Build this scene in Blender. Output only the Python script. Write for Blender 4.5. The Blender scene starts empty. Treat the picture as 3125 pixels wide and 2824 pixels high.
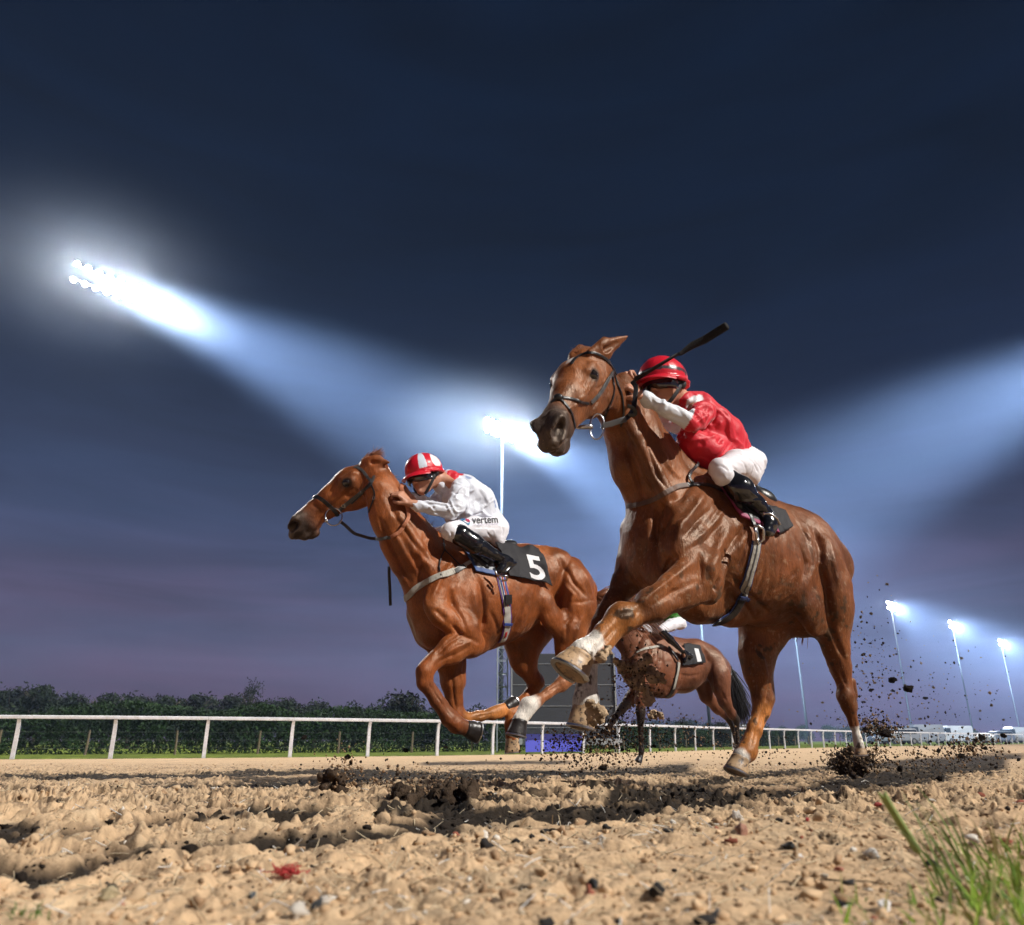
import bpy, bmesh, math, random
import numpy as np
from mathutils import Vector, Matrix, noise
from mathutils.bvhtree import BVHTree

# ------------------------------------------------------------------ camera, light, exposure
SC = bpy.context.scene
COL = SC.collection
W, H, F = 3125.0, 2824.0, 2300.0          # photograph size and focal length, in photograph pixels
TILT = math.radians(20.2)
CAM = np.array([0.0, 0.0, 0.19])
FWD = np.array([0.0, math.cos(TILT), math.sin(TILT)])
UPV = np.array([0.0, -math.sin(TILT), math.cos(TILT)])
RGT = np.array([1.0, 0.0, 0.0])

cd = bpy.data.cameras.new('camera')
cam = bpy.data.objects.new('camera', cd)
COL.objects.link(cam)
cam.location = CAM
cam.rotation_euler = (math.radians(90) + TILT, 0, 0)
cd.sensor_width = 36.0
cd.lens = 36.0 * F / W
cd.clip_start = 0.05
cd.clip_end = 3000
cd.dof.use_dof = True
cd.dof.focus_distance = 3.6
cd.dof.aperture_fstop = 6.5
SC.camera = cam
SC.view_settings.view_transform = 'Standard'
SC.view_settings.look = 'None'
SC.view_settings.gamma = 1.0
SC.view_settings.exposure = 0.0
SC.view_settings.use_curve_mapping = False
SC.cycles.use_denoising = True
SC.cycles.max_bounces = 6
SC.cycles.transparent_max_bounces = 8
SC.cycles.volume_bounces = 0
SC.cycles.sample_clamp_indirect = 4.0
try:
    SC.cycles.denoiser = 'OPENIMAGEDENOISE'
except Exception:
    pass

def nd(nt, t, loc=None, **kw):
    n = nt.nodes.new(t)
    for k, v in kw.items():
        setattr(n, k, v)
    return n

def build_world():
    w = bpy.data.worlds.new('World')
    SC.world = w
    w.use_nodes = True
    nt = w.node_tree
    nt.nodes.clear()
    L = nt.links.new
    out = nd(nt, 'ShaderNodeOutputWorld')
    bg = nd(nt, 'ShaderNodeBackground')
    tc = nd(nt, 'ShaderNodeTexCoord')
    sep = nd(nt, 'ShaderNodeSeparateXYZ')
    L(tc.outputs['Generated'], sep.inputs[0])
    ramp = nd(nt, 'ShaderNodeValToRGB')
    cr = ramp.color_ramp
    cols = [(0.0, (.080, .075, .130)), (0.05, (.070, .072, .130)), (.13, (.046, .068, .130)), (.24, (.036, .056, .122)),
            (.33, (.016, .024, .055)), (.42, (.0055, .0120, .034)), (.55, (.0022, .0078, .0230)), (.80, (.0018, .0068, .0200))]
    cr.elements[0].position, cr.elements[0].color = cols[0][0], (*cols[0][1], 1)
    cr.elements[1].position, cr.elements[1].color = cols[-1][0], (*cols[-1][1], 1)
    for p, c in cols[1:-1]:
        e = cr.elements.new(p)
        e.color = (*c, 1)
    L(sep.outputs['Z'], ramp.inputs[0])
    # dusk colour near the horizon, broken up by low flat cloud bands
    mp = nd(nt, 'ShaderNodeMapping')
    mp.inputs['Scale'].default_value = (1.6, 1.6, 9.0)
    L(tc.outputs['Generated'], mp.inputs[0])
    nz = nd(nt, 'ShaderNodeTexNoise')
    nz.inputs['Scale'].default_value = 1.5
    nz.inputs['Detail'].default_value = 5
    L(mp.outputs[0], nz.inputs['Vector'])
    hr = nd(nt, 'ShaderNodeValToRGB')
    h = hr.color_ramp
    h.elements[0].position, h.elements[0].color = .0, (1, 1, 1, 1)
    h.elements[1].position, h.elements[1].color = .30, (0, 0, 0, 1)
    L(sep.outputs['Z'], hr.inputs[0])
    nr = nd(nt, 'ShaderNodeMapRange')
    nr.inputs['From Min'].default_value = .22
    nr.inputs['From Max'].default_value = .62
    L(nz.outputs['Fac'], nr.inputs['Value'])
    mu = nd(nt, 'ShaderNodeMath', operation='MULTIPLY')
    L(nr.outputs[0], mu.inputs[0]); L(hr.outputs[0], mu.inputs[1])
    mix = nd(nt, 'ShaderNodeMix', data_type='RGBA')
    L(mu.outputs[0], mix.inputs['Factor'])
    L(ramp.outputs[0], mix.inputs[6])
    mix.inputs[7].default_value = (.108, .056, .108, 1)
    # thin streaks of cloud
    mp2 = nd(nt, 'ShaderNodeMapping'); mp2.inputs['Scale'].default_value = (1.1, 1.1, 7.0); mp2.inputs['Location'].default_value = (3.1, 1.7, .4)
    L(tc.outputs['Generated'], mp2.inputs[0])
    n2 = nd(nt, 'ShaderNodeTexNoise'); n2.inputs['Scale'].default_value = 2.6; n2.inputs['Detail'].default_value = 7; n2.inputs['Distortion'].default_value = .6
    L(mp2.outputs[0], n2.inputs['Vector'])
    r2 = nd(nt, 'ShaderNodeMapRange'); r2.inputs['From Min'].default_value = .3; r2.inputs['From Max'].default_value = .72; r2.inputs['To Min'].default_value = .80; r2.inputs['To Max'].default_value = 1.42
    L(n2.outputs['Fac'], r2.inputs['Value'])
    sc_ = nd(nt, 'ShaderNodeVectorMath', operation='SCALE'); L(mix.outputs[2], sc_.inputs[0]); L(r2.outputs[0], sc_.inputs['Scale'])
    L(sc_.outputs[0], bg.inputs['Color'])
    bg.inputs['Strength'].default_value = 1.0
    L(bg.outputs[0], out.inputs[0])
build_world()

SUN_DIR = Vector((0.76, -0.38, 0.68)).normalized()      # towards the sun
sd = bpy.data.lights.new('sun', 'SUN')
sun = bpy.data.objects.new('sun', sd)
COL.objects.link(sun)
sd.energy = 5.0
sd.angle = math.radians(0.5)
sd.color = (1.0, .95, .88)
sun.rotation_euler = SUN_DIR.to_track_quat('Z', 'Y').to_euler()

# ------------------------------------------------------------------ helpers
def unproj(px, py, d):
    return CAM + RGT * ((px - W / 2) / F * d) + FWD * d + UPV * ((H / 2 - py) / F * d)

def ray(px, py):
    v = RGT * ((px - W / 2) / F) + FWD + UPV * ((H / 2 - py) / F)
    return v / np.linalg.norm(v)

def ground_z(x, y):
    """mean level of the track: falls gently away from the camera, then runs level"""
    x = np.asarray(x, float); y = np.asarray(y, float)
    s = np.clip((y - 2.0) / 17.0, 0, 1)
    z = 0.035 - 0.335 * (1.5 * s - 0.5 * s ** 2) * 1.0
    return z

def on_ground(px, py):
    """where the pixel's ray meets the mean track level"""
    r = ray(px, py)
    lo, hi = 0.2, 2000.0
    for _ in range(60):
        m = (lo * hi) ** .5
        p = CAM + r * m
        if p[2] > ground_z(p[0], p[1]): lo = m
        else: hi = m
    return CAM + r * hi

def tag(o, label=None, cat=None, group=None, kind=None):
    if label: o['label'] = label
    if cat: o['category'] = cat
    if group: o['group'] = group
    if kind: o['kind'] = kind
    return o

def empty(name, loc, label=None, cat=None, group=None):
    o = bpy.data.objects.new(name, None)
    o.empty_display_size = .1
    COL.objects.link(o)
    o.location = loc
    o['_loc'] = tuple(float(v) for v in loc)
    tag(o, label, cat, group)
    return o

def link(name, me, mat=None, parent=None, loc=None):
    """world-space mesh -> object; under a parent it is shifted to the parent's origin"""
    o = bpy.data.objects.new(name, me)
    COL.objects.link(o)
    if mat is not None:
        for m in (mat if isinstance(mat, (list, tuple)) else [mat]):
            me.materials.append(m)
    if parent is not None:
        o.parent = parent
        q = parent
        off = Vector((0, 0, 0))
        while q is not None:
            off += q.location
            q = q.parent
        o.location = -off
    if loc is not None:
        o.location = loc
    return o

def mesh_np(name, verts, faces, smooth=True, attrs=None):
    me = bpy.data.meshes.new(name)
    verts = np.asarray(verts, np.float32)
    faces = np.asarray(faces, np.int32)
    n = faces.shape[1]
    me.vertices.add(len(verts))
    me.vertices.foreach_set('co', verts.ravel())
    me.loops.add(faces.size)
    me.loops.foreach_set('vertex_index', faces.ravel())
    me.polygons.add(len(faces))
    me.polygons.foreach_set('loop_start', np.arange(0, faces.size, n, dtype=np.int32))
    me.update(calc_edges=True)
    me.validate()
    if smooth:
        me.polygons.foreach_set('use_smooth', np.ones(len(me.polygons), bool))
    if attrs:
        for k, v in attrs.items():
            a = me.color_attributes.new(k, 'FLOAT_COLOR', 'POINT')
            c = np.ones((len(verts), 4), np.float32)
            c[:, :3] = v
            a.data.foreach_set('color', c.ravel())
    me.update()
    return me

def mesh_py(name, verts, faces, smooth=False):
    me = bpy.data.meshes.new(name)
    me.from_pydata([tuple(map(float, v)) for v in verts], [], faces)
    me.update()
    if smooth:
        me.polygons.foreach_set('use_smooth', [True] * len(me.polygons))
    return me

class MB:
    """collects shapes of one part into one mesh"""
    def __init__(s): s.v = []; s.f = []
    def add(s, v, f):
        o = len(s.v); s.v += [tuple(map(float, q)) for q in v]; s.f += [tuple(i + o for i in q) for q in f]
    def box(s, c, size, rot=None):
        M = rot if rot is not None else Matrix.Identity(3)
        vs = []
        for dx in (-.5, .5):
            for dy in (-.5, .5):
                for dz in (-.5, .5):
                    vs.append(Vector(c) + M @ Vector((dx * size[0], dy * size[1], dz * size[2])))
        s.add(vs, [(0, 1, 3, 2), (4, 6, 7, 5), (0, 4, 5, 1), (2, 3, 7, 6), (0, 2, 6, 4), (1, 5, 7, 3)])
    def tube(s, pts, r, n=8, cap=True):
        pts = [Vector(p) for p in pts]
        rs = r if isinstance(r, (list, tuple)) else [r] * len(pts)
        rings = []
        up = None
        for i, p in enumerate(pts):
            t = (pts[min(i + 1, len(pts) - 1)] - pts[max(i - 1, 0)]).normalized()
            if up is None:
                up = Vector((0, 0, 1)) if abs(t.z) < .9 else Vector((1, 0, 0))
            a = t.cross(up)
            a = a.normalized() if a.length > 1e-6 else t.orthogonal().normalized()
            b = t.cross(a).normalized()
            up = -b if b.dot(up) < 0 else b
            a = t.cross(up).normalized(); b = up
            rings.append([p + (a * math.cos(2 * math.pi * k / n) + b * math.sin(2 * math.pi * k / n)) * rs[i] for k in range(n)])
        v = [q for rg in rings for q in rg]
        f = [(i * n + k, i * n + (k + 1) % n, (i + 1) * n + (k + 1) % n, (i + 1) * n + k) for i in range(len(pts) - 1) for k in range(n)]
        if cap:
            f.append(tuple(range(n))[::-1]); f.append(tuple(range((len(pts) - 1) * n, len(pts) * n)))
        s.add(v, f)
    def ball(s, c, r, seg=12, rings=8, rot=None):
        rr = r if isinstance(r, (list, tuple)) else (r, r, r)
        M = rot if rot is not None else Matrix.Identity(3)
        v = [Vector(c) + M @ Vector((0, 0, rr[2]))]
        for i in range(1, rings):
            th = math.pi * i / rings
            for j in range(seg):
                ph = 2 * math.pi * j / seg
                v.append(Vector(c) + M @ Vector((rr[0] * math.sin(th) * math.cos(ph), rr[1] * math.sin(th) * math.sin(ph), rr[2] * math.cos(th))))
        v.append(Vector(c) - M @ Vector((0, 0, rr[2])))
        f = [(0, 1 + j, 1 + (j + 1) % seg) for j in range(seg)]
        for i in range(rings - 2):
            for j in range(seg):
                a = 1 + i * seg + j; b = 1 + i * seg + (j + 1) % seg
                f.append((a, a + seg, b + seg, b))
        last = len(v) - 1
        f += [(last, 1 + (rings - 2) * seg + (j + 1) % seg, 1 + (rings - 2) * seg + j) for j in range(seg)]
        s.add(v, f)
    def build(s, name, mat, parent=None, smooth=False, bevel=0):
        me = mesh_py(name, s.v, s.f, smooth)
        if bevel:
            bm = bmesh.new(); bm.from_mesh(me)
            bmesh.ops.bevel(bm, geom=bm.edges[:] , offset=bevel, segments=2, affect='EDGES', profile=.5)
            bm.to_mesh(me); bm.free()
        return link(name, me, mat, parent)

def smoothstep(a, b, x):
    t = np.clip((x - a) / (b - a), 0, 1)
    return t * t * (3 - 2 * t)

# vectorised value noise, for displacing meshes
_rs = np.random.RandomState(7)
_TAB = _rs.rand(64, 64, 64).astype(np.float32)
def vnoise(p):
    p = np.asarray(p, np.float32)
    i = np.floor(p).astype(np.int32); f = p - i
    f = f * f * (3 - 2 * f)
    i0 = i & 63; i1 = (i + 1) & 63
    x0, y0, z0 = i0[..., 0], i0[..., 1], i0[..., 2]
    x1, y1, z1 = i1[..., 0], i1[..., 1], i1[..., 2]
    fx, fy, fz = f[..., 0], f[..., 1], f[..., 2]
    def lp(a, b, t): return a + (b - a) * t
    c00 = lp(_TAB[x0, y0, z0], _TAB[x1, y0, z0], fx); c10 = lp(_TAB[x0, y1, z0], _TAB[x1, y1, z0], fx)
    c01 = lp(_TAB[x0, y0, z1], _TAB[x1, y0, z1], fx); c11 = lp(_TAB[x0, y1, z1], _TAB[x1, y1, z1], fx)
    return lp(lp(c00, c10, fy), lp(c01, c11, fy), fz) * 2 - 1
def fbm(p, oct=4, gain=.5, lac=2.03):
    p = np.asarray(p, np.float32); s = 0; a = 1.0; t = 0
    for o in range(oct):
        s = s + a * vnoise(p + 17.3 * o); t += a; a *= gain; p = p * lac
    return s / t

# ------------------------------------------------------------------ implicit modelling (smooth blends of tapered limbs)
class Frame:
    """a creature's own upright frame: u along its heading, w to its left, v up"""
    def __init__(s, px, py, d, yaw):
        s.o = unproj(px, py, d)
        s.h = np.array([-math.cos(yaw), -math.sin(yaw), 0.0])
        s.n = np.array([math.sin(yaw), -math.cos(yaw), 0.0])
        s.v = np.array([0.0, 0, 1.0])
        s.R = np.stack([s.h, s.n, s.v])            # world -> local
    def pix(s, px, py, lat):
        r = ray(px, py)
        t = (lat - np.dot(CAM - s.o, s.n)) / np.dot(r, s.n)
        P = CAM + r * t
        return s.R @ (P - s.o), float(np.dot(r * t, FWD))
    def world(s, P): return np.asarray(P) @ s.R + s.o
    def local(s, P): return s.R @ (np.asarray(P) - s.o)

class Zoom:
    """reads positions off an enlargement of the photograph"""
    def __init__(s, ox, oy, k): s.ox, s.oy, s.k = ox, oy, k
    def __call__(s, x, y): return s.ox + x / s.k, s.oy + y / s.k

class SDF:
    def __init__(s, frame=None): s.f = frame; s.p = []
    def cone(s, a, b, ra, rb, sw=1.0, k=.05, ax=(0, 1, 0), sub=False):
        s.p.append(('c', np.array(a, float), np.array(b, float), ra, rb, sw, k, np.array(ax, float), sub))
    def ell(s, c, r, R=None, k=.05, sub=False):
        s.p.append(('e', np.array(c, float), np.array(r, float), R if R is not None else np.eye(3), k, sub))
    def px(s, z, pts, sw=1.0, k=.05, sub=False, ax=(0, 1, 0)):
        """pts: (x, y, lateral offset, radius in enlargement pixels)"""
        q = []
        for x, y, lat, r in pts:
            P, d = s.f.pix(*z(x, y), lat)
            q.append((P, r / z.k * d / F))
        if len(q) == 1:
            s.cone(q[0][0], q[0][0] + 1e-4, q[0][1], q[0][1], sw, k, ax, sub)
        for (a, ra), (b, rb) in zip(q[:-1], q[1:]):
            s.cone(a, b, ra, rb, sw, k, ax, sub)
        return q
    def bounds(s):
        lo = np.full(3, 1e9); hi = -lo
        for p in s.p:
            if p[0] == 'c':
                if p[8]: continue
                m = max(p[3], p[4]) * max(1, p[5])
                lo = np.minimum(lo, np.minimum(p[1], p[2]) - m); hi = np.maximum(hi, np.maximum(p[1], p[2]) + m)
            else:
                if p[5]: continue
                m = max(p[2]); lo = np.minimum(lo, p[1] - m); hi = np.maximum(hi, p[1] + m)
        return lo, hi
    def mesh(s, h=.008, warp=None, relax=2):
        lo, hi = s.bounds(); lo = lo - .04; hi = hi + .04
        n = np.ceil((hi - lo) / h).astype(int) + 1
        G = np.full(n, 1.0, np.float32)
        ax = [lo[i] + h * np.arange(n[i]) for i in range(3)]
        for p in s.p:
            if p[0] == 'c':
                _, a, b, ra, rb, sw, k, sx, sub = p
                m = max(ra, rb) * max(1, sw) + k + .03
                l = np.minimum(a, b) - m; u = np.maximum(a, b) + m
            else:
                _, c, r, R, k, sub = p
                m = max(r) + k + .03; l = c - m; u = c + m
            i0 = np.clip(np.floor((l - lo) / h).astype(int), 0, n - 1); i1 = np.clip(np.ceil((u - lo) / h).astype(int) + 1, 1, n)
            if np.any(i1 <= i0): continue
            X, Y, Z = [ax[i][i0[i]:i1[i]].astype(np.float32) for i in range(3)]
            X = X[:, None, None]; Y = Y[None, :, None]; Z = Z[None, None, :]
            if p[0] == 'c':
                px_, py_, pz_ = X - a[0], Y - a[1], Z - a[2]
                if sw != 1.0:
                    dd = (px_ * sx[0] + py_ * sx[1] + pz_ * sx[2]) * (1 / sw - 1)
                    px_ = px_ + dd * sx[0]; py_ = py_ + dd * sx[1]; pz_ = pz_ + dd * sx[2]
                ba = b - a
                ba = ba + (np.dot(ba, sx) * (1 / sw - 1)) * sx
                L2 = float(np.dot(ba, ba)) + 1e-12
                t = (px_ * ba[0] + py_ * ba[1] + pz_ * ba[2]) / L2
                t = np.clip(t, 0, 1)
                dx = px_ - t * ba[0]; dy = py_ - t * ba[1]; dz = pz_ - t * ba[2]
                D = np.sqrt(dx * dx + dy * dy + dz * dz) - (ra + (rb - ra) * t)
                if sw < 1: D = D * (0.5 + 0.5 * sw)
            else:
                qx, qy, qz = X - c[0], Y - c[1], Z - c[2]
                e = [(R[i, 0] * qx + R[i, 1] * qy + R[i, 2] * qz) for i in range(3)]
                k0 = np.sqrt((e[0] / r[0]) ** 2 + (e[1] / r[1]) ** 2 + (e[2] / r[2]) ** 2)
                k1 = np.sqrt((e[0] / r[0] ** 2) ** 2 + (e[1] / r[1] ** 2) ** 2 + (e[2] / r[2] ** 2) ** 2) + 1e-6
                D = k0 * (k0 - 1) / k1
            sl = (slice(i0[0], i1[0]), slice(i0[1], i1[1]), slice(i0[2], i1[2]))
            A = G[sl]
            kk = max(k, 1e-4)
            if sub:
                D = -D
                hh = np.maximum(kk - np.abs(A - D), 0) / kk
                G[sl] = np.maximum(A, D) + hh * hh * kk * .25
            else:
                hh = np.maximum(kk - np.abs(A - D), 0) / kk
                G[sl] = np.minimum(A, D) - hh * hh * kk * .25
        V, Q = surface_nets(G, lo, h)
        V = relax_mesh(V, Q, relax)
        return V, Q

def surface_nets(G, lo, h):
    ins = G < 0
    n = G.shape
    c = [ins[a:n[0] - 1 + a, b:n[1] - 1 + b, d:n[2] - 1 + d] for a in (0, 1) for b in (0, 1) for d in (0, 1)]
    al = c[0].copy(); an = c[0].copy()
    for x in c[1:]:
        al &= x; an |= x
    act = an & ~al
    idx = np.argwhere(act)
    ID = np.full(act.shape, -1, np.int32)
    ID[act] = np.arange(len(idx), dtype=np.int32)
    corners = np.array([(a, b, d) for a in (0, 1) for b in (0, 1) for d in (0, 1)])
    val = np.stack([G[idx[:, 0] + a, idx[:, 1] + b, idx[:, 2] + d] for a, b, d in corners], 1)
    acc = np.zeros((len(idx), 3)); cnt = np.zeros(len(idx))
    for i in range(8):
        for j in range(i + 1, 8):
            if np.abs(corners[i] - corners[j]).sum() != 1: continue
            vi, vj = val[:, i], val[:, j]
            m = (vi < 0) != (vj < 0)
            t = np.where(m, vi / np.where(np.abs(vi - vj) < 1e-12, 1e-12, vi - vj), 0)
            pt = corners[i] + t[:, None] * (corners[j] - corners[i])
            acc += pt * m[:, None]; cnt += m
    V = lo + (idx + acc / cnt[:, None]) * h
    Q = []
    for axn in range(3):
        s0 = [slice(1, n[i] - 1) for i in range(3)]; s1 = list(s0)
        s0[axn] = slice(0, n[axn] - 1); s1[axn] = slice(1, n[axn])
        a = ins[tuple(s0)]; b = ins[tuple(s1)]
        e = np.argwhere(a != b)
        sgn = a[e[:, 0], e[:, 1], e[:, 2]]
        base = e.copy()
        for i in range(3):
            if i != axn: base[:, i] += 1
        o1, o2 = [(1, 2), (2, 0), (0, 1)][axn]
        def at(d1, d2):
            q = base.copy(); q[:, o1] -= d1; q[:, o2] -= d2
            return ID[q[:, 0], q[:, 1], q[:, 2]]
        f = np.stack([at(0, 0), at(1, 0), at(1, 1), at(0, 1)], 1)
        f[~sgn] = f[~sgn][:, ::-1]
        Q.append(f)
    Q = np.concatenate(Q)
    Q = Q[(Q >= 0).all(1)]
    return V, Q

def relax_mesh(V, Q, it):
    for _ in range(it):
        acc = np.zeros_like(V); cnt = np.zeros(len(V))
        for a, b in ((0, 1), (1, 2), (2, 3), (3, 0)):
            for x in range(3):
                acc[:, x] += np.bincount(Q[:, a], V[Q[:, b], x], len(V)) + np.bincount(Q[:, b], V[Q[:, a], x], len(V))
            cnt += np.bincount(Q[:, a], minlength=len(V)) + np.bincount(Q[:, b], minlength=len(V))
        V = V * .45 + .55 * acc / np.maximum(cnt, 1)[:, None]
    return V

def normals(V, Q):
    n = np.cross(V[Q[:, 2]] - V[Q[:, 0]], V[Q[:, 3]] - V[Q[:, 1]])
    N = np.zeros_like(V)
    for a in range(4):
        for x in range(3):
            N[:, x] += np.bincount(Q[:, a], n[:, x], len(V))
    return N / (np.linalg.norm(N, axis=1)[:, None] + 1e-12)

def seg_dist(P, a, b):
    ba = b - a; t = np.clip(((P - a) @ ba) / (ba @ ba + 1e-12), 0, 1)
    return np.linalg.norm(P - a - t[:, None] * ba, axis=1), t

class Surf:
    """a built surface one can lay straps, cloths and prints on"""
    def __init__(s, V, Q): s.b = BVHTree.FromPolygons([tuple(v) for v in V.tolist()], [tuple(q) for q in Q.tolist()])
    def hit(s, px, py, off=.002):
        r = Vector(ray(px, py)); p, n, i, d = s.b.ray_cast(Vector(CAM), r)
        if p is None: return None
        if n.dot(r) > 0: n = -n
        return p + n * off, n
    def hon(s, px, py, off=.002, d=4.0):
        return s.hit(px, py, off) or s.near(unproj(px, py, d), off)
    def near(s, P, off=.002):
        p, n, i, d = s.b.find_nearest(Vector(P))
        return p + n * off, n
# ------------------------------------------------------------------ materials
MATS = {}
def mat(name, color, rough=.6, metal=0, spec=.5, bump=0, bscale=60, var=0, vscale=8, sheen=0, attr=None, coat=0, emis=None, estr=0, alpha=1, bdist=.01, detail=4, var2=None):
    if name in MATS: return MATS[name]
    m = bpy.data.materials.new(name); m.use_nodes = True
    nt = m.node_tree; L = nt.links.new
    b = nt.nodes['Principled BSDF']
    b.inputs['Roughness'].default_value = rough
    b.inputs['Metallic'].default_value = metal
    b.inputs['Specular IOR Level'].default_value = spec
    b.inputs['Coat Weight'].default_value = coat
    b.inputs['Coat Roughness'].default_value = .15
    if sheen:
        b.inputs['Sheen Weight'].default_value = sheen
        b.inputs['Sheen Roughness'].default_value = .4
    tc = nd(nt, 'ShaderNodeTexCoord')
    src = None
    if attr:
        at = nd(nt, 'ShaderNodeVertexColor'); at.layer_name = attr
        src = at.outputs['Color']
    if var:
        n1 = nd(nt, 'ShaderNodeTexNoise'); n1.inputs['Scale'].default_value = vscale; n1.inputs['Detail'].default_value = 6
        L(tc.outputs['Object'], n1.inputs['Vector'])
        mr = nd(nt, 'ShaderNodeMapRange'); mr.inputs['From Min'].default_value = .3; mr.inputs['From Max'].default_value = .7
        mr.inputs['To Min'].default_value = 1 - var; mr.inputs['To Max'].default_value = 1 + var
        L(n1.outputs['Fac'], mr.inputs['Value'])
        mx = nd(nt, 'ShaderNodeVectorMath', operation='SCALE')
        if src: L(src, mx.inputs[0])
        else: mx.inputs[0].default_value = color[:3]
        L(mr.outputs[0], mx.inputs['Scale'])
        src = mx.outputs[0]
        if var2:
            n3 = nd(nt, 'ShaderNodeTexNoise'); n3.inputs['Scale'].default_value = vscale * 3.1; n3.inputs['Detail'].default_value = 5
            L(tc.outputs['Object'], n3.inputs['Vector'])
            r3 = nd(nt, 'ShaderNodeMapRange'); r3.inputs['From Min'].default_value = .55; r3.inputs['From Max'].default_value = .68
            L(n3.outputs['Fac'], r3.inputs['Value'])
            m3 = nd(nt, 'ShaderNodeMix', data_type='RGBA')
            L(r3.outputs[0], m3.inputs['Factor']); L(src, m3.inputs[6]); m3.inputs[7].default_value = (*var2, 1)
            src = m3.outputs[2]
    if src: L(src, b.inputs['Base Color'])
    else: b.inputs['Base Color'].default_value = (*color[:3], 1)
    if bump:
        n2 = nd(nt, 'ShaderNodeTexNoise'); n2.inputs['Scale'].default_value = bscale; n2.inputs['Detail'].default_value = detail
        L(tc.outputs['Object'], n2.inputs['Vector'])
        bp = nd(nt, 'ShaderNodeBump'); bp.inputs['Strength'].default_value = bump; bp.inputs['Distance'].default_value = bdist
        L(n2.outputs['Fac'], bp.inputs['Height']); L(bp.outputs[0], b.inputs['Normal'])
    if emis:
        b.inputs['Emission Color'].default_value = (*emis, 1); b.inputs['Emission Strength'].default_value = estr
    if alpha < 1: b.inputs['Alpha'].default_value = alpha
    MATS[name] = m
    return m

def coat_material():
    """short glossy horse coat: colour from the painted markings, fine hair relief and skin creases"""
    m = bpy.data.materials.new('horse_coat'); m.use_nodes = True
    nt = m.node_tree; L = nt.links.new; b = nt.nodes['Principled BSDF']
    b.inputs['Roughness'].default_value = .40
    b.inputs['Specular IOR Level'].default_value = .5
    b.inputs['Specular Tint'].default_value = (1.0, .78, .6, 1)
    b.inputs['Sheen Weight'].default_value = .12
    b.inputs['Sheen Roughness'].default_value = .35
    b.inputs['Sheen Tint'].default_value = (1, .6, .4, 1)
    tc = nd(nt, 'ShaderNodeTexCoord')
    at = nd(nt, 'ShaderNodeVertexColor'); at.layer_name = 'Col'
    n1 = nd(nt, 'ShaderNodeTexNoise'); n1.inputs['Scale'].default_value = 7; n1.inputs['Detail'].default_value = 7
    L(tc.outputs['Object'], n1.inputs['Vector'])
    mr = nd(nt, 'ShaderNodeMapRange'); mr.inputs['From Min'].default_value = .3; mr.inputs['From Max'].default_value = .7
    mr.inputs['To Min'].default_value = .58; mr.inputs['To Max'].default_value = 1.42
    L(n1.outputs['Fac'], mr.inputs['Value'])
    mx = nd(nt, 'ShaderNodeVectorMath', operation='SCALE')
    L(at.outputs['Color'], mx.inputs[0]); L(mr.outputs[0], mx.inputs['Scale'])
    # fine streaks of hair
    mp = nd(nt, 'ShaderNodeMapping'); mp.inputs['Scale'].default_value = (60, 60, 14); mp.inputs['Rotation'].default_value = (0, .5, 0)
    L(tc.outputs['Object'], mp.inputs[0])
    n2 = nd(nt, 'ShaderNodeTexNoise'); n2.inputs['Scale'].default_value = 3; n2.inputs['Detail'].default_value = 5
    L(mp.outputs[0], n2.inputs['Vector'])
    mr2 = nd(nt, 'ShaderNodeMapRange'); mr2.inputs['From Min'].default_value = .3; mr2.inputs['From Max'].default_value = .7
    mr2.inputs['To Min'].default_value = .74; mr2.inputs['To Max'].default_value = 1.26
    L(n2.outputs['Fac'], mr2.inputs['Value'])
    mx2 = nd(nt, 'ShaderNodeVectorMath', operation='SCALE')
    L(mx.outputs[0], mx2.inputs[0]); L(mr2.outputs[0], mx2.inputs['Scale'])
    # specks of thrown dirt
    vo = nd(nt, 'ShaderNodeTexVoronoi'); vo.inputs['Scale'].default_value = 75; vo.inputs['Randomness'].default_value = 1
    L(tc.outputs['Object'], vo.inputs['Vector'])
    ls = nd(nt, 'ShaderNodeMath', operation='LESS_THAN'); ls.inputs[1].default_value = .11
    L(vo.outputs['Distance'], ls.inputs[0])
    sc = nd(nt, 'ShaderNodeSeparateColor'); L(vo.outputs['Color'], sc.inputs[0])
    g2 = nd(nt, 'ShaderNodeMath', operation='GREATER_THAN'); g2.inputs[1].default_value = .62
    L(sc.outputs[0], g2.inputs[0])
    mm = nd(nt, 'ShaderNodeMath', operation='MULTIPLY'); L(ls.outputs[0], mm.inputs[0]); L(g2.outputs[0], mm.inputs[1])
    dr = nd(nt, 'ShaderNodeMix', data_type='RGBA')
    L(mm.outputs[0], dr.inputs['Factor']); L(mx2.outputs[0], dr.inputs[6]); dr.inputs[7].default_value = (.34, .22, .13, 1)
    L(dr.outputs[2], b.inputs['Base Color'])
    n4 = nd(nt, 'ShaderNodeTexNoise'); n4.inputs['Scale'].default_value = 11; n4.inputs['Detail'].default_value = 3; n4.inputs['Distortion'].default_value = 1.2
    L(tc.outputs['Object'], n4.inputs['Vector'])
    b1 = nd(nt, 'ShaderNodeBump'); b1.inputs['Strength'].default_value = .14; b1.inputs['Distance'].default_value = .035
    L(n4.outputs['Fac'], b1.inputs['Height'])
    b2 = nd(nt, 'ShaderNodeBump'); b2.inputs['Strength'].default_value = .6; b2.inputs['Distance'].default_value = .004
    L(n2.outputs['Fac'], b2.inputs['Height']); L(b1.outputs[0], b2.inputs['Normal'])
    L(b2.outputs[0], b.inputs['Normal'])
    rr = nd(nt, 'ShaderNodeMapRange'); rr.inputs['To Min'].default_value = .30; rr.inputs['To Max'].default_value = .60
    L(n1.outputs['Fac'], rr.inputs['Value']); L(rr.outputs[0], b.inputs['Roughness'])
    return m

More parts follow.
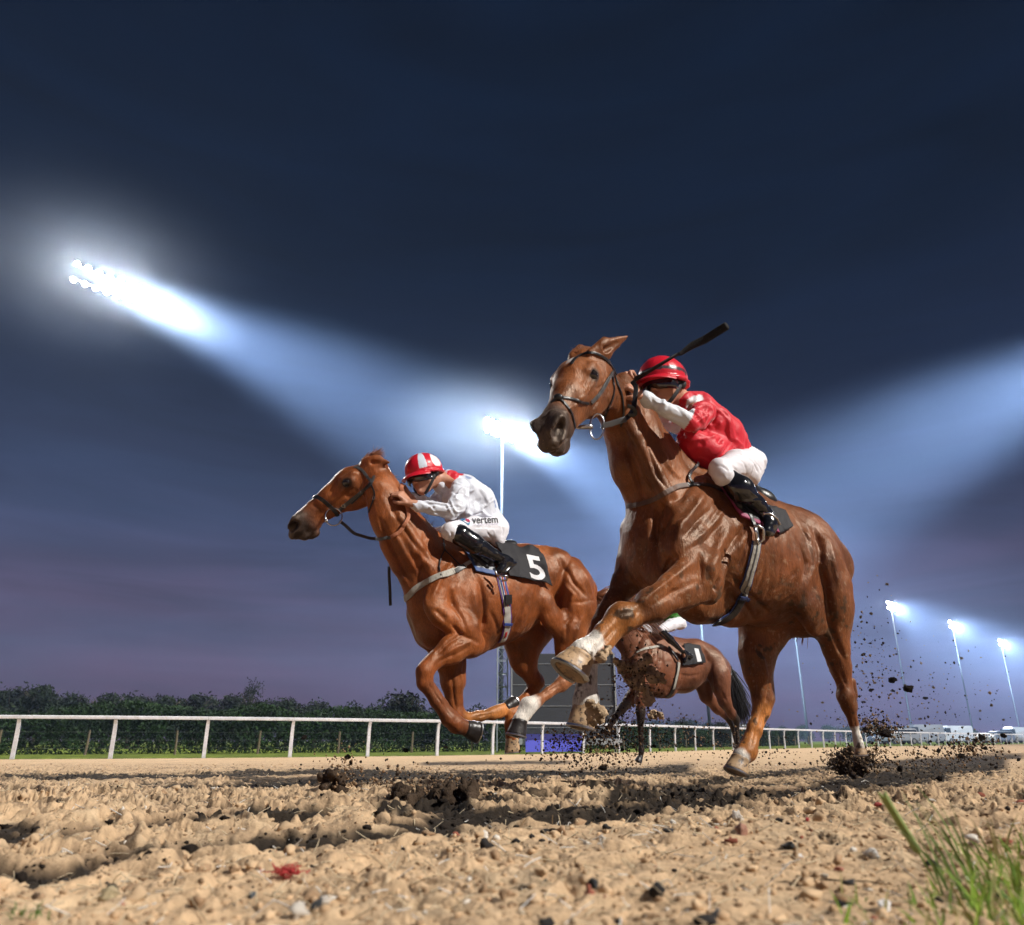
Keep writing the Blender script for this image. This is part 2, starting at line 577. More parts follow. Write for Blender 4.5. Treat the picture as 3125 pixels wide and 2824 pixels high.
Z1 = Zoom(850, 1350, 1.822)
Z2 = Zoom(1600, 950, 1.822)
Z3 = Zoom(1600, 1600, 1.8327)
Z4 = Zoom(1600, 950, 2.88)
Z5 = Zoom(850, 1350, 2.52)
Z6 = Zoom(1250, 1800, 3.1015)

# head, in its own space: x towards the muzzle, z up out of the forehead, y to the animal's left
class Head:
    def __init__(s, O, D, side, scale, up_hint=None):
        s.O = np.array(O, float); s.x = np.array(D, float) / np.linalg.norm(D)
        sd_ = np.array(side, float); sd_ -= s.x * (sd_ @ s.x); s.y = sd_ / np.linalg.norm(sd_)
        s.z = np.cross(s.x, s.y)
        if s.z[2] < 0: s.z = -s.z
        s.s = scale
    def P(s, x, y, z): return s.O + s.s * (x * s.x + y * s.y + z * s.z)

def head_from_view(fr, eye, d, xd, yd, scale):
    """head placed by where its left eye stands and by the way it points (right, up, towards the viewer)"""
    B = np.stack([RGT, UPV, -FWD])
    x = fr.R @ (np.array(xd) @ B); y = fr.R @ (np.array(yd) @ B)
    E = fr.local(unproj(eye[0], eye[1], d))
    hd = Head(np.zeros(3), x, y, scale)
    hd.O = E - (hd.P(.194, .105, -.057) - hd.O)
    return hd

def link_neck(S, fr, hd, z, at, r):
    P, d = fr.pix(*z(*at), 0)
    S.cone(P, hd.P(.035, 0, -.115), r / z.k * d / F, .098 * hd.s, .8, .05)
    S.cone(P + np.array([-.02, 0, .06]), hd.P(.0, 0, -.055), .05, .055 * hd.s, .9, .06)

def ear_tip(fr, hd, px, py, d):
    q = (fr.local(unproj(px, py, d)) - hd.O) / hd.s
    return (float(q @ hd.x), float(q @ hd.y), float(q @ hd.z))

def add_head(S, hd, ears, flare=1.0):
    k = hd.s
    def c(a, b, ra, rb, sw=1.0, kk=.03, sub=False): S.cone(hd.P(*a), hd.P(*b), ra * k, rb * k, sw, kk, hd.y, sub)
    c((.05, 0, -.090), (.19, 0, -.070), .078, .086, 1.0)               # cranium
    c((.16, 0, -.062), (.30, 0, -.075), .082, .066, 1.0)               # forehead
    c((.30, 0, -.075), (.50, 0, -.098), .062, .047, .95)               # nose bone
    c((.22, 0, -.045), (.46, 0, -.068), .036, .026, 1.0, .03)          # bridge ridge
    for q in (1, -1):
        c((.085, q * .052, -.165), (.20, q * .045, -.150), .096, .080, .42, .03)   # jowl
        c((.20, q * .040, -.150), (.43, q * .022, -.145), .060, .030, .5, .035)    # lower jaw
        c((.02, q * .060, -.110), (.10, q * .050, -.170), .050, .060, .6, .03)
        c((.17, q * .088, -.072), (.33, q * .060, -.092), .017, .010, 1, .018)      # cheekbone ridge
        c((.135, q * .078, -.034), (.205, q * .080, -.030), .020, .016, 1, .018)     # brow
        c((.155, q * .084, -.062), (.160, q * .084, -.062), .020, .020, 1, .014)
        c((.172, q * .088, -.084), (.212, q * .080, -.082), .009, .008, 1, .012)    # lower lid
        c((.196, q * .112, -.056), (.198, q * .114, -.056), .019, .019, 1, .006, True)
        c((.52, q * .030, -.085), (.575, q * .040, -.105), .036, .034, .85, .022)  # nostril wing
        c((.535, q * .048, -.066), (.592, q * .042, -.088), .018, .014, 1, .014)
        c((.40, q * .030, -.150), (.49, q * .034, -.155), .020, .022, .7, .02)     # cheek to lip corner
    c((.49, 0, -.105), (.555, 0, -.115), .055, .050, 1.0, .03)
    c((.56, 0, -.130), (.600, 0, -.142), .040, .034, 1.15, .02)        # upper lip
    c((.47, 0, -.165), (.560, 0, -.180), .030, .030, 1.1, .022)        # lower lip
    c((.50, 0, -.200), (.525, 0, -.203), .027, .024, 1.0, .015)        # chin
    for q in (1, -1):
        c((.548, q * .052, -.072), (.600, q * .046, -.092), .020 * flare, .014 * flare, 1, .010)
        c((.606, q * .040, -.098), (.590, q * .052, -.122), .012 * flare, .012 * flare, 1, .010)
        c((.566, q * .070, -.094), (.598, q * .052, -.102), .0255 * flare, .023 * flare, .9, .006, True)
        c((.572, q * .056, -.098), (.545, q * .040, -.096), .018 * flare, .014, .9, .008, True)
    c((.50, 0, -.158), (.64, 0, -.166), .0016, .0030, 9.0, .010, True) # mouth line
    for q, tip, base, w in ears:
        b0 = hd.P(*base); t0 = hd.P(*tip)
        m0 = b0 + (t0 - b0) * .38
        S.cone(b0, m0, .034 * k, .046 * k, .50, .022, hd.y)
        S.cone(m0, t0, .044 * k, .004 * k, .40, .012, hd.y)
        ctr = b0 + (t0 - b0) * .45 + hd.y * q * .020 * k * w + hd.x * .012 * k
        S.cone(b0 + (t0 - b0) * .22 + hd.y * q * .022 * k * w, t0 - (t0 - b0) * .18 + hd.y * q * .012 * k * w, .016 * k, .006 * k, .8, .006, hd.y, True)

def solve_head(fr, z, poll, muz, lat0, length, prefer):
    O, _ = fr.pix(*z(*poll), lat0)
    best = None
    for lat in np.linspace(-.7, .7, 281):
        M, _ = fr.pix(*z(*muz), lat)
        e = abs(np.linalg.norm(M - O) - length) + .02 * abs(lat - prefer)
        if best is None or e < best[0]: best = (e, lat, M)
    return O, best[2] - O, best[1]

CHEST = np.array((.155, .048, .014)); CHEST_D = np.array((.10, .028, .010)); WHITE = np.array((.70, .66, .60))
TANH = np.array((.52, .36, .21)); MUZ = np.array((.050, .040, .036)); ORANGE = np.array((.42, .155, .040)); BLACKISH = np.array((.012, .009, .008))

def sculpt(fr, V, Q, strokes):
    """press grooves and raise ridges along lines drawn on the surface; a line is read off an enlargement"""
    W0 = fr.world(V)
    sf = Surf(W0, Q)
    N = normals(V, Q)
    D = np.zeros(len(V))
    for z, pts, wpx, mm in strokes:
        hits = []
        for x, y in pts:
            h = sf.hit(*z(x, y), 0)
            if h is not None: hits.append(np.array(h[0]))
        if len(hits) < 2: continue
        dep = float(np.dot(hits[0] - CAM, FWD)); w = wpx / z.k * dep / F
        best = np.full(len(V), 1e9); tt = np.zeros(len(V)); n = len(hits) - 1
        lo = np.min(hits, 0) - 3 * w; hi = np.max(hits, 0) + 3 * w
        idx = np.where(((W0 > lo) & (W0 < hi)).all(1))[0]
        if not len(idx): continue
        P = W0[idx]; b = np.full(len(idx), 1e9); t_ = np.zeros(len(idx))
        for i in range(n):
            d, t = seg_dist(P, hits[i], hits[i + 1])
            m = d < b; b[m] = d[m]; t_[m] = (i + t[m]) / n
        fade = np.minimum(1, 4 * np.minimum(t_, 1 - t_) + .15)
        D[idx] += mm * .00135 * np.exp(-(b / w) ** 2) * fade
    return V + N * D[:, None]

def finish_horse(fr, S, hd, h, strokes, paint, relief=1.0):
    V, Q = S.mesh(h)
    V = sculpt(fr, V, Q, strokes)
    N = normals(V, Q)
    # veins, skin folds and the small unevenness of muscle
    Pn = V * np.array([9, 9, 9.])
    dsp = fbm(Pn, 3) * .0050 + (1 - np.abs(fbm(V * np.array([15, 15, 8.]) + 5, 3)) * 3.0) * .0026
    V = V + N * (dsp * relief)[:, None]
    N = normals(V, Q)
    col = np.tile(CHEST, (len(V), 1))
    col = paint(V, N, col)
    WV = fr.world(V)
    return V, Q, N, WV, col

def put(col, w, c): return col * (1 - w[:, None]) + np.asarray(c) * w[:, None]

def head_paint(V, hd, col, blaze=None, muzzle=MUZ, dark=.55):
    q = (V - hd.O) / hd.s
    x, y, z = q @ hd.x, q @ hd.y, q @ hd.z
    near = (np.abs(y) < .2) & (x > -.1) & (x < .75) & (z > -.34) & (z < .12)
    nz = fbm(V * 14, 3) * .04
    w = smoothstep(.38, .52, x + nz) * near
    col = put(col, w * .95, muzzle)
    for q_ in (1, -1):
        dn = np.sqrt((x - .575) ** 2 + (y - q_ * .054) ** 2 + (z + .095) ** 2)
        col = put(col, 1 - smoothstep(.024, .034, dn), (.008, .005, .005))
    # grey-brown skin round the eye and along the nose
    r = np.sqrt((x - .19) ** 2 + (z + .065) ** 2)
    col = put(col, np.where(near, (1 - smoothstep(.015, .075, r)) * dark * (np.abs(y) > .04), 0), (.07, .045, .034))
    col = put(col, np.where(near, (1 - smoothstep(.022, .036, np.sqrt((x - .194) ** 2 + (z + .057) ** 2))) * .95 * (np.abs(y) > .05), 0), (.015, .010, .009))
    if blaze is not None:
        bw = (1 - smoothstep(.010, .020, np.abs(y - .01 + nz * .2))) * smoothstep(.08, .10, x + nz) * (1 - smoothstep(.17, .20, x + nz)) * (z > -.06) * near
        col = put(col, bw * blaze, (.62, .60, .58))
    return col

# ------------------------------------------------------------------ the large chestnut on the right
def near_horse_shape():
    fr = Frame(2150, 1430, 3.7, math.radians(30))
    S = SDF(fr)
    # trunk
    S.px(Z2, [(830, 1290, 0, 255), (1080, 1330, 0, 335), (1300, 1400, 0, 312), (1480, 1400, 0, 240)], .80, .10)
    S.px(Z2, [(1000, 1010, 0, 120), (1180, 1130, 0, 120), (1420, 1240, 0, 130), (1560, 1270, 0, 125)], .8, .12)   # withers, back
    S.px(Z2, [(1520, 1340, 0, 210), (1640, 1420, 0, 175)], 1.0, .08)              # croup
    S.px(Z2, [(760, 1270, 0, 140), (770, 1420, 0, 140)], 1.0, .20)                # breast
    S.px(Z2, [(790, 1480, .09, 110), (960, 1610, .05, 110), (1150, 1640, 0, 110)], .8, .06)  # girth line
    # neck
    S.px(Z2, [(790, 1060, 0, 232), (662, 850, 0, 178), (590, 640, 0, 140), (540, 500, 0, 112)], .78, .08)
    S.px(Z2, [(960, 960, 0, 80), (780, 770, 0, 62), (640, 550, 0, 55), (550, 390, 0, 50)], .8, .06)             # crest
    S.px(Z2, [(850, 1150, .15, 62), (730, 900, .13, 48), (620, 690, .115, 36), (560, 560, .10, 34)], .8, .02)                      # neck muscle band
    # shoulders
    S.px(Z2, [(1010, 1000, .12, 75), (960, 1130, .17, 110), (900, 1260, .20, 125)], .55, .05)
    S.px(Z2, [(1120, 1060, .13, 70), (1090, 1240, .19, 95), (1040, 1400, .20, 105)], .55, .03)
    S.px(Z2, [(880, 1330, .21, 95), (1000, 1440, .22, 100), (1020, 1550, .22, 80)], .7, .03)        # triceps
    S.px(Z2, [(820, 1330, .14, 100), (800, 1450, .10, 90)], .8, .03)
    S.px(Z2, [(640, 1240, -.17, 118), (630, 1360, -.17, 100), (640, 1450, -.16, 90)], .8, .05)        # far shoulder
    # near foreleg, reaching forward
    S.px(Z3, [(1000, 300, .21, 115), (860, 370, .22, 102), (720, 445, .22, 84), (620, 500, .21, 66)], .72, .045)
    S.px(Z3, [(960, 190, .235, 60), (800, 330, .25, 46), (660, 440, .245, 32)], .8, .016)
    S.px(Z3, [(980, 400, .235, 46), (840, 440, .25, 34), (690, 520, .24, 26)], .8, .014)
    S.px(Z3, [(605, 508, .21, 72), (555, 515, .21, 76), (520, 545, .20, 68)], .85, .02)     # knee
    S.px(Z3, [(520, 550, .20, 66), (455, 620, .20, 63), (420, 665, .20, 64)], .8, .03)
    S.px(Z3, [(560, 575, .20, 26), (470, 670, .20, 24)], .8, .014)                           # tendon
    S.px(Z3, [(425, 672, .20, 66), (395, 700, .20, 72)], .95, .02)                           # fetlock
    S.px(Z3, [(385, 695, .20, 66), (325, 722, .20, 80)], .9, .03)                            # pastern
    # far foreleg, hanging
    S.px(Z3, [(600, 230, -.13, 92), (560, 340, -.13, 66), (500, 440, -.13, 52), (455, 500, -.13, 48)], .85, .04)
    S.px(Z3, [(450, 500, -.13, 50), (425, 560, -.13, 48)], .9, .02)
    S.px(Z3, [(425, 560, -.13, 48), (385, 700, -.13, 48), (352, 860, -.13, 48), (346, 900, -.13, 52)], .85, .02)
    S.px(Z3, [(346, 900, -.13, 52), (345, 985, -.13, 66)], .9, .02)
    S.px(Z3, [(345, 985, -.13, 66), (345, 1020, -.13, 70)], .9, .03)
    # hindquarters, near side: trailing leg
    S.px(Z2, [(1590, 1260, .10, 105), (1640, 1400, .15, 130), (1690, 1560, .16, 120), (1705, 1680, .15, 110)], .75, .05)
    S.px(Z2, [(1690, 1330, .10, 75), (1745, 1530, .12, 68), (1760, 1720, .12, 60)], .8, .025)
    S.px(Z3, [(1560, 330, .17, 85), (1580, 450, .17, 80), (1625, 560, .15, 70)], .6, .05)
    S.px(Z3, [(1715, 330, .15, 112), (1725, 470, .14, 104), (1725, 600, .13, 84), (1742, 700, .12, 68), (1768, 800, .11, 53), (1788, 890, .11, 44)], .8, .05)
    S.px(Z3, [(1795, 900, .11, 40), (1800, 965, .11, 50), (1815, 1010, .11, 42)], .85, .02)
    S.px(Z3, [(1835, 880, .11, 22), (1850, 965, .11, 18)], .9, .012)                         # point of hock
    S.px(Z3, [(1815, 1020, .11, 36), (1843, 1120, .11, 24), (1862, 1190, .11, 23)], .85, .02)
    S.px(Z3, [(1862, 1190, .11, 25), (1868, 1225, .11, 24), (1875, 1250, .11, 26)], .9, .015)
    # far hind, swung forward under the belly
    S.px(Z3, [(1420, 470, -.10, 150), (1330, 600, -.11, 128), (1295, 720, -.11, 90), (1305, 830, -.11, 70), (1322, 900, -.11, 60)], .8, .05)
    S.px(Z3, [(1400, 560, -.09, 90), (1360, 740, -.09, 36), (1365, 880, -.10, 24)], .8, .03)
    S.px(Z3, [(1322, 900, -.11, 60), (1335, 975, -.11, 63), (1330, 1030, -.11, 53)], .85, .02)
    S.px(Z3, [(1375, 900, -.10, 22), (1388, 985, -.10, 17)], .9, .012)
    S.px(Z3, [(1325, 1040, -.11, 50), (1290, 1140, -.11, 45), (1262, 1220, -.11, 44)], .82, .02)
    S.px(Z3, [(1340, 1060, -.11, 24), (1300, 1180, -.11, 22)], .8, .012)
    S.px(Z3, [(1262, 1225, -.11, 46), (1246, 1268, -.11, 50), (1210, 1300, -.11, 48)], .95, .02)
    # belly folds, groin, rib hints
    S.px(Z3, [(1480, 500, 0, 90), (1560, 540, .02, 90)], 1, .06)
    S.px(Z2, [(1560, 1560, .18, 18), (1620, 1400, .21, 14), (1560, 1240, .2, 12)], 1, .03)
    # head
    hd = head_from_view(fr, (1819, 1143), 3.10, (-.36, -.51, .78), (.83, .17, .50), 1.0)
    link_neck(S, fr, hd, Z2, (590, 640), 118)
    return fr, S, hd

def near_ears(fr, hd): return [(1, ear_tip(fr, hd, 1917, 1026, 3.34), (.035, .050, -.025), 1), (-1, ear_tip(fr, hd, 1818, 1062, 3.46), (.03, -.040, -.02), 1)]

# ------------------------------------------------------------------ the chestnut on the left, number five
def mid_horse_shape():
    fr = Frame(1480, 1640, 5.2, math.radians(36))
    S = SDF(fr)
    S.px(Z1, [(930, 850, 0, 205), (1060, 880, 0, 252), (1230, 850, 0, 235), (1420, 790, 0, 175)], .74, .10)
    S.px(Z1, [(960, 640, 0, 85), (1120, 690, 0, 90), (1350, 700, 0, 100), (1500, 700, 0, 105)], .8, .12)
    S.px(Z1, [(1480, 750, 0, 150), (1600, 800, 0, 145)], .95, .07)
    S.px(Z1, [(850, 920, 0, 130), (870, 1040, 0, 110)], 1, .07)
    S.px(Z1, [(900, 1070, .06, 80), (1060, 1100, .05, 84), (1220, 1030, 0, 75)], .8, .06)
    # neck
    S.px(Z1, [(850, 720, 0, 180), (728, 560, 0, 138), (640, 420, 0, 116), (575, 280, 0, 98)], .68, .08)
    S.px(Z1, [(955, 600, 0, 45), (790, 480, 0, 34), (680, 330, 0, 30), (600, 210, 0, 34)], .8, .05)
    S.px(Z1, [(770, 860, .0, 50), (680, 690, .0, 38), (610, 570, .0, 34)], 1, .04)
    S.px(Z1, [(900, 780, .13, 44), (780, 600, .115, 36), (670, 420, .10, 26)], .8, .03)
    # shoulder
    S.px(Z1, [(960, 680, .10, 60), (920, 800, .15, 82), (880, 900, .17, 84)], .55, .05)
    S.px(Z1, [(1060, 720, .11, 60), (1040, 860, .17, 78), (1010, 980, .19, 82)], .55, .028)
    S.px(Z1, [(900, 960, .19, 70), (1010, 1020, .20, 76), (1080, 1090, .19, 58)], .7, .026)
    S.px(Z1, [(800, 960, -.14, 90), (830, 1060, -.13, 85)], .8, .05)
    # near foreleg, folded
    S.px(Z1, [(1040, 1060, .19, 84), (1080, 1120, .19, 66)], .8, .04)
    S.px(Z1, [(1060, 1110, .19, 78), (960, 1155, .195, 72), (880, 1205, .19, 52)], .74, .03)
    S.px(Z1, [(1010, 1060, .22, 30), (920, 1150, .215, 24), (860, 1215, .20, 18)], .8, .012)
    S.px(Z1, [(1060, 1150, .215, 26), (940, 1215, .21, 20)], .8, .012)
    S.px(Z1, [(855, 1225, .19, 50), (815, 1275, .19, 50), (812, 1330, .19, 46)], .85, .018)
    S.px(Z1, [(818, 1340, .19, 42), (880, 1440, .19, 36), (945, 1530, .19, 38)], .8, .02)
    S.px(Z1, [(860, 1350, .19, 18), (930, 1460, .19, 17), (985, 1530, .19, 18)], .8, .010)
    S.px(Z1, [(950, 1540, .19, 45), (985, 1568, .19, 44), (1040, 1588, .19, 42)], .9, .02)
    # far foreleg, bent back
    S.px(Z1, [(900, 1130, -.12, 80), (950, 1220, -.12, 72), (965, 1330, -.12, 62), (975, 1430, -.12, 50)], .85, .03)
    S.px(Z1, [(1005, 1210, -.12, 40), (1010, 1340, -.12, 32)], .9, .014)
    S.px(Z1, [(975, 1440, -.12, 46), (990, 1510, -.12, 45), (1030, 1540, -.12, 38)], .9, .016)
    S.px(Z1, [(1030, 1538, -.12, 33), (1110, 1526, -.12, 29), (1185, 1510, -.12, 30)], .9, .02)
    S.px(Z1, [(1185, 1510, -.12, 34), (1225, 1498, -.12, 36), (1262, 1482, -.12, 32)], .9, .016)
    # near hind
    S.px(Z1, [(1560, 690, .09, 90), (1640, 800, .14, 115), (1665, 910, .15, 112)], .75, .05)
    S.px(Z1, [(1640, 700, .08, 60), (1710, 820, .12, 62), (1715, 930, .12, 58)], .8, .022)
    S.px(Z1, [(1480, 880, .17, 60), (1520, 980, .16, 62), (1580, 1060, .15, 56)], .6, .04)
    S.px(Z1, [(1660, 930, .15, 105), (1620, 1050, .14, 90), (1605, 1160, .13, 66), (1605, 1240, .12, 50)], .8, .05)
    S.px(Z1, [(1605, 1240, .12, 46), (1602, 1310, .12, 46), (1575, 1345, .12, 42)], .85, .016)
    S.px(Z1, [(1635, 1260, .12, 20), (1632, 1330, .12, 18)], .9, .012)
    S.px(Z1, [(1570, 1345, .12, 34), (1500, 1395, .12, 30), (1440, 1435, .12, 30)], .8, .02)
    S.px(Z1, [(1440, 1437, .12, 36), (1392, 1466, .12, 46), (1372, 1500, .12, 42)], .9, .016)
    S.px(Z1, [(1372, 1500, .12, 38), (1342, 1548, .12, 42)], .9, .016)
    # far hind
    S.px(Z1, [(1450, 980, -.09, 130), (1360, 1110, -.10, 108), (1360, 1210, -.10, 72), (1400, 1290, -.10, 50)], .8, .05)
    S.px(Z1, [(1400, 1290, -.10, 46), (1432, 1335, -.10, 46), (1415, 1375, -.10, 38)], .85, .016)
    S.px(Z1, [(1412, 1380, -.10, 34), (1350, 1450, -.10, 30), (1300, 1510, -.10, 33)], .85, .02)
    S.px(Z1, [(1300, 1512, -.10, 38), (1292, 1570, -.10, 36), (1300, 1640, -.10, 38)], .9, .016)
    S.px(Z1, [(1500, 930, 0, 80), (1560, 960, 0, 80)], 1, .05)
    hd = head_from_view(fr, (1058, 1474), 4.78, (-.80, -.55, .22), (.24, .03, .97), 1.10)
    link_neck(S, fr, hd, Z1, (640, 420), 92)
    return fr, S, hd
def mid_ears(fr, hd): return [(1, ear_tip(fr, hd, 1193, 1411, 4.86), (.03, .050, -.025), 1), (-1, ear_tip(fr, hd, 1168, 1405, 4.98), (.03, -.045, -.02), 1)]

NEAR_STROKES = [
    (Z2, [(555, 700), (585, 820), (635, 960), (660, 1060)], 17, -13), (Z2, [(600, 740), (640, 860), (700, 980), (740, 1040)], 16, 9),
    (Z2, [(690, 640), (690, 760), (735, 900), (800, 1000)], 13, -9), (Z2, [(760, 760), (800, 860), (880, 940)], 14, 6),
    (Z2, [(930, 960), (850, 1040), (750, 1100), (725, 1250), (745, 1420)], 22, -20),
    (Z2, [(1000, 1010), (945, 1100), (870, 1190), (850, 1280)], 20, 12), (Z2, [(1060, 1060), (960, 1175), (890, 1250)], 14, -11),
    (Z2, [(1110, 1100), (1020, 1210), (930, 1290)], 15, 10), (Z2, [(1100, 1180), (1000, 1290), (900, 1330)], 12, -8),
    (Z2, [(1240, 1180), (1180, 1270), (1120, 1390), (1098, 1450)], 20, -19), (Z2, [(1090, 1470), (1060, 1540), (1000, 1640)], 15, -13),
    (Z2, [(1160, 1480), (1230, 1560), (1240, 1640)], 16, -9), (Z2, [(1140, 1200), (1080, 1310), (1040, 1420), (1040, 1500)], 26, 14),
    (Z2, [(975, 1340), (985, 1450), (978, 1560)], 12, -9), (Z2, [(860, 1310), (780, 1440), (690, 1530)], 13, -9),
    (Z2, [(960, 1500), (830, 1560), (700, 1640)], 12, -8), (Z2, [(930, 1400), (800, 1500), (660, 1610)], 14, 8),
    (Z2, [(1600, 1190), (1640, 1270), (1655, 1400), (1690, 1600), (1710, 1790)], 22, -20),
    (Z2, [(1560, 1200), (1590, 1300), (1605, 1420), (1560, 1560)], 14, 9), (Z2, [(1530, 1280), (1570, 1400), (1530, 1540)], 16, -11),
    (Z2, [(1500, 1150), (1560, 1230), (1600, 1320)], 14, -8), (Z2, [(1680, 1250), (1720, 1400), (1750, 1560)], 18, 10),
    (Z2, [(1190, 1540), (1280, 1600), (1370, 1690)], 14, -8), (Z2, [(1150, 1580), (1240, 1650), (1280, 1720)], 12, -8),
    (Z2, [(1380, 1560), (1460, 1500), (1520, 1440)], 12, -5), (Z2, [(1400, 1620), (1480, 1570), (1540, 1500)], 10, 5),
    (Z2, [(1240, 1240), (1215, 1360), (1170, 1440)], 14, -6), (Z2, [(1340, 1290), (1330, 1420), (1300, 1560)], 14, -4), (Z2, [(1420, 1290), (1420, 1420), (1400, 1560)], 14, -4),
    (Z3, [(530, 560), (460, 640), (410, 700)], 11, -7), (Z3, [(600, 490), (540, 500), (500, 540)], 9, -5), (Z3, [(640, 470), (590, 560)], 10, -6),
    (Z3, [(1280, 720), (1330, 760), (1350, 850), (1320, 920)], 13, 8), (Z3, [(1250, 760), (1290, 860), (1290, 960)], 12, -9),
    (Z3, [(1340, 1040), (1310, 1150), (1280, 1240)], 8, -7), (Z3, [(1370, 900), (1350, 1000)], 8, -7),
    (Z3, [(1700, 520), (1740, 640), (1790, 760)], 13, -10), (Z3, [(1770, 820), (1800, 900)], 8, -6), (Z3, [(1830, 1040), (1855, 1140)], 5, -4),
    (Z4, [(170, 1150), (260, 1190), (360, 1140), (430, 1060)], 9, -7), (Z4, [(180, 930), (250, 880), (360, 890), (410, 950)], 12, 5), (Z4, [(200, 1000), (215, 1060), (280, 1090)], 10, 4), (Z4, [(440, 1160), (520, 1150), (600, 1170)], 12, -6), (Z4, [(600, 600), (560, 700), (480, 760)], 10, -5), (Z4, [(650, 780), (600, 860), (600, 960)], 14, -6), (Z4, [(700, 560), (740, 660), (720, 760)], 12, -4),
    (Z4, [(560, 560), (520, 660), (560, 760)], 14, -4), (Z4, [(560, 640), (640, 680), (700, 650)], 9, -4), (Z4, [(540, 700), (450, 830), (360, 870)], 14, 4),
    (Z4, [(640, 900), (540, 960), (470, 1050)], 12, -4), (Z4, [(720, 620), (740, 780), (690, 900)], 16, 4), (Z4, [(560, 470), (640, 450), (700, 480)], 12, 4),
]
MID_STROKES = [
    (Z1, [(560, 420), (620, 560), (690, 700), (740, 800)], 16, -12), (Z1, [(600, 300), (660, 430), (750, 560), (860, 680)], 15, -9),
    (Z1, [(640, 500), (700, 610), (780, 740)], 15, 8), (Z1, [(880, 600), (800, 700), (770, 800)], 16, -12),
    (Z1, [(990, 640), (900, 760), (850, 880)], 15, 10), (Z1, [(950, 800), (970, 900), (1010, 960), (1050, 1080)], 14, -11),
    (Z1, [(1110, 760), (1140, 880), (1140, 1000), (1145, 1110)], 16, -17), (Z1, [(1080, 800), (1090, 920), (1110, 1040)], 22, 12),
    (Z1, [(960, 1010), (1010, 1070), (1120, 1120)], 12, -9), (Z1, [(940, 1000), (880, 940), (820, 980)], 14, -10),
    (Z1, [(1040, 1060), (950, 1110), (870, 1190)], 10, -9), (Z1, [(1090, 1100), (990, 1140), (890, 1200)], 10, 8), (Z1, [(1060, 1140), (960, 1190), (880, 1230)], 8, -7),
    (Z1, [(1170, 930), (1210, 1010), (1220, 1080)], 14, -9), (Z1, [(1300, 900), (1260, 990), (1240, 1040)], 14, -6), (Z1, [(1370, 880), (1330, 980), (1300, 1050)], 12, -6), (Z1, [(1430, 850), (1410, 940), (1370, 1010)], 12, -6),
    (Z1, [(1340, 900), (1300, 990)], 12, 5), (Z1, [(1400, 880), (1365, 970)], 12, 5),
    (Z1, [(1560, 640), (1590, 700), (1570, 790), (1550, 880), (1480, 960)], 18, -17), (Z1, [(1620, 640), (1600, 700), (1640, 780), (1720, 870)], 12, -9),
    (Z1, [(1590, 790), (1640, 850), (1620, 900)], 12, 8), (Z1, [(1590, 890), (1680, 890), (1760, 880)], 9, -7), (Z1, [(1660, 680), (1720, 780), (1750, 870)], 16, 8),
    (Z1, [(1640, 960), (1600, 1010), (1600, 1100)], 12, -8), (Z1, [(1700, 960), (1660, 1050), (1640, 1120)], 12, 8),
    (Z1, [(830, 1330), (900, 1440), (960, 1530)], 7, -6), (Z1, [(960, 1270), (975, 1400), (985, 1490)], 8, -8), (Z1, [(1010, 1260), (1015, 1380)], 8, 6),
    (Z1, [(1560, 1350), (1470, 1410)], 7, -6), (Z1, [(1100, 1528), (1190, 1508)], 5, -5),
    (Z5, [(480, 300), (470, 380), (540, 420), (600, 400)], 14, -4), (Z5, [(520, 420), (440, 500), (400, 540)], 12, 4), (Z5, [(600, 330), (660, 440), (640, 560)], 16, 4),
    (Z5, [(700, 280), (720, 400), (700, 560)], 12, -6), (Z5, [(250, 480), (330, 520), (400, 600)], 10, -4), (Z5, [(250, 760), (330, 690), (420, 620)], 8, -4),
]

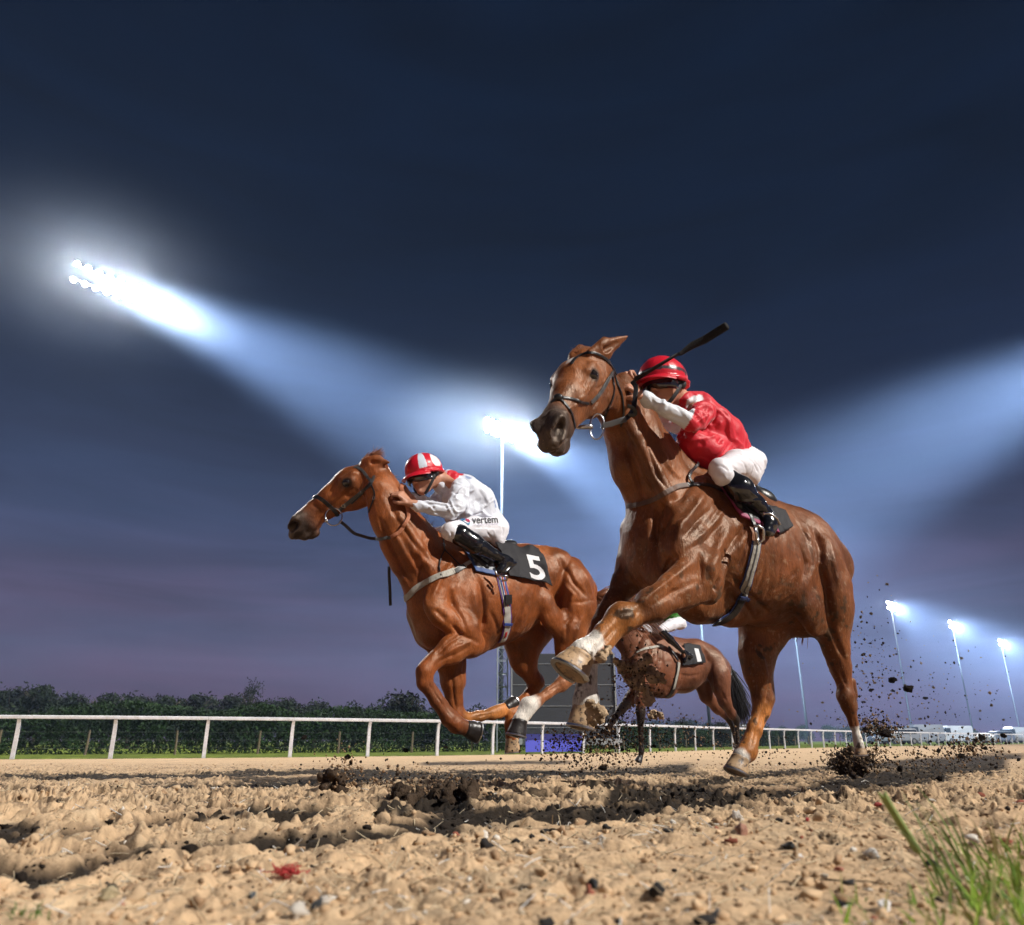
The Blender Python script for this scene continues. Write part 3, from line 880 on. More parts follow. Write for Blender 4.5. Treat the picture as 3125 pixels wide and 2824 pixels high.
# ------------------------------------------------------------------ hooves, eyes, hair
def hoof(fr, z, cor, sole, lat, r1, r2, toe, parent, hm, latsole=None, shoe=True):
    A, d = fr.pix(*z(*cor), lat); B, _ = fr.pix(*z(*sole), lat if latsole is None else latsole)
    k = d / F / z.k
    r1 *= k; r2 *= k
    ax = (B - A) / np.linalg.norm(B - A)
    t = np.array(toe, float); t -= ax * (t @ ax); t /= np.linalg.norm(t)
    s_ = np.cross(ax, t)
    Ln = np.linalg.norm(B - A)
    n = 28; rings = []
    def ring(c, r, toe_ext, flat=0, rs=None):
        o = []
        for i in range(n):
            a = 2 * math.pi * i / n
            ca, sa = math.cos(a), math.sin(a)
            rad = r * (1 + toe_ext * max(0, ca)) * (1 - .14 * max(0, -ca))
            hs = 1.0 + (0.14 if ca > 0 else -.12) * abs(ca) * flat
            o.append(c + t * ca * rad + s_ * sa * r * .90 + ax * (Ln * .10 * ca * flat))
        return o
    prof = [(-.16, .80, 0), (-.02, .98, 0), (.05, 1.04, .01), (.12, 1.01, .03), (.45, 1.0 + (r2 / r1 - 1) * .5, .14), (.85, r2 / r1 * .98, .25), (1.0, r2 / r1, .28), (1.0, r2 / r1 * .86, .28), (.93, r2 / r1 * .6, .1)]
    V = []; Fc = []
    for (h, rr, te) in prof:
        V += ring(A + ax * Ln * h, r1 * rr, te, 0 if h < .3 else 0)
    m = len(prof)
    for i in range(m - 1):
        for j in range(n):
            Fc.append((i * n + j, i * n + (j + 1) % n, (i + 1) * n + (j + 1) % n, (i + 1) * n + j))
    Fc.append(tuple(range(n))[::-1]); Fc.append(tuple(range((m - 1) * n, m * n)))
    me = mesh_py('hoof', fr.world(np.array(V)), Fc, True)
    o = link('hoof', me, hm, parent)
    if shoe:
        V = []; Fc = []; K = 22
        for i in range(K + 1):
            a = -2.35 + 4.7 * i / K
            rad = r2 * (1 + .28 * max(0, math.cos(a))) * (1 - .10 * max(0, -math.cos(a)))
            c = A + ax * Ln * 1.0 + t * math.cos(a) * rad * .93 + s_ * math.sin(a) * r2 * .86
            e = (t * math.cos(a) + s_ * math.sin(a))
            w_, th = r2 * .13, Ln * .045 + .002
            for q in ((1, -.3), (1, 1), (-1, 1), (-1, -.3)):
                V.append(c + e * w_ * q[0] + ax * th * q[1])
        for i in range(K):
            for j in range(4):
                Fc.append((i * 4 + j, i * 4 + (j + 1) % 4, (i + 1) * 4 + (j + 1) % 4, (i + 1) * 4 + j))
        Fc.append((3, 2, 1, 0)); Fc.append((K * 4, K * 4 + 1, K * 4 + 2, K * 4 + 3))
        link('horseshoe', mesh_py('horseshoe', fr.world(np.array(V)), Fc), mat('steel', (.55, .56, .58), .28, 1), o)
    return o

def eyes(fr, hd, parent):
    for q in (1, -1):
        mb = MB(); c = fr.world(hd.P(.194, q * .0850, -.0570))
        mb.ball(c, .0260 * hd.s, 20, 14)
        mb.build('eye', mat('eye', (.010, .006, .004), .06, 0, .8), parent, True)

def strands(name, roots, n, length, spread, r, mt, parent, seed=1, grav=.3, curl=.02):
    """hair: roots = [(point, direction)], tapered locks"""
    rg = random.Random(seed); mb = MB()
    for i in range(n):
        p, dv = rg.choice(roots)
        p = Vector(p) + Vector((rg.gauss(0, r * 2.2),) * 1 + (rg.gauss(0, r * 2.2), rg.gauss(0, r * 2.2)))
        dv = (Vector(dv) + Vector((rg.gauss(0, spread), rg.gauss(0, spread), rg.gauss(0, spread)))).normalized()
        L_ = length * rg.uniform(.55, 1.1); pts = [p]; c = Vector((rg.gauss(0, 1), rg.gauss(0, 1), rg.gauss(0, 1))) * curl
        for k in range(5):
            dv = (dv + Vector((0, 0, -grav * .2)) + c * (1 if k % 2 else -.6)).normalized()
            pts.append(pts[-1] + dv * L_ / 5)
        mb.tube(pts, [r, r * 1.1, r, r * .8, r * .5, r * .12], 5)
    return mb.build(name, mt, parent, True)

# ------------------------------------------------------------------ the far horse, number one
def far_horse_shape():
    fr = Frame(1982, 1922, 8.0, math.radians(33))
    S = SDF(fr)
    S.px(Z3, [(640, 790, 0, 95), (740, 810, 0, 130), (880, 800, 0, 122), (990, 780, 0, 92)], .74, .12)
    S.px(Z3, [(670, 650, 0, 52), (800, 700, 0, 52), (960, 720, 0, 56), (1030, 750, 0, 56)], .8, .12)
    S.px(Z3, [(1030, 770, 0, 80), (1080, 810, 0, 76)], .95, .08)
    S.px(Z3, [(610, 820, 0, 70), (640, 880, 0, 62)], 1, .08)
    S.px(Z3, [(700, 900, .05, 50), (800, 920, .04, 50)], .8, .06)
    S.px(Z3, [(620, 690, 0, 90), (560, 630, 0, 66), (500, 560, 0, 56)], .66, .10)         # neck
    S.px(Z3, [(690, 680, .12, 42), (650, 780, .18, 46), (640, 840, .19, 46)], .55, .05)
    S.px(Z3, [(740, 700, .13, 36), (740, 790, .19, 44), (720, 880, .2, 42)], .55, .03)
    # standing foreleg
    S.px(Z3, [(660, 900, .15, 44), (652, 980, .15, 32), (650, 1050, .15, 24), (650, 1090, .15, 21)], .9, .04)
    S.px(Z3, [(650, 1090, .15, 20), (652, 1200, .15, 14), (655, 1262, .15, 16), (650, 1300, .15, 15)], .9, .02)
    # raised far foreleg
    S.px(Z3, [(640, 900, -.12, 42), (600, 970, -.12, 33), (545, 1035, -.12, 26)], .9, .04)
    S.px(Z3, [(545, 1035, -.12, 22), (500, 1090, -.12, 15), (478, 1130, -.12, 16)], .9, .02)
    # hindquarters
    S.px(Z3, [(1070, 770, .10, 58), (1095, 850, .14, 62), (1100, 920, .14, 50)], .75, .05)
    S.px(Z3, [(1100, 900, .14, 54), (1120, 990, .13, 36), (1160, 1060, .12, 24), (1185, 1100, .12, 20)], .85, .04)
    S.px(Z3, [(1187, 1090, .12, 20), (1190, 1160, .12, 13), (1195, 1225, .12, 14), (1200, 1260, .12, 13)], .9, .02)
    S.px(Z3, [(1000, 880, -.10, 64), (1020, 960, -.10, 40), (1080, 1030, -.10, 28), (1140, 1085, -.10, 20)], .85, .04)
    S.px(Z3, [(1140, 1090, -.10, 17), (1170, 1150, -.10, 13), (1185, 1220, -.10, 13)], .9, .02)
    hd = head_from_view(fr, Z3(400, 560), 7.35, (-.70, -.60, .35), (.35, .05, .93), 1.08)
    link_neck(S, fr, hd, Z3, (560, 630), 50)
    return fr, S, hd
def far_ears(fr, hd): return [(1, (-.14, .07, .0), (.03, .05, -.025), 1), (-1, (-.14, -.07, .0), (.03, -.045, -.02), 1)]
FAR_STROKES = [
    (Z3, [(745, 640), (760, 720), (740, 800), (760, 900)], 12, -18), (Z3, [(1000, 690), (1030, 760), (1010, 860), (960, 930)], 14, -20),
    (Z3, [(690, 700), (650, 780), (640, 860)], 14, 12), (Z3, [(1050, 760), (1040, 850), (1060, 940)], 10, -12), (Z3, [(1110, 740), (1140, 830)], 12, 10),
    (Z3, [(780, 900), (860, 930), (940, 920)], 9, -8), (Z3, [(860, 840), (930, 850), (1000, 830)], 8, -6), (Z3, [(660, 620), (620, 700)], 10, -12), (Z3, [(1100, 930), (1150, 1040)], 6, -8),
]

def blob_w(V, fr, z, pts, rpx, soft=.35):
    """how far each vertex lies inside a stroke drawn through the body at the given lateral offsets"""
    best = np.zeros(len(V)); q = [fr.pix(*z(x, y), lat) for x, y, lat in pts]
    if len(q) == 1: q = q * 2
    nz = fbm(V * 22, 3) * .25
    for (a, d), (b, _) in zip(q[:-1], q[1:]):
        r = rpx / z.k * d / F
        dd, t = seg_dist(V, a, b + 1e-5)
        best = np.maximum(best, 1 - smoothstep(1 - soft, 1 + soft, dd / r + nz))
    return best

def near_paint(fr, hd):
    def f(V, N, col):
        nz = fbm(V * 3.2, 4)
        col = put(col, smoothstep(.0, .5, nz) * .45, CHEST_D * 1.7)
        col = put(col, smoothstep(.05, .5, -nz) * .35, (.36, .13, .045))
        col = head_paint(V, hd, col, .9, (.050, .041, .036))
        # orange lower legs, white socks
        col = put(col, blob_w(V, fr, Z3, [(560, 515, .2), (430, 660, .2)], 95), ORANGE)
        col = put(col, blob_w(V, fr, Z3, [(372, 670, .2), (300, 720, .2)], 82, .12), WHITE)
        col = put(col, blob_w(V, fr, Z3, [(372, 760, -.13), (345, 1020, -.13)], 95, .15), WHITE * .92)
        col = put(col, blob_w(V, fr, Z3, [(1325, 1080, -.11), (1250, 1270, -.11)], 90), ORANGE * 1.15)
        col = put(col, blob_w(V, fr, Z3, [(1190, 1330, -.11), (1205, 1318, -.11)], 62, .15), WHITE)
        col = put(col, blob_w(V, fr, Z3, [(1868, 1215, .11), (1855, 1175, .11)], 48, .12), WHITE * .95)
        # dried mud thrown on the legs and belly
        m = smoothstep(.34, .50, fbm(V * 26, 4)) * (blob_w(V, fr, Z3, [(400, 640, .2), (420, 760, .2)], 110) + blob_w(V, fr, Z3, [(345, 1000, -.13), (390, 1060, -.13)], 120))
        col = put(col, np.clip(m, 0, 1), (.16, .105, .065))
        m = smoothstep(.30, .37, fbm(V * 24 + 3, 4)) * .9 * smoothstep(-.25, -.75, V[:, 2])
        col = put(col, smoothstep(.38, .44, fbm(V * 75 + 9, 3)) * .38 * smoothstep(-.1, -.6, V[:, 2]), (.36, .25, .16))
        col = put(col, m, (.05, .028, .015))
        return col
    return f

def mid_paint(fr, hd):
    def f(V, N, col):
        nz = fbm(V * 3.2 + 9, 4)
        col = put(col * np.array((1.45, 1.25, 1.0)), smoothstep(.0, .5, nz) * .35, CHEST_D * 2)
        col = put(col, smoothstep(.05, .5, -nz) * .3, (.38, .13, .04))
        col = head_paint(V, hd, col, None, (.055, .045, .040))
        col = put(col, blob_w(V, fr, Z1, [(1060, 1530, -.12), (1230, 1498, -.12)], 70), ORANGE)
        col = put(col, blob_w(V, fr, Z1, [(1400, 1455, .12), (1352, 1535, .12)], 62, .12), WHITE)
        col = put(col, blob_w(V, fr, Z1, [(840, 1380, .19), (1030, 1585, .19)], 60) * .5, (.09, .035, .02))
        col = put(col, blob_w(V, fr, Z1, [(1600, 1345, .12), (1450, 1430, .12)], 50) * .6, (.42, .17, .08))
        return col
    return f

def far_paint(fr, hd):
    def f(V, N, col):
        nz = fbm(V * 3 + 4, 4)
        col = put(np.tile((.17, .060, .030), (len(V), 1)), smoothstep(.0, .5, nz) * .4, (.08, .03, .016))
        for pts, r in (([(650, 1060, .15), (652, 1310, .15)], 45), ([(1190, 1080, .12), (1198, 1250, .12)], 45), ([(1150, 1090, -.1), (1185, 1220, -.1)], 40)):
            col = put(col, blob_w(V, fr, Z3, pts, r), BLACKISH * 1.5)
        col = put(col, blob_w(V, fr, Z3, [(560, 1020, -.12), (480, 1130, -.12)], 42), (.13, .12, .115))
        return col
    return f

def build_horse(shape, ears, strokes, paintf, h, label):
    fr, S, hd = shape()
    add_head(S, hd, ears(fr, hd), 1.3 if paintf is near_paint else 1.1)
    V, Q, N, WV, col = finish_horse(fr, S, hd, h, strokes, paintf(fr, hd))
    base = fr.world(np.array([0, 0, V[:, 2].min()]))
    root = empty('horse', base, label, 'horse', 'chestnut racehorses galloping on the track')
    body = link('body', mesh_np('body', WV, Q, attrs={'Col': col}), MATS['coat'], root)
    eyes(fr, hd, root)
    return fr, hd, root, body, Surf(WV, Q), WV, Q
# ------------------------------------------------------------------ ground
def proj(P):
    q = np.asarray(P) - CAM
    d = q @ FWD
    return q @ RGT / d * F + W / 2, H / 2 - (q @ UPV) / d * F, d

RAIL_PX = [(-1500, 2326), (-700, 2322), (0, 2318), (390, 2316), (710, 2313.5), (970, 2311), (1330, 2307), (1692, 2301), (1819, 2298.5), (2034, 2294), (2206, 2289), (2349, 2286), (2519, 2282), (2654, 2279), (2820, 2276.5), (3000, 2273.5), (3200, 2270.5)]
RAIL = [on_ground(x, y)[:2] for x, y in RAIL_PX]
def rail_y(x):
    return np.interp(x, [p[0] for p in RAIL], [p[1] for p in RAIL])

SHADE_BANDS = [  # cast shade painted dark on the sand: (points in the photograph, half thickness, strength)
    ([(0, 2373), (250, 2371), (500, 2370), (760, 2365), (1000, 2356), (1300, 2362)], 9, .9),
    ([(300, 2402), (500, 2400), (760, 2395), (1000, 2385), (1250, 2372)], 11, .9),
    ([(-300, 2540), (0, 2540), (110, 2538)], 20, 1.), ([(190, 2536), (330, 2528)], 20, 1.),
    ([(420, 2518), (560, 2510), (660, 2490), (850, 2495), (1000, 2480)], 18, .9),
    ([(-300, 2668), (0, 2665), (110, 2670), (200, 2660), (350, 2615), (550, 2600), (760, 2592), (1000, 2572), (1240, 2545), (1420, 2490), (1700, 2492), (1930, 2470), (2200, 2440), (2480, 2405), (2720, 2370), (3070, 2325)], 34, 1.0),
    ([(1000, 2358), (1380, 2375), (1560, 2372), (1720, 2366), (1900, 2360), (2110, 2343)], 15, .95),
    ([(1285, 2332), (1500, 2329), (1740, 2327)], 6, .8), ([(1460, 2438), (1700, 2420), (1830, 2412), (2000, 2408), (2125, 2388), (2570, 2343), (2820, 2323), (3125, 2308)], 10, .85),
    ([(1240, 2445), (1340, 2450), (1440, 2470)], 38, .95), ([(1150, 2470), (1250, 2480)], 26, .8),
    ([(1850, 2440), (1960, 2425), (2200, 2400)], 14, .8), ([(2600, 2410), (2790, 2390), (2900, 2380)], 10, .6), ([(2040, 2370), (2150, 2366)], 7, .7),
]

def shade_at(Pm):  # how strongly the painted shade bands cover each point
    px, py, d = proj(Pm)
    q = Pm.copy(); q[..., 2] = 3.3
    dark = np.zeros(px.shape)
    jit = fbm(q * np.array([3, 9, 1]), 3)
    for pts, th, st in SHADE_BANDS:
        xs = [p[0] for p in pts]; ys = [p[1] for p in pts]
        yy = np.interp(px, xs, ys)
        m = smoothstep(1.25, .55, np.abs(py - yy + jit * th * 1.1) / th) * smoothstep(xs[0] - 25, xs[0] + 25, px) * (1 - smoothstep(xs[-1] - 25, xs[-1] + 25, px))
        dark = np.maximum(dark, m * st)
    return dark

def build_ground():
    # the worked surface of the track, crumbly near the camera
    nu, nv = 1210, 880
    u = np.linspace(-1.12, 1.12, nu); t = np.linspace(0, 1, nv)
    dist = .16 * (70 / .16) ** t
    Y = dist[:, None] * np.ones(nu)[None, :]
    X = np.clip(u, -1, 1)[None, :] * .86 * (dist[:, None] + .15) + (np.sign(u) * np.maximum(0, np.abs(u) - 1) / .12 * 2.2)[None, :]
    P2 = np.stack([X, Y, np.zeros_like(X)], -1)
    base = ground_z(X, Y)
    # heap along the near edge
    ax_, ay_ = -.75, .40; bx_, by_ = 2.6, 2.6
    L2 = (bx_ - ax_) ** 2 + (by_ - ay_) ** 2
    tt = ((X - ax_) * (bx_ - ax_) + (Y - ay_) * (by_ - ay_)) / L2
    side = ((X - ax_) * (by_ - ay_) - (Y - ay_) * (bx_ - ax_)) / math.sqrt(L2)
    hgt = np.interp(tt, [0, .15, .3, .42, .6, .8, 1.0], [.004, .014, .030, .046, .050, .066, .075])
    berm = hgt * np.where(side > 0, 1 - .35 * smoothstep(0, .9, side), np.exp(-(side / .22) ** 2))
    berm = berm * (1 + .45 * fbm(P2 * 3.1, 2))
    base = base + berm
    det = smoothstep(30, 3, Y)
    q = P2.copy(); q[..., 2] = 3.3
    warp = np.stack([fbm(q * 9, 2), fbm(q * 9 + 31, 2), 0 * X], -1)
    h1 = fbm(q * 1.1, 3) * .018
    shade_dip = 0
    n1 = fbm(q * np.array([4.0, 6.5, 1]) + warp * .9, 3)
    n2 = np.abs(fbm(q * 15 + warp * 1.6, 3))
    n3 = np.abs(fbm(q * 38 + warp * 2.0 + 9, 3))
    n4 = np.abs(fbm(q * 95 + 4, 2))
    h = h1 * .8 + n1 * (.010 + .026 * smoothstep(.8, 2.6, Y)) + (n2 - .20) * .040 * smoothstep(.7, 2.2, Y) + (n2 - .2) * .030 + (n3 - .18) * (.011 + .009 * smoothstep(.8, 2.5, Y)) * smoothstep(16, 4, Y) + (n4 - .18) * (.0035 + .008 * smoothstep(.8, 2.5, Y)) * smoothstep(9, 3, Y)
    amp = .45 + .55 * smoothstep(-.35, .25, fbm(q * .8 + 3, 2))
    far = 1 - .8 * smoothstep(9, 17, Y)
    Pm = np.stack([X, Y, base], -1)
    dark = shade_at(Pm)
    h = h * amp * far - dark * .022 * smoothstep(14, 3, Y)  # the shade bands are also pressed in as shallow grooves
    w2 = q * np.array([13, 17, 1]) + warp * 2.2
    c2 = np.abs(fbm(w2, 3)); c3 = np.abs(fbm(q * np.array([34, 42, 1]) + warp * 2.5 + 20, 3))
    patchy = smoothstep(-.25, .35, fbm(q * 1.9 + 40, 3))
    pit = np.maximum((1 - smoothstep(.0, .085, c2)) * smoothstep(.5, 1.5, Y), (1 - smoothstep(.0, .10, c3)) * smoothstep(.9, 2.5, Y) * .8) * (.35 + .65 * patchy) * smoothstep(24, 9, Y)
    h = h - pit * .006 * smoothstep(16, 4, Y)
    edge = smoothstep(.0, 1.2, rail_y(X) - Y)
    Z = base + h * edge
    V = np.stack([X, Y, Z], -1).reshape(-1, 3)
    # crumbs overhang a little
    dx = fbm(q * 30 + 50, 2) * .006 * smoothstep(5, 1, Y)
    V[:, 0] += dx.ravel(); V[:, 1] += (fbm(q * 30 + 90, 2) * .006 * smoothstep(5, 1, Y)).ravel()
    idx = np.arange(nu * nv).reshape(nv, nu)
    Q = np.stack([idx[:-1, :-1], idx[:-1, 1:], idx[1:, 1:], idx[1:, :-1]], -1).reshape(-1, 4)
    cy = V[Q[:, 2], 1]; cx = V[Q[:, 2], 0]
    Q = Q[cy < rail_y(cx) + .05]
    # dry crust is pale, freshly turned soil below is dark, crevice shade painted in
    fresh_and_shade = smoothstep(.005, -.022, h.ravel()) * smoothstep(22, 6, Y.ravel())
    tone = fbm(q * 2.2 + 12, 3).ravel()
    c = np.tile((.55, .385, .235), (len(V), 1)) * (1 + .16 * tone[:, None])
    c = put(c, smoothstep(.1, .5, fbm(q * 17 + 70, 3).ravel()) * .45, (.60, .46, .30))
    c = put(c, fresh_and_shade * .85, (.13, .080, .048))
    c = put(c, np.clip(pit.ravel() * 1.15, 0, 1), (.045, .029, .020))  # crevice shade painted into the narrow pits
    c = put(c, np.clip(dark.ravel() * (1.25 + .9 * fbm(q * 26, 3).ravel()), 0, 1) * .97, (.020, .016, .013))  # cast shade painted on as dark bands
    used = np.unique(Q); mp_ = np.full(len(V), -1); mp_[used] = np.arange(len(used))
    m = mat('track_sand', (.5, .36, .22), .92, 0, .15, attr='Col', var=.22, vscale=55, bump=.9, bscale=150, bdist=.004, detail=6)
    o = link('track', mesh_np('track', V[used], mp_[Q], True, {'Col': c[used]}), m); tag(o, kind='structure')
    global TRACK
    tq = mp_[Q]; TRACK = BVHTree.FromPolygons([tuple(v) for v in V[used].tolist()], tq.tolist())
    # the rest of the sand, out to the right and behind
    sand = mat('sand_far', (.47, .33, .20), .95, 0, .1, var=.2, vscale=3, bump=.6, bscale=14, bdist=.03)
    pts = [(x, y) for x, y in RAIL]
    V = []; Fc = []
    xs = np.linspace(-60, 200, 131)
    for x in xs:
        y1 = float(rail_y(x)); y1 = y1 if x < RAIL[-1][0] else RAIL[-1][1] + (x - RAIL[-1][0]) * 1.0
        for k, y in enumerate(np.linspace(-12, 18, 16).tolist() + np.linspace(19.5, max(y1, 19.6), 8).tolist()):
            V.append((x, min(y, y1), float(ground_z(x, min(y, y1))) - .045 + (.041 if k > 20 else 0)))
    R_ = 24
    for i in range(len(xs) - 1):
        for j in range(R_ - 1):
            Fc.append((i * R_ + j, (i + 1) * R_ + j, (i + 1) * R_ + j + 1, i * R_ + j + 1))
    o = link('track_surround', mesh_py('track_surround', V, Fc), sand); tag(o, kind='structure')
    # grass beyond the rail, out to the horizon
    V = []; Fc = []
    xs = np.concatenate([np.linspace(-210, -62, 8), np.linspace(-60, 100, 161), np.linspace(110, 290, 12)])
    rows = [0, .35, .9, 2, 5, 12, 25, 60, 120, 400]
    for x in xs:
        y1 = float(rail_y(x)) + max(0, x - RAIL[-1][0])
        for k, r in enumerate(rows):
            bump_ = .05 * math.sin(min(r, 3) / 3 * math.pi) if r < 3 else 0
            V.append((x, min(y1 + .05 + r, 262.0 + .001 * k), -.30 + bump_))
    R_ = len(rows)
    for i in range(len(xs) - 1):
        for j in range(R_ - 1):
            Fc.append((i * R_ + j, (i + 1) * R_ + j, (i + 1) * R_ + j + 1, i * R_ + j + 1))
    gm = mat('infield_grass', (.13, .17, .025), .9, 0, .1, var=.35, vscale=1.2, bump=1, bscale=25, bdist=.05, var2=(.045, .07, .016))
    o = link('infield', mesh_py('infield', V, Fc), gm); tag(o, kind='structure')

# ------------------------------------------------------------------ running rail, wire fence
def build_rails():
    WH = mat('white_rail', (.60, .61, .66), .42, var=.14, vscale=6, bump=.1, bscale=20, var2=(.50, .48, .45))
    root = empty('running_rail', (RAIL[2][0], RAIL[2][1], -.30), 'white running rail on posts along the far edge of the sand track', 'rail')
    pts = [np.array(p) for p in RAIL]
    # arc-length samples
    path = []; s_ = 0; acc = [0]
    for a, b in zip(pts[:-1], pts[1:]): acc.append(acc[-1] + np.linalg.norm(b - a))
    def at(s): return np.array([np.interp(s, acc, [p[0] for p in pts]), np.interp(s, acc, [p[1] for p in pts])])
    zt = -.30 + 1.075
    step = 2.42; off = acc[2] + .25
    n0 = -int(off // step)
    ss = [off + i * step for i in range(n0, 400) if 0 <= off + i * step <= acc[-1]]
    prof = [(-.040, -.046), (.040, -.046), (.048, -.026), (.048, .030), (.026, .048), (-.026, .048), (-.048, .030), (-.048, -.026)]
    knots = [s for s in ss]
    for a, b in zip(knots[:-1], knots[1:]):
        if at(a)[0] > 60: break
        V = []
        for s in (a + .004, b - .004):
            p = at(s); t = at(min(s + .5, acc[-1])) - at(max(s - .5, 0)); t /= np.linalg.norm(t); n_ = np.array([t[1], -t[0]])
            for u, w in prof: V.append((p[0] + n_[0] * (u + .0), p[1] + n_[1] * (u + .0), zt + w))
        Fc = [(j, (j + 1) % 8, 8 + (j + 1) % 8, 8 + j) for j in range(8)] + [tuple(range(8))[::-1], tuple(range(8, 16))]
        link('rail', mesh_py('rail', V, Fc), WH, root)
    # one post, then copies
    mb = MB()
    prof = [(0.0, 0.0), (.005, .35), (.02, .75), (.045, .92), (.10, 1.02)]
    V = []
    for (u, z_), w_ in zip(prof, (.052, .050, .048, .044, .040)):
        for sx, sy in ((-1, -1), (1, -1), (1, 1), (-1, 1)): V.append((sx * w_, -u + sy * .028 + .10, z_))
    mb.add(V, [(i * 4 + j, i * 4 + (j + 1) % 4, (i + 1) * 4 + (j + 1) % 4, (i + 1) * 4 + j) for i in range(4) for j in range(4)] + [(3, 2, 1, 0), (16, 17, 18, 19)])
    band = MB(); band.box((0, .095, .80), (.102, .066, .10))
    pm = mesh_py('post', mb.v, mb.f); pm.materials.append(WH); bmh = mesh_py('post_band', band.v, band.f); bmh.materials.append(mat('grey_tape', (.16, .19, .26), .5))
    for s in ss:
        p = at(s); t = at(min(s + .5, acc[-1])) - at(max(s - .5, 0)); t /= np.linalg.norm(t)
        o = bpy.data.objects.new('post', pm); COL.objects.link(o); o.parent = root
        o.location = Vector((p[0], p[1], -.30)) - root.location; o.rotation_euler = (0, 0, math.atan2(t[1], t[0]))
        b = bpy.data.objects.new('post_band', bmh); COL.objects.link(b); b.parent = o
    # wire fence on wooden posts further back
    root = empty('wire_fence', (RAIL[2][0], RAIL[2][1] + 4, -.30), 'low wire fence on thin wooden posts in front of the hedge', 'fence')
    WD = mat('weathered_wood', (.14, .11, .07), .8, var=.3, vscale=12, bump=.4, bscale=30)
    WI = mat('fence_wire', (.10, .11, .10), .5, .4)
    fp = []
    for i in range(30):
        x = -22 + i * 2.55 + (random.random() - .5) * .3
        fp.append((x, float(rail_y(x)) + 5.0 + (x + 22) * .12))
    mb = MB(); mb.tube([(0, 0, 0), (.01, 0, .40), (0, 0, .80)], [.042, .040, .036], 8)
    me = mesh_py('post', mb.v, mb.f); me.materials.append(WD)
    for x, y in fp:
        o = bpy.data.objects.new('post', me); COL.objects.link(o); o.parent = root; o.location = Vector((x, y, -.30)) - root.location; o.rotation_euler = (random.uniform(-.03, .03), random.uniform(-.04, .04), random.random())
    for hz in (.22, .48, .74):
        mb = MB(); mb.tube([(x, y - .04, -.30 + hz) for x, y in fp], .003, 4); mb.build('wire', WI, root)

# ------------------------------------------------------------------ trees
def crown_mesh(seed, n, w, h, leaf, lobes=9, sparse=0.):
    rg = np.random.RandomState(seed)
    L = []
    for i in range(lobes):
        a = rg.rand() * 6.28; r = w * .5 * rg.rand() ** .6 * .75
        L.append((r * math.cos(a), r * math.sin(a), h * (.30 + .55 * rg.rand()), w * (.20 + .16 * rg.rand())))
    L.append((0, 0, h * .55, w * .36)); L.append((0, 0, h * .78, w * .22))
    pts = []
    while len(pts) < n:
        c = L[rg.randint(len(L))]; v = rg.randn(3); v /= np.linalg.norm(v)
        rr = c[3] * (rg.rand() ** .28) * (1 + .18 * rg.randn())
        p = np.array(c[:3]) + v * rr * np.array([1, 1, .85])
        if p[2] < h * .06: continue
        pts.append(p)
    P = np.array(pts); n = len(P)
    a = rg.randn(n, 3); a /= np.linalg.norm(a, axis=1)[:, None]
    b = np.cross(a, rg.randn(n, 3)); b /= np.linalg.norm(b, axis=1)[:, None]
    s = leaf * (.6 + .8 * rg.rand(n))[:, None]
    V = np.stack([P - a * s, P + b * s * .45, P + a * s, P - b * s * .45], 1).reshape(-1, 3)
    Q = np.arange(n * 4).reshape(n, 4)
    t = rg.rand(n); cl = fbm(P * 1.6 + seed, 3)
    c = np.array((.009, .016, .007)) * (1 + .5 * (t - .5) + 1.2 * cl)[:, None]
    c = np.where((t > .93)[:, None], c * np.array((1.8, 1.7, 1.2)), c)
    return mesh_np('crown', V, Q, False, {'Col': np.repeat(np.clip(c, .006, 1), 4, 0)})

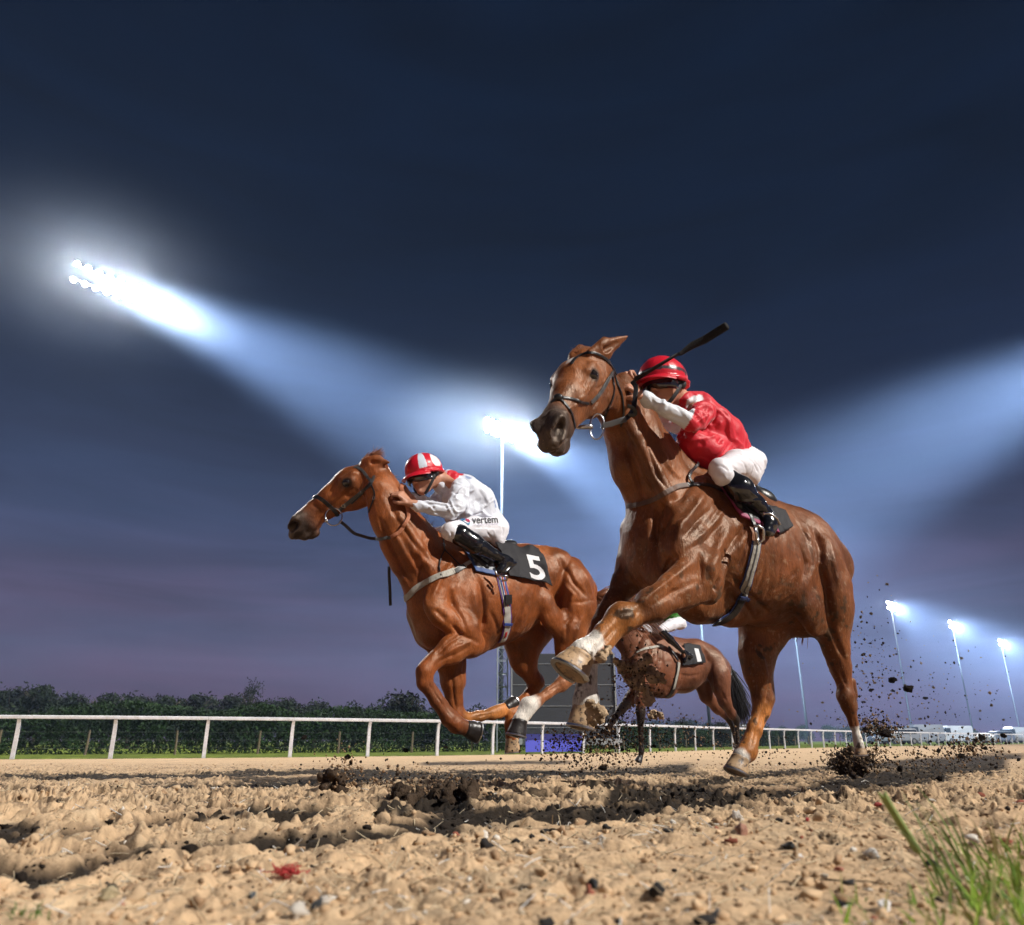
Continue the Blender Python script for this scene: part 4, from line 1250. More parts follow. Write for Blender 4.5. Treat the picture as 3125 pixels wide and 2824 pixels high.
def build_trees():
    lm = mat('foliage', (.03, .05, .02), .7, 0, .2, attr='Col')
    bark = mat('bark', (.06, .045, .032), .9, bump=.6, bscale=12, bdist=.02, var=.3)
    cr = [crown_mesh(k, 3200, 3.4, 4.2, .13) for k in range(6)]
    for m in cr: m.materials.append(lm)
    thin = crown_mesh(40, 1100, 2.6, 4.6, .10, 12); thin.materials.append(lm)
    tm = []
    for k in range(3):
        mb = MB(); rg = random.Random(k)
        mb.tube([(0, 0, -.05), (.05, .02, 1.0), (.0, .08, 2.2), (.1, 0, 3.2)], [.16, .12, .085, .03], 7)
        for i in range(8):
            a = rg.uniform(0, 6.28); z0 = rg.uniform(.8, 2.6); l = rg.uniform(.8, 1.5)
            mb.tube([(0.03, .03, z0), (math.cos(a) * l * .5, math.sin(a) * l * .5, z0 + l * .4), (math.cos(a) * l, math.sin(a) * l, z0 + l * .9)], [.06, .035, .012], 5)
        m = mesh_py('trunk', mb.v, mb.f, True); m.materials.append(bark); tm.append(m)
    rg = random.Random(3)
    def tree(x, y, hgt, label, group, crown=None, wide=1.0, scale_top=4.2):
        r = empty('tree', (x, y, -.32), label, 'tree', group)
        s = hgt / scale_top
        a = rg.uniform(0, 6.28)
        for nm, me in (('trunk', rg.choice(tm)), ('crown', crown or rg.choice(cr))):
            o = bpy.data.objects.new(nm, me); COL.objects.link(o); o.parent = r
            o.scale = (s * wide, s * wide, s); o.rotation_euler = (0, 0, a)
        return r
    topL = [(-200, 2085), (0, 2088), (110, 2078), (190, 2100), (240, 2092), (300, 2104), (430, 2102), (560, 2112), (700, 2118), (830, 2120), (1000, 2130), (1100, 2142), (1240, 2140), (1330, 2150), (1560, 2175), (1900, 2190)]
    def top_h(px, tops, d):
        y = np.interp(px, [t[0] for t in tops], [t[1] for t in tops])
        s = math.sin(TILT) + (H / 2 - y) / F * math.cos(TILT)
        return s * d + .49 + .02
    px = -170
    while px < 1620:
        d = 44 + rg.uniform(-2, 2)
        P = unproj(px, 2250, d)
        tree(P[0], P[1], top_h(px, topL, d) * rg.uniform(.93, 1.05), 'one of the dark trees crowded together behind the hedge on the left', 'trees behind the left hedge', wide=rg.uniform(.9, 1.2))
        px += 2300 / d * rg.uniform(1.5, 2.1)
    px = -150
    while px < 2350:
        d = 50 + rg.uniform(-2, 2); P = unproj(px, 2250, d)
        tree(P[0], P[1], top_h(px, topL, d) * rg.uniform(.85, .98), 'one of the dark trees crowded together behind the hedge on the left', 'trees behind the left hedge', wide=1.2)
        px += 2300 / d * rg.uniform(2.0, 2.8)
    P = unproj(752, 2250, 43)
    tree(P[0], P[1], top_h(752, [(0, 2062), (3000, 2062)], 43), 'thin open-crowned tree standing taller than the dark row on the left', None, thin, .62, 4.5)
    P = unproj(1245, 2250, 35)
    tree(P[0], P[1], 2.75, 'brighter green bushy tree behind the rail, under the number five horse', None, wide=1.25)
    topR = [(1850, 2195), (2000, 2190), (2200, 2203), (2330, 2212), (2500, 2216), (2700, 2222), (2850, 2218), (3000, 2228), (3300, 2238)]
    px = 1880
    while px < 3300:
        d = 135 + rg.uniform(-8, 8); P = unproj(px, 2250, d)
        tree(P[0], P[1], top_h(px, topR, d) * rg.uniform(.9, 1.12), 'one of the low far-off trees along the horizon on the right', 'far trees on the right horizon', wide=rg.uniform(1.3, 1.9))
        px += 2300 / d * rg.uniform(2.6, 4.2)
    # clipped-looking hedge in front of the left trees: one mass of leaves
    rgn = np.random.RandomState(5); n = 95000
    x = rgn.uniform(-26, 26, n); yb = np.interp(x, [p[0] for p in RAIL], [p[1] for p in RAIL]) + 7.5 + (x + 22) * .12
    z = -.30 + rgn.rand(n) ** .8 * (1.75 + .35 * vnoise(np.stack([x * .7, x * 0, x * 0], 1))) * np.interp(x, [-26, 5, 26], [1.0, .80, .70])
    yy = yb + rgn.uniform(-.7, .9, n) + .25 * vnoise(np.stack([x * 1.3, z, x * 0], 1))
    P = np.stack([x, yy, z], 1)
    a = rgn.randn(n, 3); a /= np.linalg.norm(a, axis=1)[:, None]; b = np.cross(a, rgn.randn(n, 3)); b /= np.linalg.norm(b, axis=1)[:, None]
    s = .065 * (.6 + .8 * rgn.rand(n))[:, None]
    V = np.stack([P - a * s, P + b * s * .5, P + a * s, P - b * s * .5], 1).reshape(-1, 3)
    cl = fbm(P * 1.9, 3)
    c = np.array((.013, .034, .007)) * (1 + .5 * (rgn.rand(n) - .5) + 1.2 * cl)[:, None]
    o = link('hedge', mesh_np('hedge', V, np.arange(n * 4).reshape(n, 4), False, {'Col': np.repeat(np.clip(c, .006, 1), 4, 0)}), lm)
    tag(o, 'dense green hedge behind the running rail on the left', 'hedge')

# ------------------------------------------------------------------ big screen, scaffold tower, vehicles
def build_structures():
    d = 31.0
    def at(px, py, dd=d): return unproj(px, py, dd)
    A = at(1558, 2297); B = at(1888, 2297)
    zb = -.30
    def zz(py): return CAM[2] + (math.sin(TILT) + (H / 2 - py) / F * math.cos(TILT)) * d
    x0, x1 = A[0], B[0]; y = A[1]
    root = empty('big_screen', ((x0 + x1) / 2, y, zb), 'large dark grey screen above a blue lit panel, between the two leading horses', 'screen')
    ztop = zz(1985); zmid = zz(2255)
    mb = MB(); mb.box(((x0 + x1) / 2, y, (ztop + zmid) / 2), (x1 - x0, .35, ztop - zmid)); mb.build('screen_panel', mat('grey_panel', (.045, .050, .062), .7, var=.25, vscale=30, bump=.5, bscale=120, bdist=.01), root, bevel=.02)
    fm = mat('screen_frame', (.42, .46, .50), .5, .3)
    for xx in (x0 + .05, x1 - .05):
        mb = MB(); mb.box((xx, y - .21, (ztop + zmid) / 2), (.05, .06, ztop - zmid)); mb.build('frame_upright', fm, root)
    for k in range(4):
        zc = zmid + (ztop - zmid) * (k + .5) / 4
        mb = MB(); mb.box(((x0 + x1) / 2, y - .19, zc), (x1 - x0 - .2, .02, .018)); mb.build('panel_seam', fm, root)
    mb = MB(); mb.box(((x0 + x1) / 2 + .05, y - .05, zmid - .12), (x1 - x0 + .15, .6, .24)); mb.build('base_beam', fm, root, bevel=.01)
    for i in range(4):
        xx = (x0 * (1 - i / 3) + x1 * i / 3) * .96 + x0 * .04
        mb = MB(); mb.box((xx + .05, y, (zmid - .24 + zb) / 2), (.09, .09, zmid - .24 - zb)); mb.build('leg', fm, root)
    xb0, xb1 = at(1603, 2290)[0], at(1782, 2290)[0]
    bl = mat('blue_lit_panel', (.10, .10, .45), .5, emis=(.10, .11, .62), estr=.55); bt = mat('blue_panel_top', (.05, .05, .22), .5, emis=(.05, .05, .32), estr=.25)
    n = 2
    for i in range(n):
        xa = xb0 + (xb1 - xb0) * i / n; xc = xb0 + (xb1 - xb0) * (i + 1) / n
        mb = MB(); mb.box(((xa + xc) / 2, y - .40, zb + .24), (xc - xa - .02, .05, .46)); mb.build('light_panel', bl, root)
    mb = MB(); mb.box(((xb0 + xb1) / 2, y - .38, zb + .60), (xb1 - xb0, .05, .22)); mb.build('panel_header', bt, root)
    # lattice scaffold tower at its left
    tx0, tx1 = at(1516, 2290)[0], at(1548, 2290)[0]; yt = y + .3
    root = empty('scaffold_tower', ((tx0 + tx1) / 2, yt, zb), 'grey lattice scaffold tower beside the left edge of the big screen', 'scaffold')
    top = zz(1955); st = mat('scaffold_tube', (.30, .35, .40), .5, .5)
    cs = [(tx0, yt - .25), (tx1, yt - .25), (tx1, yt + .25), (tx0, yt + .25)]
    for x_, y_ in cs:
        mb = MB(); mb.tube([(x_, y_, zb), (x_, y_, top)], .03, 6); mb.build('standard', st, root)
    k = 0; z_ = zb + .4
    while z_ < top:
        for i in range(4):
            a, b = cs[i], cs[(i + 1) % 4]
            mb = MB(); mb.tube([(a[0] - .06 * (i == 0), a[1], z_), (b[0], b[1], z_)], .018, 5)
            if z_ + .55 < top: mb.tube([((a, b)[k % 2][0], (a, b)[k % 2][1], z_), ((b, a)[k % 2][0], (b, a)[k % 2][1], z_ + .55)], .014, 5)
            mb.build('brace', st, root)
        z_ += .55; k += 1

def car(px, py_base, d, kind, label, colour, yaw=0.0):
    P = unproj(px, 2270, d); zb = -.30
    root = empty('parked_car' if kind != 'van' else 'parked_van', (P[0], P[1], zb), label, 'van' if kind == 'van' else 'car', 'vehicles parked beyond the rail')
    root.rotation_euler = (0, 0, yaw)
    if kind == 'van': prof = [(-2.6, .35), (-2.6, 2.2), (-2.5, 2.32), (1.3, 2.32), (1.6, 2.2), (2.15, 1.35), (2.6, 1.15), (2.68, .8), (2.65, .35)]; wd = .98; win = [(1.45, 2.05, 1.35, 2.10, 1.25)]
    elif kind == 'suv': prof = [(-2.25, .40), (-2.28, 1.0), (-2.1, 1.66), (-1.9, 1.74), (.55, 1.76), (.8, 1.70), (1.35, 1.15), (2.15, 1.0), (2.3, .8), (2.28, .38)]; wd = .92; win = None
    else: prof = [(-2.15, .35), (-2.2, .85), (-1.85, .98), (-1.3, 1.40), (.3, 1.44), (1.05, .98), (2.0, .84), (2.18, .6), (2.16, .32)]; wd = .87; win = None
    zs = {'van': (1.35, 2.05), 'suv': (1.12, 1.62), 'car': (.95, 1.34)}[kind]
    bm = MB(); V = []; n = len(prof)
    for s_, ins in ((-1, 0), (1, 0)):
        for x, z in prof:
            V.append((x, s_ * (wd - (.16 if z > zs[0] + .05 else 0)), z))
    bm.add(V, [(i, (i + 1) % n, n + (i + 1) % n, n + i) for i in range(n)] + [tuple(range(n))[::-1], tuple(range(n, 2 * n))])
    body = mesh_py('body', bm.v, bm.f)
    b2 = bmesh.new(); b2.from_mesh(body); bmesh.ops.bevel(b2, geom=b2.edges[:], offset=.05, segments=2, affect='EDGES'); b2.to_mesh(body); b2.free()
    def ch(nm, me, m, par):
        o = bpy.data.objects.new(nm, me)
        if not len(me.materials): me.materials.append(m)
        COL.objects.link(o); o.parent = par; return o
    ch('body', body, mat('car_paint_%s' % kind + str(colour[0])[2:4], colour, .28, .3, .5, coat=.6), root)
    gl = mat('car_glass', (.02, .03, .04), .08, 0, .8)
    spans = {'van': [(1.25, 2.0)], 'suv': [(-1.85, -.75), (-.65, .15), (.22, 1.0)], 'car': [(-1.25, -.45), (-.38, .55)]}[kind]
    for s_ in (-1, 1):
        for a, b in spans:
            w_ = MB(); w_.box(((a + b) / 2, s_ * (wd - .085), (zs[0] + zs[1]) / 2), (b - a, .17, (zs[1] - zs[0]) * .9))
            ch('window', mesh_py('window', w_.v, w_.f), gl, root)
    ws = MB(); xx = {'van': 1.95, 'suv': 1.12, 'car': .75}[kind]
    ws.box((xx, 0, (zs[0] + zs[1]) / 2), (.12, wd * 1.6, (zs[1] - zs[0]) * .8), Matrix.Rotation(-.7, 3, 'Y')); ch('windscreen', mesh_py('windscreen', ws.v, ws.f), gl, root)
    ty = mat('tyre', (.015, .015, .016), .8)
    for x in (-1.35, 1.38):
        for s_ in (-1, 1):
            w_ = MB(); w_.tube([(x, s_ * (wd - .20), .34), (x, s_ * (wd + .02), .34)], .34, 18); o = ch('wheel', mesh_py('wheel', w_.v, w_.f), ty, root)
            w_ = MB(); w_.tube([(x, s_ * (wd - .19), .34), (x, s_ * (wd + .035), .34)], .19, 12); ch('rim', mesh_py('rim', w_.v, w_.f), mat('rim', (.4, .4, .42), .3, .8), o)
    for s_ in (-1, 1):
        w_ = MB(); w_.box(({'van': 2.64, 'suv': 2.2, 'car': 2.1}[kind], s_ * wd * .72, .78), (.14, .3, .16)); ch('headlight', mesh_py('headlight', w_.v, w_.f), mat('headlight', (.7, .72, .75), .1), root)
    return root

def build_vehicles():
    car(2240, 0, 66, 'suv', 'silver four by four parked behind the rail, seen past the big horse\'s planted hind foot', (.36, .38, .40), math.pi + .15)
    car(2745, 0, 88, 'suv', 'pale four by four parked on the grass just right of the trailing hind leg', (.26, .27, .29), math.pi + .3)
    car(2820, 0, 96, 'van', 'grey van parked between the first mast and the middle mast on the right', (.20, .21, .23), math.pi + .2)
    car(2700, 0, 95, 'car', 'low dark car half hidden at the left of the row of parked vehicles', (.06, .07, .09), math.pi + .3)
    car(2915, 0, 104, 'van', 'long white van parked right of the middle mast', (.34, .35, .37), math.pi + .25)
    car(2990, 0, 108, 'car', 'small silver car parked between the middle mast and the farthest mast', (.25, .26, .27), math.pi + .2)
    car(3050, 0, 112, 'suv', 'dark estate vehicle parked below the farthest mast', (.10, .12, .16), math.pi + .3)
    car(3110, 0, 116, 'van', 'pale van at the right edge of the parked row', (.30, .32, .35), math.pi + .25)
# ------------------------------------------------------------------ floodlight masts and their beams in the damp air
MAST_H = 23.0
STEEL = mat('galvanised_steel', (.42, .46, .50), .45, .6, bump=.1)
STEEL_D = mat('dark_steel', (.05, .06, .07), .5, .2)
LAMP = mat('lamp_glass', (1, 1, 1), .2, emis=(1.0, .98, .95), estr=30.0)
def height_dist(px, py, h):
    """depth at which a point h above the camera shows at this row"""
    s = math.sin(TILT) + (H / 2 - py) / F * math.cos(TILT)
    return h / s

BEAM = Vector((1.0, 1.22, -.05)).normalized()
def floodlight(px, py, label, pole=True, bar=None, rad=.145, lit=True, nlamps=7, power=2.0e5, beam_len=70, half=18, dist=None, glow=2.0e4, beam=None):
    beam = beam or BEAM
    hz = MAST_H
    d = dist if dist else height_dist(px, py, hz - CAM[2] - .3)
    P = unproj(px, py, d)
    gz = -.30
    root = empty('floodlight', (P[0], P[1], gz), label, 'floodlight', 'floodlights along the far side of the track')
    hz = P[2]
    if pole:
        mb = MB()
        mb.tube([(P[0], P[1], gz), (P[0], P[1], gz + 4), (P[0], P[1], gz + 12), (P[0], P[1], hz + .2)], [.17, .15, .12, .08], 14)
        mb.build('pole', mat('mast_paint', (.014, .022, .032), .8, .0), root, True)
    L_ = Vector((.72, .74, 0)).normalized(); up = Vector((0, 0, 1)); nrm = Vector((.62, -.70, -.35)).normalized()
    c = Vector(P)
    for k, dz in (('crossbar', .42), ('crossbar', -.42)):
        mb = MB(); mb.box(c + up * dz - nrm * .22, (3.6, .10, .12), L_.to_track_quat('X', 'Z').to_matrix()); mb.build('crossbar', STEEL_D, root)
    q = nrm.to_track_quat('Z', 'Y').to_matrix()
    hm = None
    for r_ in (1, -1):
        for i in range(nlamps):
            p = c + L_ * ((i - (nlamps - 1) / 2) * .54) + up * r_ * .50
            if hm is None:
                mb = MB(); mb.tube([-nrm * .24, -nrm * .12, Vector()], [rad * .5, rad * .95, rad * 1.08], 14)
                o = mb.build('lamp', STEEL_D, root, True); hm = o.data
                mb = MB(); mb.tube([nrm * .005, nrm * .03], [rad, rad * .8], 16); g = mb.build('lens', LAMP, None, True); gm = g.data
            else:
                o = bpy.data.objects.new('lamp', hm); COL.objects.link(o); o.parent = root
                g = bpy.data.objects.new('lens', gm); COL.objects.link(g)
            o.location = p - root.location
            g.parent = o; g.location = (0, 0, 0)
    if lit:
        for s_, z_ in ((-1.5, .4), (-.9, -.4), (-.3, .4), (.3, -.4), (.9, .4), (1.5, -.4)):
            ld = bpy.data.lights.new('flood_beam', 'SPOT'); lo = bpy.data.objects.new('flood_beam', ld); COL.objects.link(lo)
            ld.spot_size = math.radians(half * 2); ld.spot_blend = 1.0; ld.shadow_soft_size = .5
            lo.parent = root; lo.location = c + nrm * .3 + L_ * s_ + up * z_ - root.location
            ld.energy = power / 6; ld.color = (.72, .86, 1.0)
            lo.rotation_euler = (-beam).to_track_quat('Z', 'Y').to_euler()
        for s_ in (-1.3, 0, 1.3):
            pd = bpy.data.lights.new('flood_glow', 'POINT'); po = bpy.data.objects.new('flood_glow', pd); COL.objects.link(po)
            po.parent = root; po.location = c + nrm * .6 + L_ * s_ - beam * .5 - root.location
            pd.energy = glow; pd.shadow_soft_size = .5; pd.color = (1.0, .97, .92)
    return c

def volume_material(name, col, dens, radius=None, aniso=0.0):
    m = bpy.data.materials.new(name); m.use_nodes = True; nt = m.node_tree; nt.nodes.clear(); L = nt.links.new
    o_ = nd(nt, 'ShaderNodeOutputMaterial'); v = nd(nt, 'ShaderNodeVolumePrincipled')
    v.inputs['Color'].default_value = (*col, 1); v.inputs['Density'].default_value = dens; v.inputs['Anisotropy'].default_value = aniso
    if radius:
        tc = nd(nt, 'ShaderNodeTexCoord'); ln = nd(nt, 'ShaderNodeVectorMath', operation='LENGTH'); L(tc.outputs['Object'], ln.inputs[0])
        mr = nd(nt, 'ShaderNodeMapRange', interpolation_type='SMOOTHERSTEP')
        mr.inputs['From Min'].default_value = radius; mr.inputs['From Max'].default_value = 0; mr.inputs['To Min'].default_value = 0; mr.inputs['To Max'].default_value = 1
        L(ln.outputs['Value'], mr.inputs['Value'])
        pw = nd(nt, 'ShaderNodeMath', operation='POWER'); L(mr.outputs[0], pw.inputs[0]); pw.inputs[1].default_value = 2.0
        mu = nd(nt, 'ShaderNodeMath', operation='MULTIPLY'); L(pw.outputs[0], mu.inputs[0]); mu.inputs[1].default_value = dens
        L(mu.outputs[0], v.inputs['Density'])
    L(v.outputs[0], o_.inputs['Volume'])
    return m

def halo(c, radius, dens):
    """a ball of denser mist, added to make the glow round the lamps"""
    mb = MB(); mb.ball((0, 0, 0), radius, 24, 14)
    o = mb.build('added_halo_mist', volume_material('added_halo_mist', (.75, .85, 1.0), dens, radius))
    o.location = c; tag(o, kind='stuff')
    o.scale = (1.6, 1.4, .72)

def build_haze():
    mb = MB(); mb.box((40, 120, 12.6), (520, 292, 28.0))
    o = mb.build('haze', volume_material('haze', (.46, .62, 1.0), HAZE_D)); tag(o, kind='stuff')

HAZE_D = .0007
def build_floodlights():
    k = 3.1e6
    c = floodlight(330, 868, 'largest floodlight bank, upper left of the sky, two rows of white lamps', pole=False, dist=40.6, power=1.1 * k, glow=6.5e3)
    halo(c - BEAM * 1.2, 8.5, .0034)
    c = floodlight(1533, 1315, 'floodlight on a tall mast between the two leading horses, left of the big horse\'s muzzle', power=1.0 * k, glow=6.5e3)
    halo(c - BEAM * 1.2, 8.5, .0034)
    b3 = Vector((-1, 2.6, -.12)).normalized()
    c = floodlight(3560, 980, 'floodlight off to the right whose beam crosses the upper right sky', dist=43, power=1.3 * k, glow=5e2, beam=b3, half=21)
    for px, py, lab in ((2718, 1850, 'floodlight on the mast just right of the big horse\'s tail end'), (2905, 1907, 'floodlight on the middle of the three masts at the right'), (3054, 1962, 'floodlight on the farthest mast at the right edge')):
        c = floodlight(px, py, lab, power=1.1 * k, glow=3e3, rad=.26)
        halo(c + BEAM * .6, 6.0, .0016)
    floodlight(2395, 1690, 'floodlight mast seen between the hind legs of the biggest horse', lit=False, dist=100)
    floodlight(2110, 1560, 'floodlight mast seen above the back of the smallest horse', lit=False, dist=80)
    build_haze()
build_ground(); build_rails(); build_trees(); build_structures(); build_vehicles(); build_floodlights()
# ------------------------------------------------------------------ riders
Z8 = Zoom(2050, 1350, 4.48)

def hand(S, wrist, f, n, k=.004, grip=1.0, thumb=1, sc=1.0):
    """open palm, four unequal bent fingers and a thumb; f along the metacarpals, n out of the back of the hand"""
    w = np.array(wrist, float); f = np.array(f, float); f /= np.linalg.norm(f)
    n = np.array(n, float); n -= f * (n @ f); n /= np.linalg.norm(n); s = np.cross(f, n) * thumb
    for i in range(4):
        o = (i - 1.5) * .0195 * sc
        kn = w + f * .088 * sc * (1 - .04 * abs(i - 1.3)) + s * o
        S.cone(w + f * .012 * sc + s * o * .6, kn, .0135 * sc, .0108 * sc, 1, .010)
        L = [(.043, .027, .021), (.047, .030, .022), (.044, .028, .022), (.036, .022, .019)][i]
        p = kn
        for j, (a, r0, r1) in enumerate(((45, .0100, .0092), (118, .0092, .0086), (172, .0086, .0078))):
            a = math.radians(a * grip)
            d = f * math.cos(a) - n * math.sin(a)
            q = p + d * L[j] * sc
            S.cone(p, q, r0 * sc, r1 * sc, 1, .003)
            p = q
    t0 = w + f * .022 * sc - s * .026 * sc - n * .006
    t1 = t0 + (f * .7 - s * .5 - n * .5) * .040 * sc
    t2 = t1 + (f * .75 + s * .15 - n * .6) * .032 * sc
    t3 = t2 + (f * .5 + s * .6 - n * .5) * .024 * sc
    S.cone(t0, t1, .0150 * sc, .0118 * sc, 1, .008); S.cone(t1, t2, .0118 * sc, .0105 * sc, 1, .003); S.cone(t2, t3, .0105 * sc, .009 * sc, 1, .003)

class Rider:
    """joints in the horse's frame, all garments grown round them"""
    def __init__(s, fr, z, J):
        s.f = fr; s.z = z; s.J = {}; s.d = {}
        for k, v in J.items():
            if len(v) == 4: P, d = fr.pix(*v[0](v[1], v[2]), v[3])
            else: P, d = fr.pix(*z(v[0], v[1]), v[2])
            s.J[k] = P
        J = s.J
        for k in ('hip', 'knee', 'calf', 'ankle', 'heel', 'toe'):
            J['far_' + k] = J[k] * np.array([1, -1, 1]) + (np.array([.03, 0, .0]))
    def __getitem__(s, k): return s.J[k]

def face(S, c, fwd, up, sc=1.0):
    """a head with brow, nose, lips, chin and ears; c is the centre of the skull"""
    f = np.array(fwd, float); f /= np.linalg.norm(f); u = np.array(up, float); u -= f * (u @ f); u /= np.linalg.norm(u); s = np.cross(u, f)
    P = lambda a, b, d: c + sc * (a * f + b * s + d * u)
    R = np.stack([f, s, u])
    S.ell(c + f * -.005 * sc, (.098 * sc, .077 * sc, .100 * sc), R, .02)
    S.cone(P(.045, 0, -.055), P(.055, 0, -.095), .052 * sc, .034 * sc, 1, .03)
    for q in (1, -1):
        S.cone(P(.02, q * .052, -.03), P(.035, q * .034, -.095), .028 * sc, .018 * sc, 1, .03)
        S.cone(P(.068, q * .040, -.022), P(.082, q * .020, -.028), .014 * sc, .010 * sc, 1, .015)       # cheekbone
        S.cone(P(.082, q * .045, .012), P(.094, q * .012, .016), .009 * sc, .010 * sc, 1, .01)          # brow
        S.cone(P(.090, q * .030, -.004), P(.091, q * .030, -.005), .010 * sc, .010 * sc, 1, .008, sub=True)
        S.cone(P(.078, q * .030, -.005), P(.079, q * .030, -.005), .0125 * sc, .0125 * sc, 1, .004)     # eye
        S.cone(P(-.008, q * .078, .004), P(-.014, q * .082, -.030), .016 * sc, .010 * sc, .8, .006, ax=tuple(f))   # ear
        S.cone(P(-.004, q * .092, .0), P(-.008, q * .090, -.012), .007 * sc, .005 * sc, 1, .004, sub=True)
    S.cone(P(.090, 0, .004), P(.112, 0, -.034), .008 * sc, .0125 * sc, 1, .010)                         # nose
    for q in (1, -1): S.cone(P(.103, q * .010, -.038), P(.098, q * .012, -.040), .0075 * sc, .007 * sc, 1, .005)
    S.cone(P(.094, -.016, -.062), P(.094, .016, -.062), .0075 * sc, .0075 * sc, 1, .006)
    S.cone(P(.090, -.014, -.074), P(.090, .014, -.074), .008 * sc, .008 * sc, 1, .006)
    S.cone(P(.104, -.030, -.068), P(.104, .030, -.068), .0030 * sc, .003 * sc, 1, .005, sub=True)
    S.cone(P(.084, 0, -.098), P(.078, 0, -.102), .018 * sc, .016 * sc, 1, .012)                          # chin
    return P

def garment(name, fr, S, h, m, parent, amp=.004, fq=(14, 14, 14), seed=0., strokes=(), colf=None, relax=2, holes=None):
    V, Q = S.mesh(h, relax=relax)
    if strokes: V = sculpt(fr, V, Q, strokes)
    N = normals(V, Q)
    if amp:
        p = V * np.array(fq) + seed
        wv = np.stack([fbm(V * 6 + seed, 2), fbm(V * 6 + seed + 11, 2), fbm(V * 6 + seed + 23, 2)], 1) * 1.5
        r = (1 - np.minimum(np.abs(fbm(p + wv, 2)) * 6.5, 1.7)) * (.55 + .6 * smoothstep(-.3, .3, fbm(V * 5 + 40, 2)))
        V = V + N * (amp * r)[:, None]
        N = normals(V, Q)
    at = {'Col': colf(V, N)} if colf else None
    me = mesh_np(name, fr.world(V), Q, attrs=at)
    o = link(name, me, m, parent)
    return o, Surf(fr.world(V), Q), V

def helmet(fr, c, fwd, up, sc, m, parent, rings_col, peak_mat):
    """jockey skull cap in a silk cover: dome with a rolled rim, pompom seam and a soft peak"""
    f = np.array(fwd, float); f /= np.linalg.norm(f); u = np.array(up, float); u -= f * (u @ f); u /= np.linalg.norm(u); s = np.cross(u, f)
    S = SDF(fr); R = np.stack([f, s, u]); c = np.array(c, float)
    S.ell(c + u * .010 * sc, (.138 * sc, .112 * sc, .112 * sc), R, .01)
    # cut away below the rim
    for k_ in range(9):
        a = -.16 + .04 * k_
        S.cone(c + sc * (f * a - s * .2 - u * .145), c + sc * (f * a + s * .2 - u * .145), .115 * sc, .115 * sc, 1, .006, sub=True)
    S.ell(c + u * -.02 * sc + f * .0, (.118 * sc, .095 * sc, .095 * sc), R, .004, True)
    for k_ in range(16):
        a0 = 2 * math.pi * k_ / 16; a1 = 2 * math.pi * (k_ + 1) / 16
        S.cone(c + sc * (f * .137 * math.cos(a0) + s * .112 * math.sin(a0) - u * .022), c + sc * (f * .137 * math.cos(a1) + s * .112 * math.sin(a1) - u * .022), .009 * sc, .009 * sc, 1, .006)
    def colf(V, N):
        q = (V - c) / sc
        return rings_col(q @ f, q @ s, q @ u, V)
    o, sf, V = garment('helmet', fr, S, .0045, m, parent, .0012, (26, 26, 26), 3., colf=colf, relax=1)
    # peak
    vs = []; fs = []; n = 17
    for layer in (0, 1):
        for i in range(n):
            a = math.radians(-62 + 124 * i / (n - 1))
            for r_, dz in ((.96, 0), (1.18, -.012), (1.40 + 0 * i, -.030)):
                ext = (r_ - .96) * (math.cos(a) ** .6)
                rad_f = .132 + ext * .135; rad_s = .108 + ext * .06
                p = c + sc * (f * rad_f * math.cos(a) + s * rad_s * math.sin(a) + u * (-.016 + dz - (.004 if layer else 0) + .01 * math.cos(a)))
                vs.append(p)
    for layer in (0, 1):
        b = layer * n * 3
        for i in range(n - 1):
            for j in range(2):
                q = (b + i * 3 + j, b + (i + 1) * 3 + j, b + (i + 1) * 3 + j + 1, b + i * 3 + j + 1)
                fs.append(q if layer == 0 else q[::-1])
    for i in range(n - 1):
        fs.append((i * 3 + 2, (i + 1) * 3 + 2, n * 3 + (i + 1) * 3 + 2, n * 3 + i * 3 + 2))
    pk = link('peak', mesh_py('peak', fr.world(np.array(vs)), fs, True), peak_mat, o)
    return o, sf

def goggles(fr, P, sc, parent, band=True):
    """P maps (forward, left, up) of the head to the frame"""
    gm = mat('goggle_lens', (.012, .011, .012), .08, 0, .8, coat=.6); fm = mat('goggle_frame', (.010, .010, .011), .4)
    mb = MB()
    vs = []; n = 15
    for i in range(n):
        a = math.radians(-78 + 156 * i / (n - 1))
        for du, rr in ((.014, 1.0), (.006, 1.06), (-.026, 1.06), (-.040 + .016 * math.exp(-(a / .25) ** 2), 1.0)):
            vs.append(fr.world(P(.113 * rr * math.cos(a) ** .8 + .003, .093 * rr * math.sin(a), du * 1.15)))
    fs = [(i * 4 + j, (i + 1) * 4 + j, (i + 1) * 4 + j + 1, i * 4 + j + 1) for i in range(n - 1) for j in range(3)]
    mb.add(vs, fs)
    g = mb.build('goggles', gm, parent, True)
    so = g.modifiers.new('thick', 'SOLIDIFY'); so.thickness = .004
    st = MB(); pts = [fr.world(P(.112 * math.cos(a) ** .8 if abs(a) < 1.3 else .112 * math.cos(a), .092 * math.sin(a), -.002)) for a in [math.radians(x) for x in range(80, 281, 20)]]
    for a, b in zip(pts[:-1], pts[1:]): st.tube([a, b], .007, 6)
    st.build('goggle_strap', fm, g)
    return g

